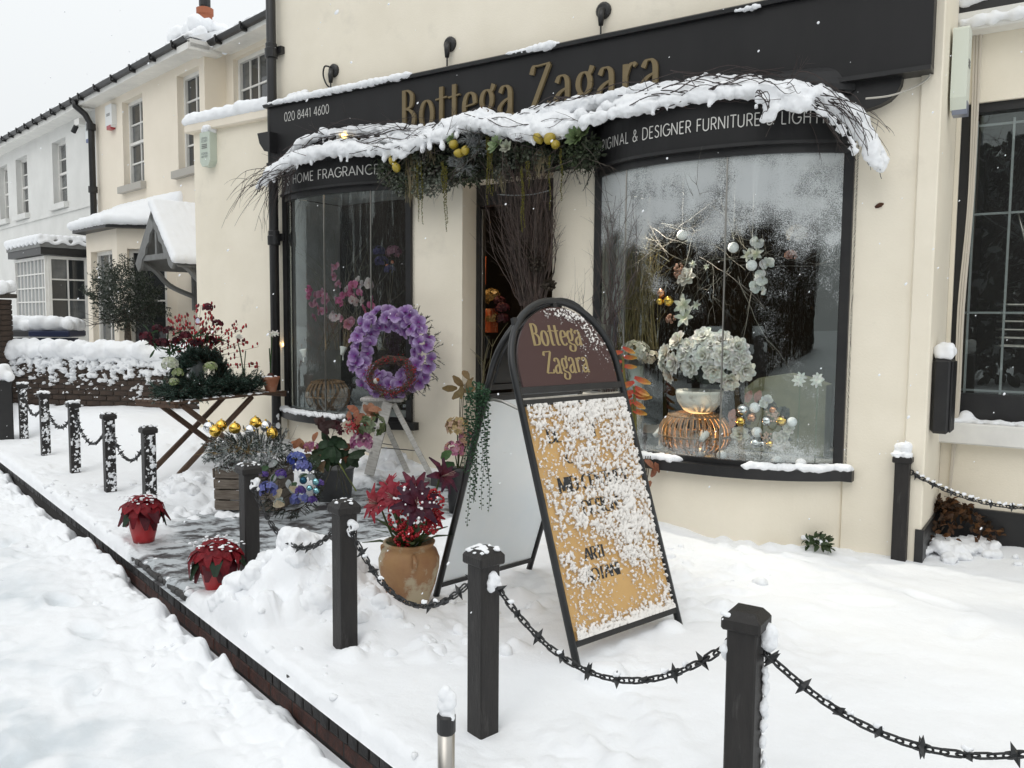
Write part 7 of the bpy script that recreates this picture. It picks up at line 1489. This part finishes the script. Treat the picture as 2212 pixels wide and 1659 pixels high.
mb = MB(); [leaf(mb, MZ(RQ(zx, zy, .09), (0, -1, 0), roll=1.3), .085, .055, (.42, .22, .17)) for zx, zy in [(1195, 740), (1275, 740), (1050, 900), (1060, 960)]]; [leaf(mb, MZ(RQ(1370+190*cos(a), 920+180*sin(a), .05), rdir()), .06, .035, (.10, .11, .10)) for a in np.random.uniform(0, 6.28, 90)]; mb.build('leaves', MT['vc'], bwr)['kind'] = 'stuff'
mb = MB(); [mb.sphere(RQ(1440+random.gauss(0, 30), 860+random.gauss(0, 25), .12), .008, 6, 4, col=vary((.42, .30, .24))) for _ in range(26)]; [mb.sphere(RQ(1350+random.gauss(0, 25), 1040+random.gauss(0, 20), .12), .008, 6, 4, col=vary((.45, .30, .22))) for _ in range(22)]; mb.build('beads', MT['vcs'], bwr, smooth=True)['kind'] = 'stuff'
for i, (zx, zy) in enumerate([(790, 1150), (975, 1190), (1460, 1185), (1670, 1190)]):
    p = RQ(zx, zy, .17); p.z = zf+.036; t = thing('white_ball', ['white ball on the window floor below the rattan basket', 'white ball on the window floor left of the glass joint', 'white ball on the window floor below the bauble wreath', 'white ball on the window floor farthest right'][i], 'ball', SHOP.pt(p.x, p.y, p.z), SHOP.rz, group='white balls on the window floor'); ob('ball', sphere_me('ball', .036, MT['whiteb']), t)
spot(RQ(435, 1000, .12), (.7, .5, .6), 'lit spotlight at the left of the rattan basket', True, 2.6)
spot(RQ(820, 1035, .22), (0, .9, .5), 'lit spotlight in front of the rattan basket', True, 2.6)
p = SL(1357, 352, -.05); t = thing('ceiling_downlight', 'small lit downlight in the ceiling of the right window', 'lamp', SHOP.o, SHOP.rz); MB().lathe([(.0, 0), (.045, 0)], (p.x, p.y, RW['z1']-.004), 16).build('lens', mat('lit_downlight', (1, .75, .4), .5, emit=(1, .66, .3), es=6.), t); MB().lathe([(.045, -.008), (.055, 0)], (p.x, p.y, RW['z1']), 16).build('ring', MT['steel'], t)
l = bpy.data.lights.new('downlight', 'SPOT'); l.spot_size = 1.5; l.spot_blend = .7; l.energy = 170; l.color = (1, .90, .76); l.shadow_soft_size = .04; lo_ = bpy.data.objects.new('downlight', l); COL.objects.link(lo_); lo_.parent = t; lo_.location = (p.x, p.y, RW['z1']-.03); lo_.rotation_euler = (0, radians(-42), 0)
sf = thing('green_sofa', 'dull green sofa back deep in the right window', 'sofa', SHOP.o, SHOP.rz); a = RQ(1180, 500, -.42); b = RQ(1930, 500, -.42); mb = MB(); mb.prism([(a.x, zf), (b.x-.03, zf), (b.x-.03, a.z-.05), (b.x-.15, a.z-.01), ((a.x+b.x)/2, a.z+.02), (a.x+.1, a.z-.02), (a.x, a.z-.1)], .42, .60, M=Matrix(((1, 0, 0, 0), (0, 0, 1, 0), (0, 1, 0, 0), (0, 0, 0, 1)))); mb.build('backrest', mat('olive_fabric', (.17, .18, .115), .9, c2=(.13, .14, .09), vs=10), sf)
nr = thing('window_narcissus', 'pair of white narcissi at the right of the right window', 'flowers', SHOP.o, SHOP.rz)
for zx in (1660, 1815):
    mb = MB(); q = RQ(zx, 545, .02); mb.tube([Vector((q.x, q.y, zf)), q], .004, 5, (.12, .17, .09)); [star(mb, MZ(q+rdir()*.02, (random.uniform(-.6, .6), -1, .3)), .038, 6, (.72, .74, .68), (.76, .78, .76), 15, .5) for _ in range(4)]; mb.build('narcissus', MT['vc'], nr)
# ------------------------------------------------------------------ things seen through the open door
p = SL(1022, 584, -.6); t = thing('orange_lampshade', 'orange red patterned lampshade just inside the door', 'lampshade', SHOP.pt(p.x, p.y, 0), SHOP.rz); MB().lathe([(.12, p.z-.13), (.12, p.z+.13)], n=24).build('shade', mat('lit_orange_shade', (.42, .09, .03), .7, c2=(.50, .22, .12), vs=16, lo=.55, hi=.6, emit=(.55, .10, .03), es=.45), t, smooth=True); MB().tube([(0, 0, .15), (0, 0, p.z)], .012, 8).build('stand', MT['black'], t)
dfl = thing('golden_dried_flowers', 'golden dried hydrangeas just inside the open door', 'flowers', SHOP.o, SHOP.rz)
for (x, y, r, c) in [(1022, 625, .06, 0), (1040, 645, .075, 0), (1062, 640, .07, 0), (1020, 655, .06, 0), (1078, 650, .05, 1), (1015, 690, .07, 0), (1040, 690, .07, 0), (1065, 690, .06, 0), (1085, 665, .06, 1), (1085, 690, .06, 1)]:
    mb = MB(); hydrangea(mb, SL(x, y, -.55), r, [(.40, .28, .10), (.46, .34, .15), (.30, .20, .08)] if c == 0 else [(.10, .02, .03), (.07, .02, .025)], 40, f=.4); mb.build('hydrangea', MT['vc'], dfl)
mb = MB(); [mb.box(p.x-.05, p.x+.05, .50, .62, p.z-.12, p.z+.1) for p in [SL(1050, 690, -.5)]]; mb.build('holder', MT['redsh'], dfl)
l = bpy.data.lights.new('shop_lamp', 'POINT'); l.energy = 45; l.color = (1, .70, .40); l.shadow_soft_size = .12; lo_ = bpy.data.objects.new('shop_lamp', l); COL.objects.link(lo_); lo_.parent = t; lo_.location = (.25, -.02, 2.74)
MB().sphere((.25, -.02, 2.84), .05, 12, 8).build('lamp_globe', mat('lit_globe', (1, .8, .5), .5, emit=(1, .75, .45), es=3.), t, smooth=True)
mb = MB(); [twig(mb, SL(1015+random.uniform(0, 40), 850, -.2), Vector((random.uniform(-.3, .3), 0, 1)), random.uniform(.4, .7), .006, (.20, .18, .10), .25, 7, 3) for _ in range(5)]; t2 = thing('lichen_branches', 'pale knobbly branches standing inside the doorway behind the arched board', 'branches', SHOP.o, SHOP.rz); mb.build('branch', MT['twig'], t2)
# ------------------------------------------------------------------ the other side of the road (seen in the window glass)
random.seed(303)
def bare_tree(h, seed):
    random.seed(seed); mb = MB(); tr = MB(); tr.tube([(0, 0, -.3), (.05, 0, h*.25), (0, .08, h*.55)], [.17, .13, .08], 8, (.035, .03, .027))
    def grow(p, d, L, r, k):
        n = 5; pts = [p.copy()]
        for i in range(n): d = (d+rdir()*.18+Vector((0, 0, .04))).normalized(); p = p+d*L/n; pts.append(p.copy())
        mb.tube(pts, [r*(1-.6*i/n) for i in range(n+1)], 3 if r < .02 else 5, random.choice([(.035, .03, .028), (.05, .045, .042), (.30, .31, .32)]), cap=False)
        if k:
            for _ in range(5): i = random.randint(1, n); grow(pts[i].copy(), ((pts[i]-pts[i-1]).normalized()+rdir()*.75).normalized(), L*random.uniform(.45, .7), r*.5, k-1)
    for _ in range(8): z = h*random.uniform(.2, .55); grow(Vector((0, 0, z)), (rdir(.1)+Vector((0, 0, .6))).normalized(), h*.38, .06, 3)
    return tr.mesh('trunk', MT['twig'], True), mb.mesh('crown', MT['twig'])
def ever(h, seed):
    random.seed(seed); mb = MB()
    for _ in range(2200):
        z = random.random()**.8; r = (1-z*.55)*h*.24*(1+.25*sin(z*23))*random.uniform(.4, 1); a = random.uniform(0, 6.28); leaf(mb, MZ((r*cos(a), r*sin(a), .2+z*h*.95), rdir()), .34, .16, random.choice([(.02, .03, .02), (.03, .042, .026), (.014, .02, .014), (.04, .046, .035), (.42, .44, .45)]))
    return MB().tube([(0, 0, -.3), (0, 0, h*.5)], [.16, .08], 7, (.04, .03, .025)).mesh('trunk', MT['twig']), mb.mesh('crown', MT['vc'])
BT_ = [bare_tree(8.5, 1), bare_tree(7.5, 2)]; EV_ = [ever(5.5, 3), ever(6.5, 4)]
names = ['left', 'right']
for i in range(24):
    t_ = -27+i*3.1; p = kt(t_+random.uniform(-.4, .4), -14.5-random.uniform(0, 3.5), -.3)
    o = thing('bare_tree', 'dark bare tree across the road, reflected in the shop windows', 'tree', p, random.uniform(0, 6), group='bare trees across the road'); a, b = BT_[i % 2]; ob('trunk', a, o); ob('crown', b, o); o.scale = (random.uniform(.9, 1.2),)*3
for i in range(40):
    p = kt(-29+i*1.9+random.uniform(-.4, .4), -16.5-random.uniform(0, 3), -.3); o = thing('evergreen_tree', 'dark evergreen across the road, reflected in the shop windows', 'tree', p, random.uniform(0, 6), group='evergreens across the road'); a, b = EV_[i % 2]; ob('trunk', a, o); ob('crown', b, o); o.scale = (random.uniform(.85, 1.25),)*3
def car(p, rz, lab, col):
    c = thing('parked_car', lab, 'car', p, rz, group='cars parked across the road'); m_ = mat('car_paint', col, .3, coat=.6)
    prof = [(-2.0, .35), (-2.02, .7), (-1.9, .95), (-1.3, 1.02), (-.85, 1.45), (.75, 1.48), (1.35, 1.05), (1.9, .98), (2.02, .75), (2.02, .35)]
    MB().prism(prof, -.82, .82, M=Matrix(((1, 0, 0, 0), (0, 0, -1, 0), (0, 1, 0, 0), (0, 0, 0, 1)))).build('body', m_, c)
    for x in (-1.25, 1.3):
        for y in (-.8, .8): MB().tube([(x, y-.09, .32), (x, y+.09, .32)], .32, 16).build('wheel', MT['black'], c)
    for y in (-.6, .6): MB().box(-2.04, -1.96, y-.17, y+.17, .68, .86).build('headlight', MT['silvb'], c)
    MB().box(-2.05, -2.0, -.26, .26, .45, .56).build('number_plate', MT['white'], c)
    blob('snow', [((x, y, (1.04 if x < -.9 else 1.5 if x < 1 else 1.08)+.04), .16) for x in np.arange(-1.8, 1.9, .16) for y in np.arange(-.7, .75, .2)], .07, MT['snow'], c, disp=.05, dsc=.2)
car(kt(4.5, -11.6, -.32), KR+.05, 'dark car under snow parked across the road, reflected at the right of the window', (.02, .02, .025))
car(kt(-3.5, -11.6, -.32), KR+pi, 'grey car under snow parked across the road, farther left in the reflection', (.1, .1, .11))
t = thing('lamp_post', 'dark lamp post across the road, reflected in the right window', 'lamp post', kt(1.8, -10.6, -.3)); MB().tube([(0, 0, 0), (0, 0, 1.1), (0, 0, 1.15), (0, 0, 6)], [.09, .09, .06, .05], 10).build('pole', MT['black'], t, smooth=True)
# falling flakes
mb = MB(); random.seed(8)
for _ in range(420):
    d = ray(random.uniform(0, 2212), random.uniform(0, 1500)); Y_ = random.uniform(1.2, 7.2); p = C0+d*(Y_/d.y)
    if p.z < .35 or (p-SHOP.o).dot(SHOP.n) < .55: continue
    q = Vector((.6, .1, .75)).normalized().to_track_quat('Z', 'Y').to_matrix().to_4x4(); mb.sphere(p, random.uniform(.0010, .0026), 5, 4, (1, 1, random.uniform(1, 1.9)), M=q)
o = mb.build('falling_snow', MT['snow'], smooth=True); o['kind'] = 'stuff'; o['label'] = 'scattered snowflakes falling in front of the shop'; o['category'] = 'snow'
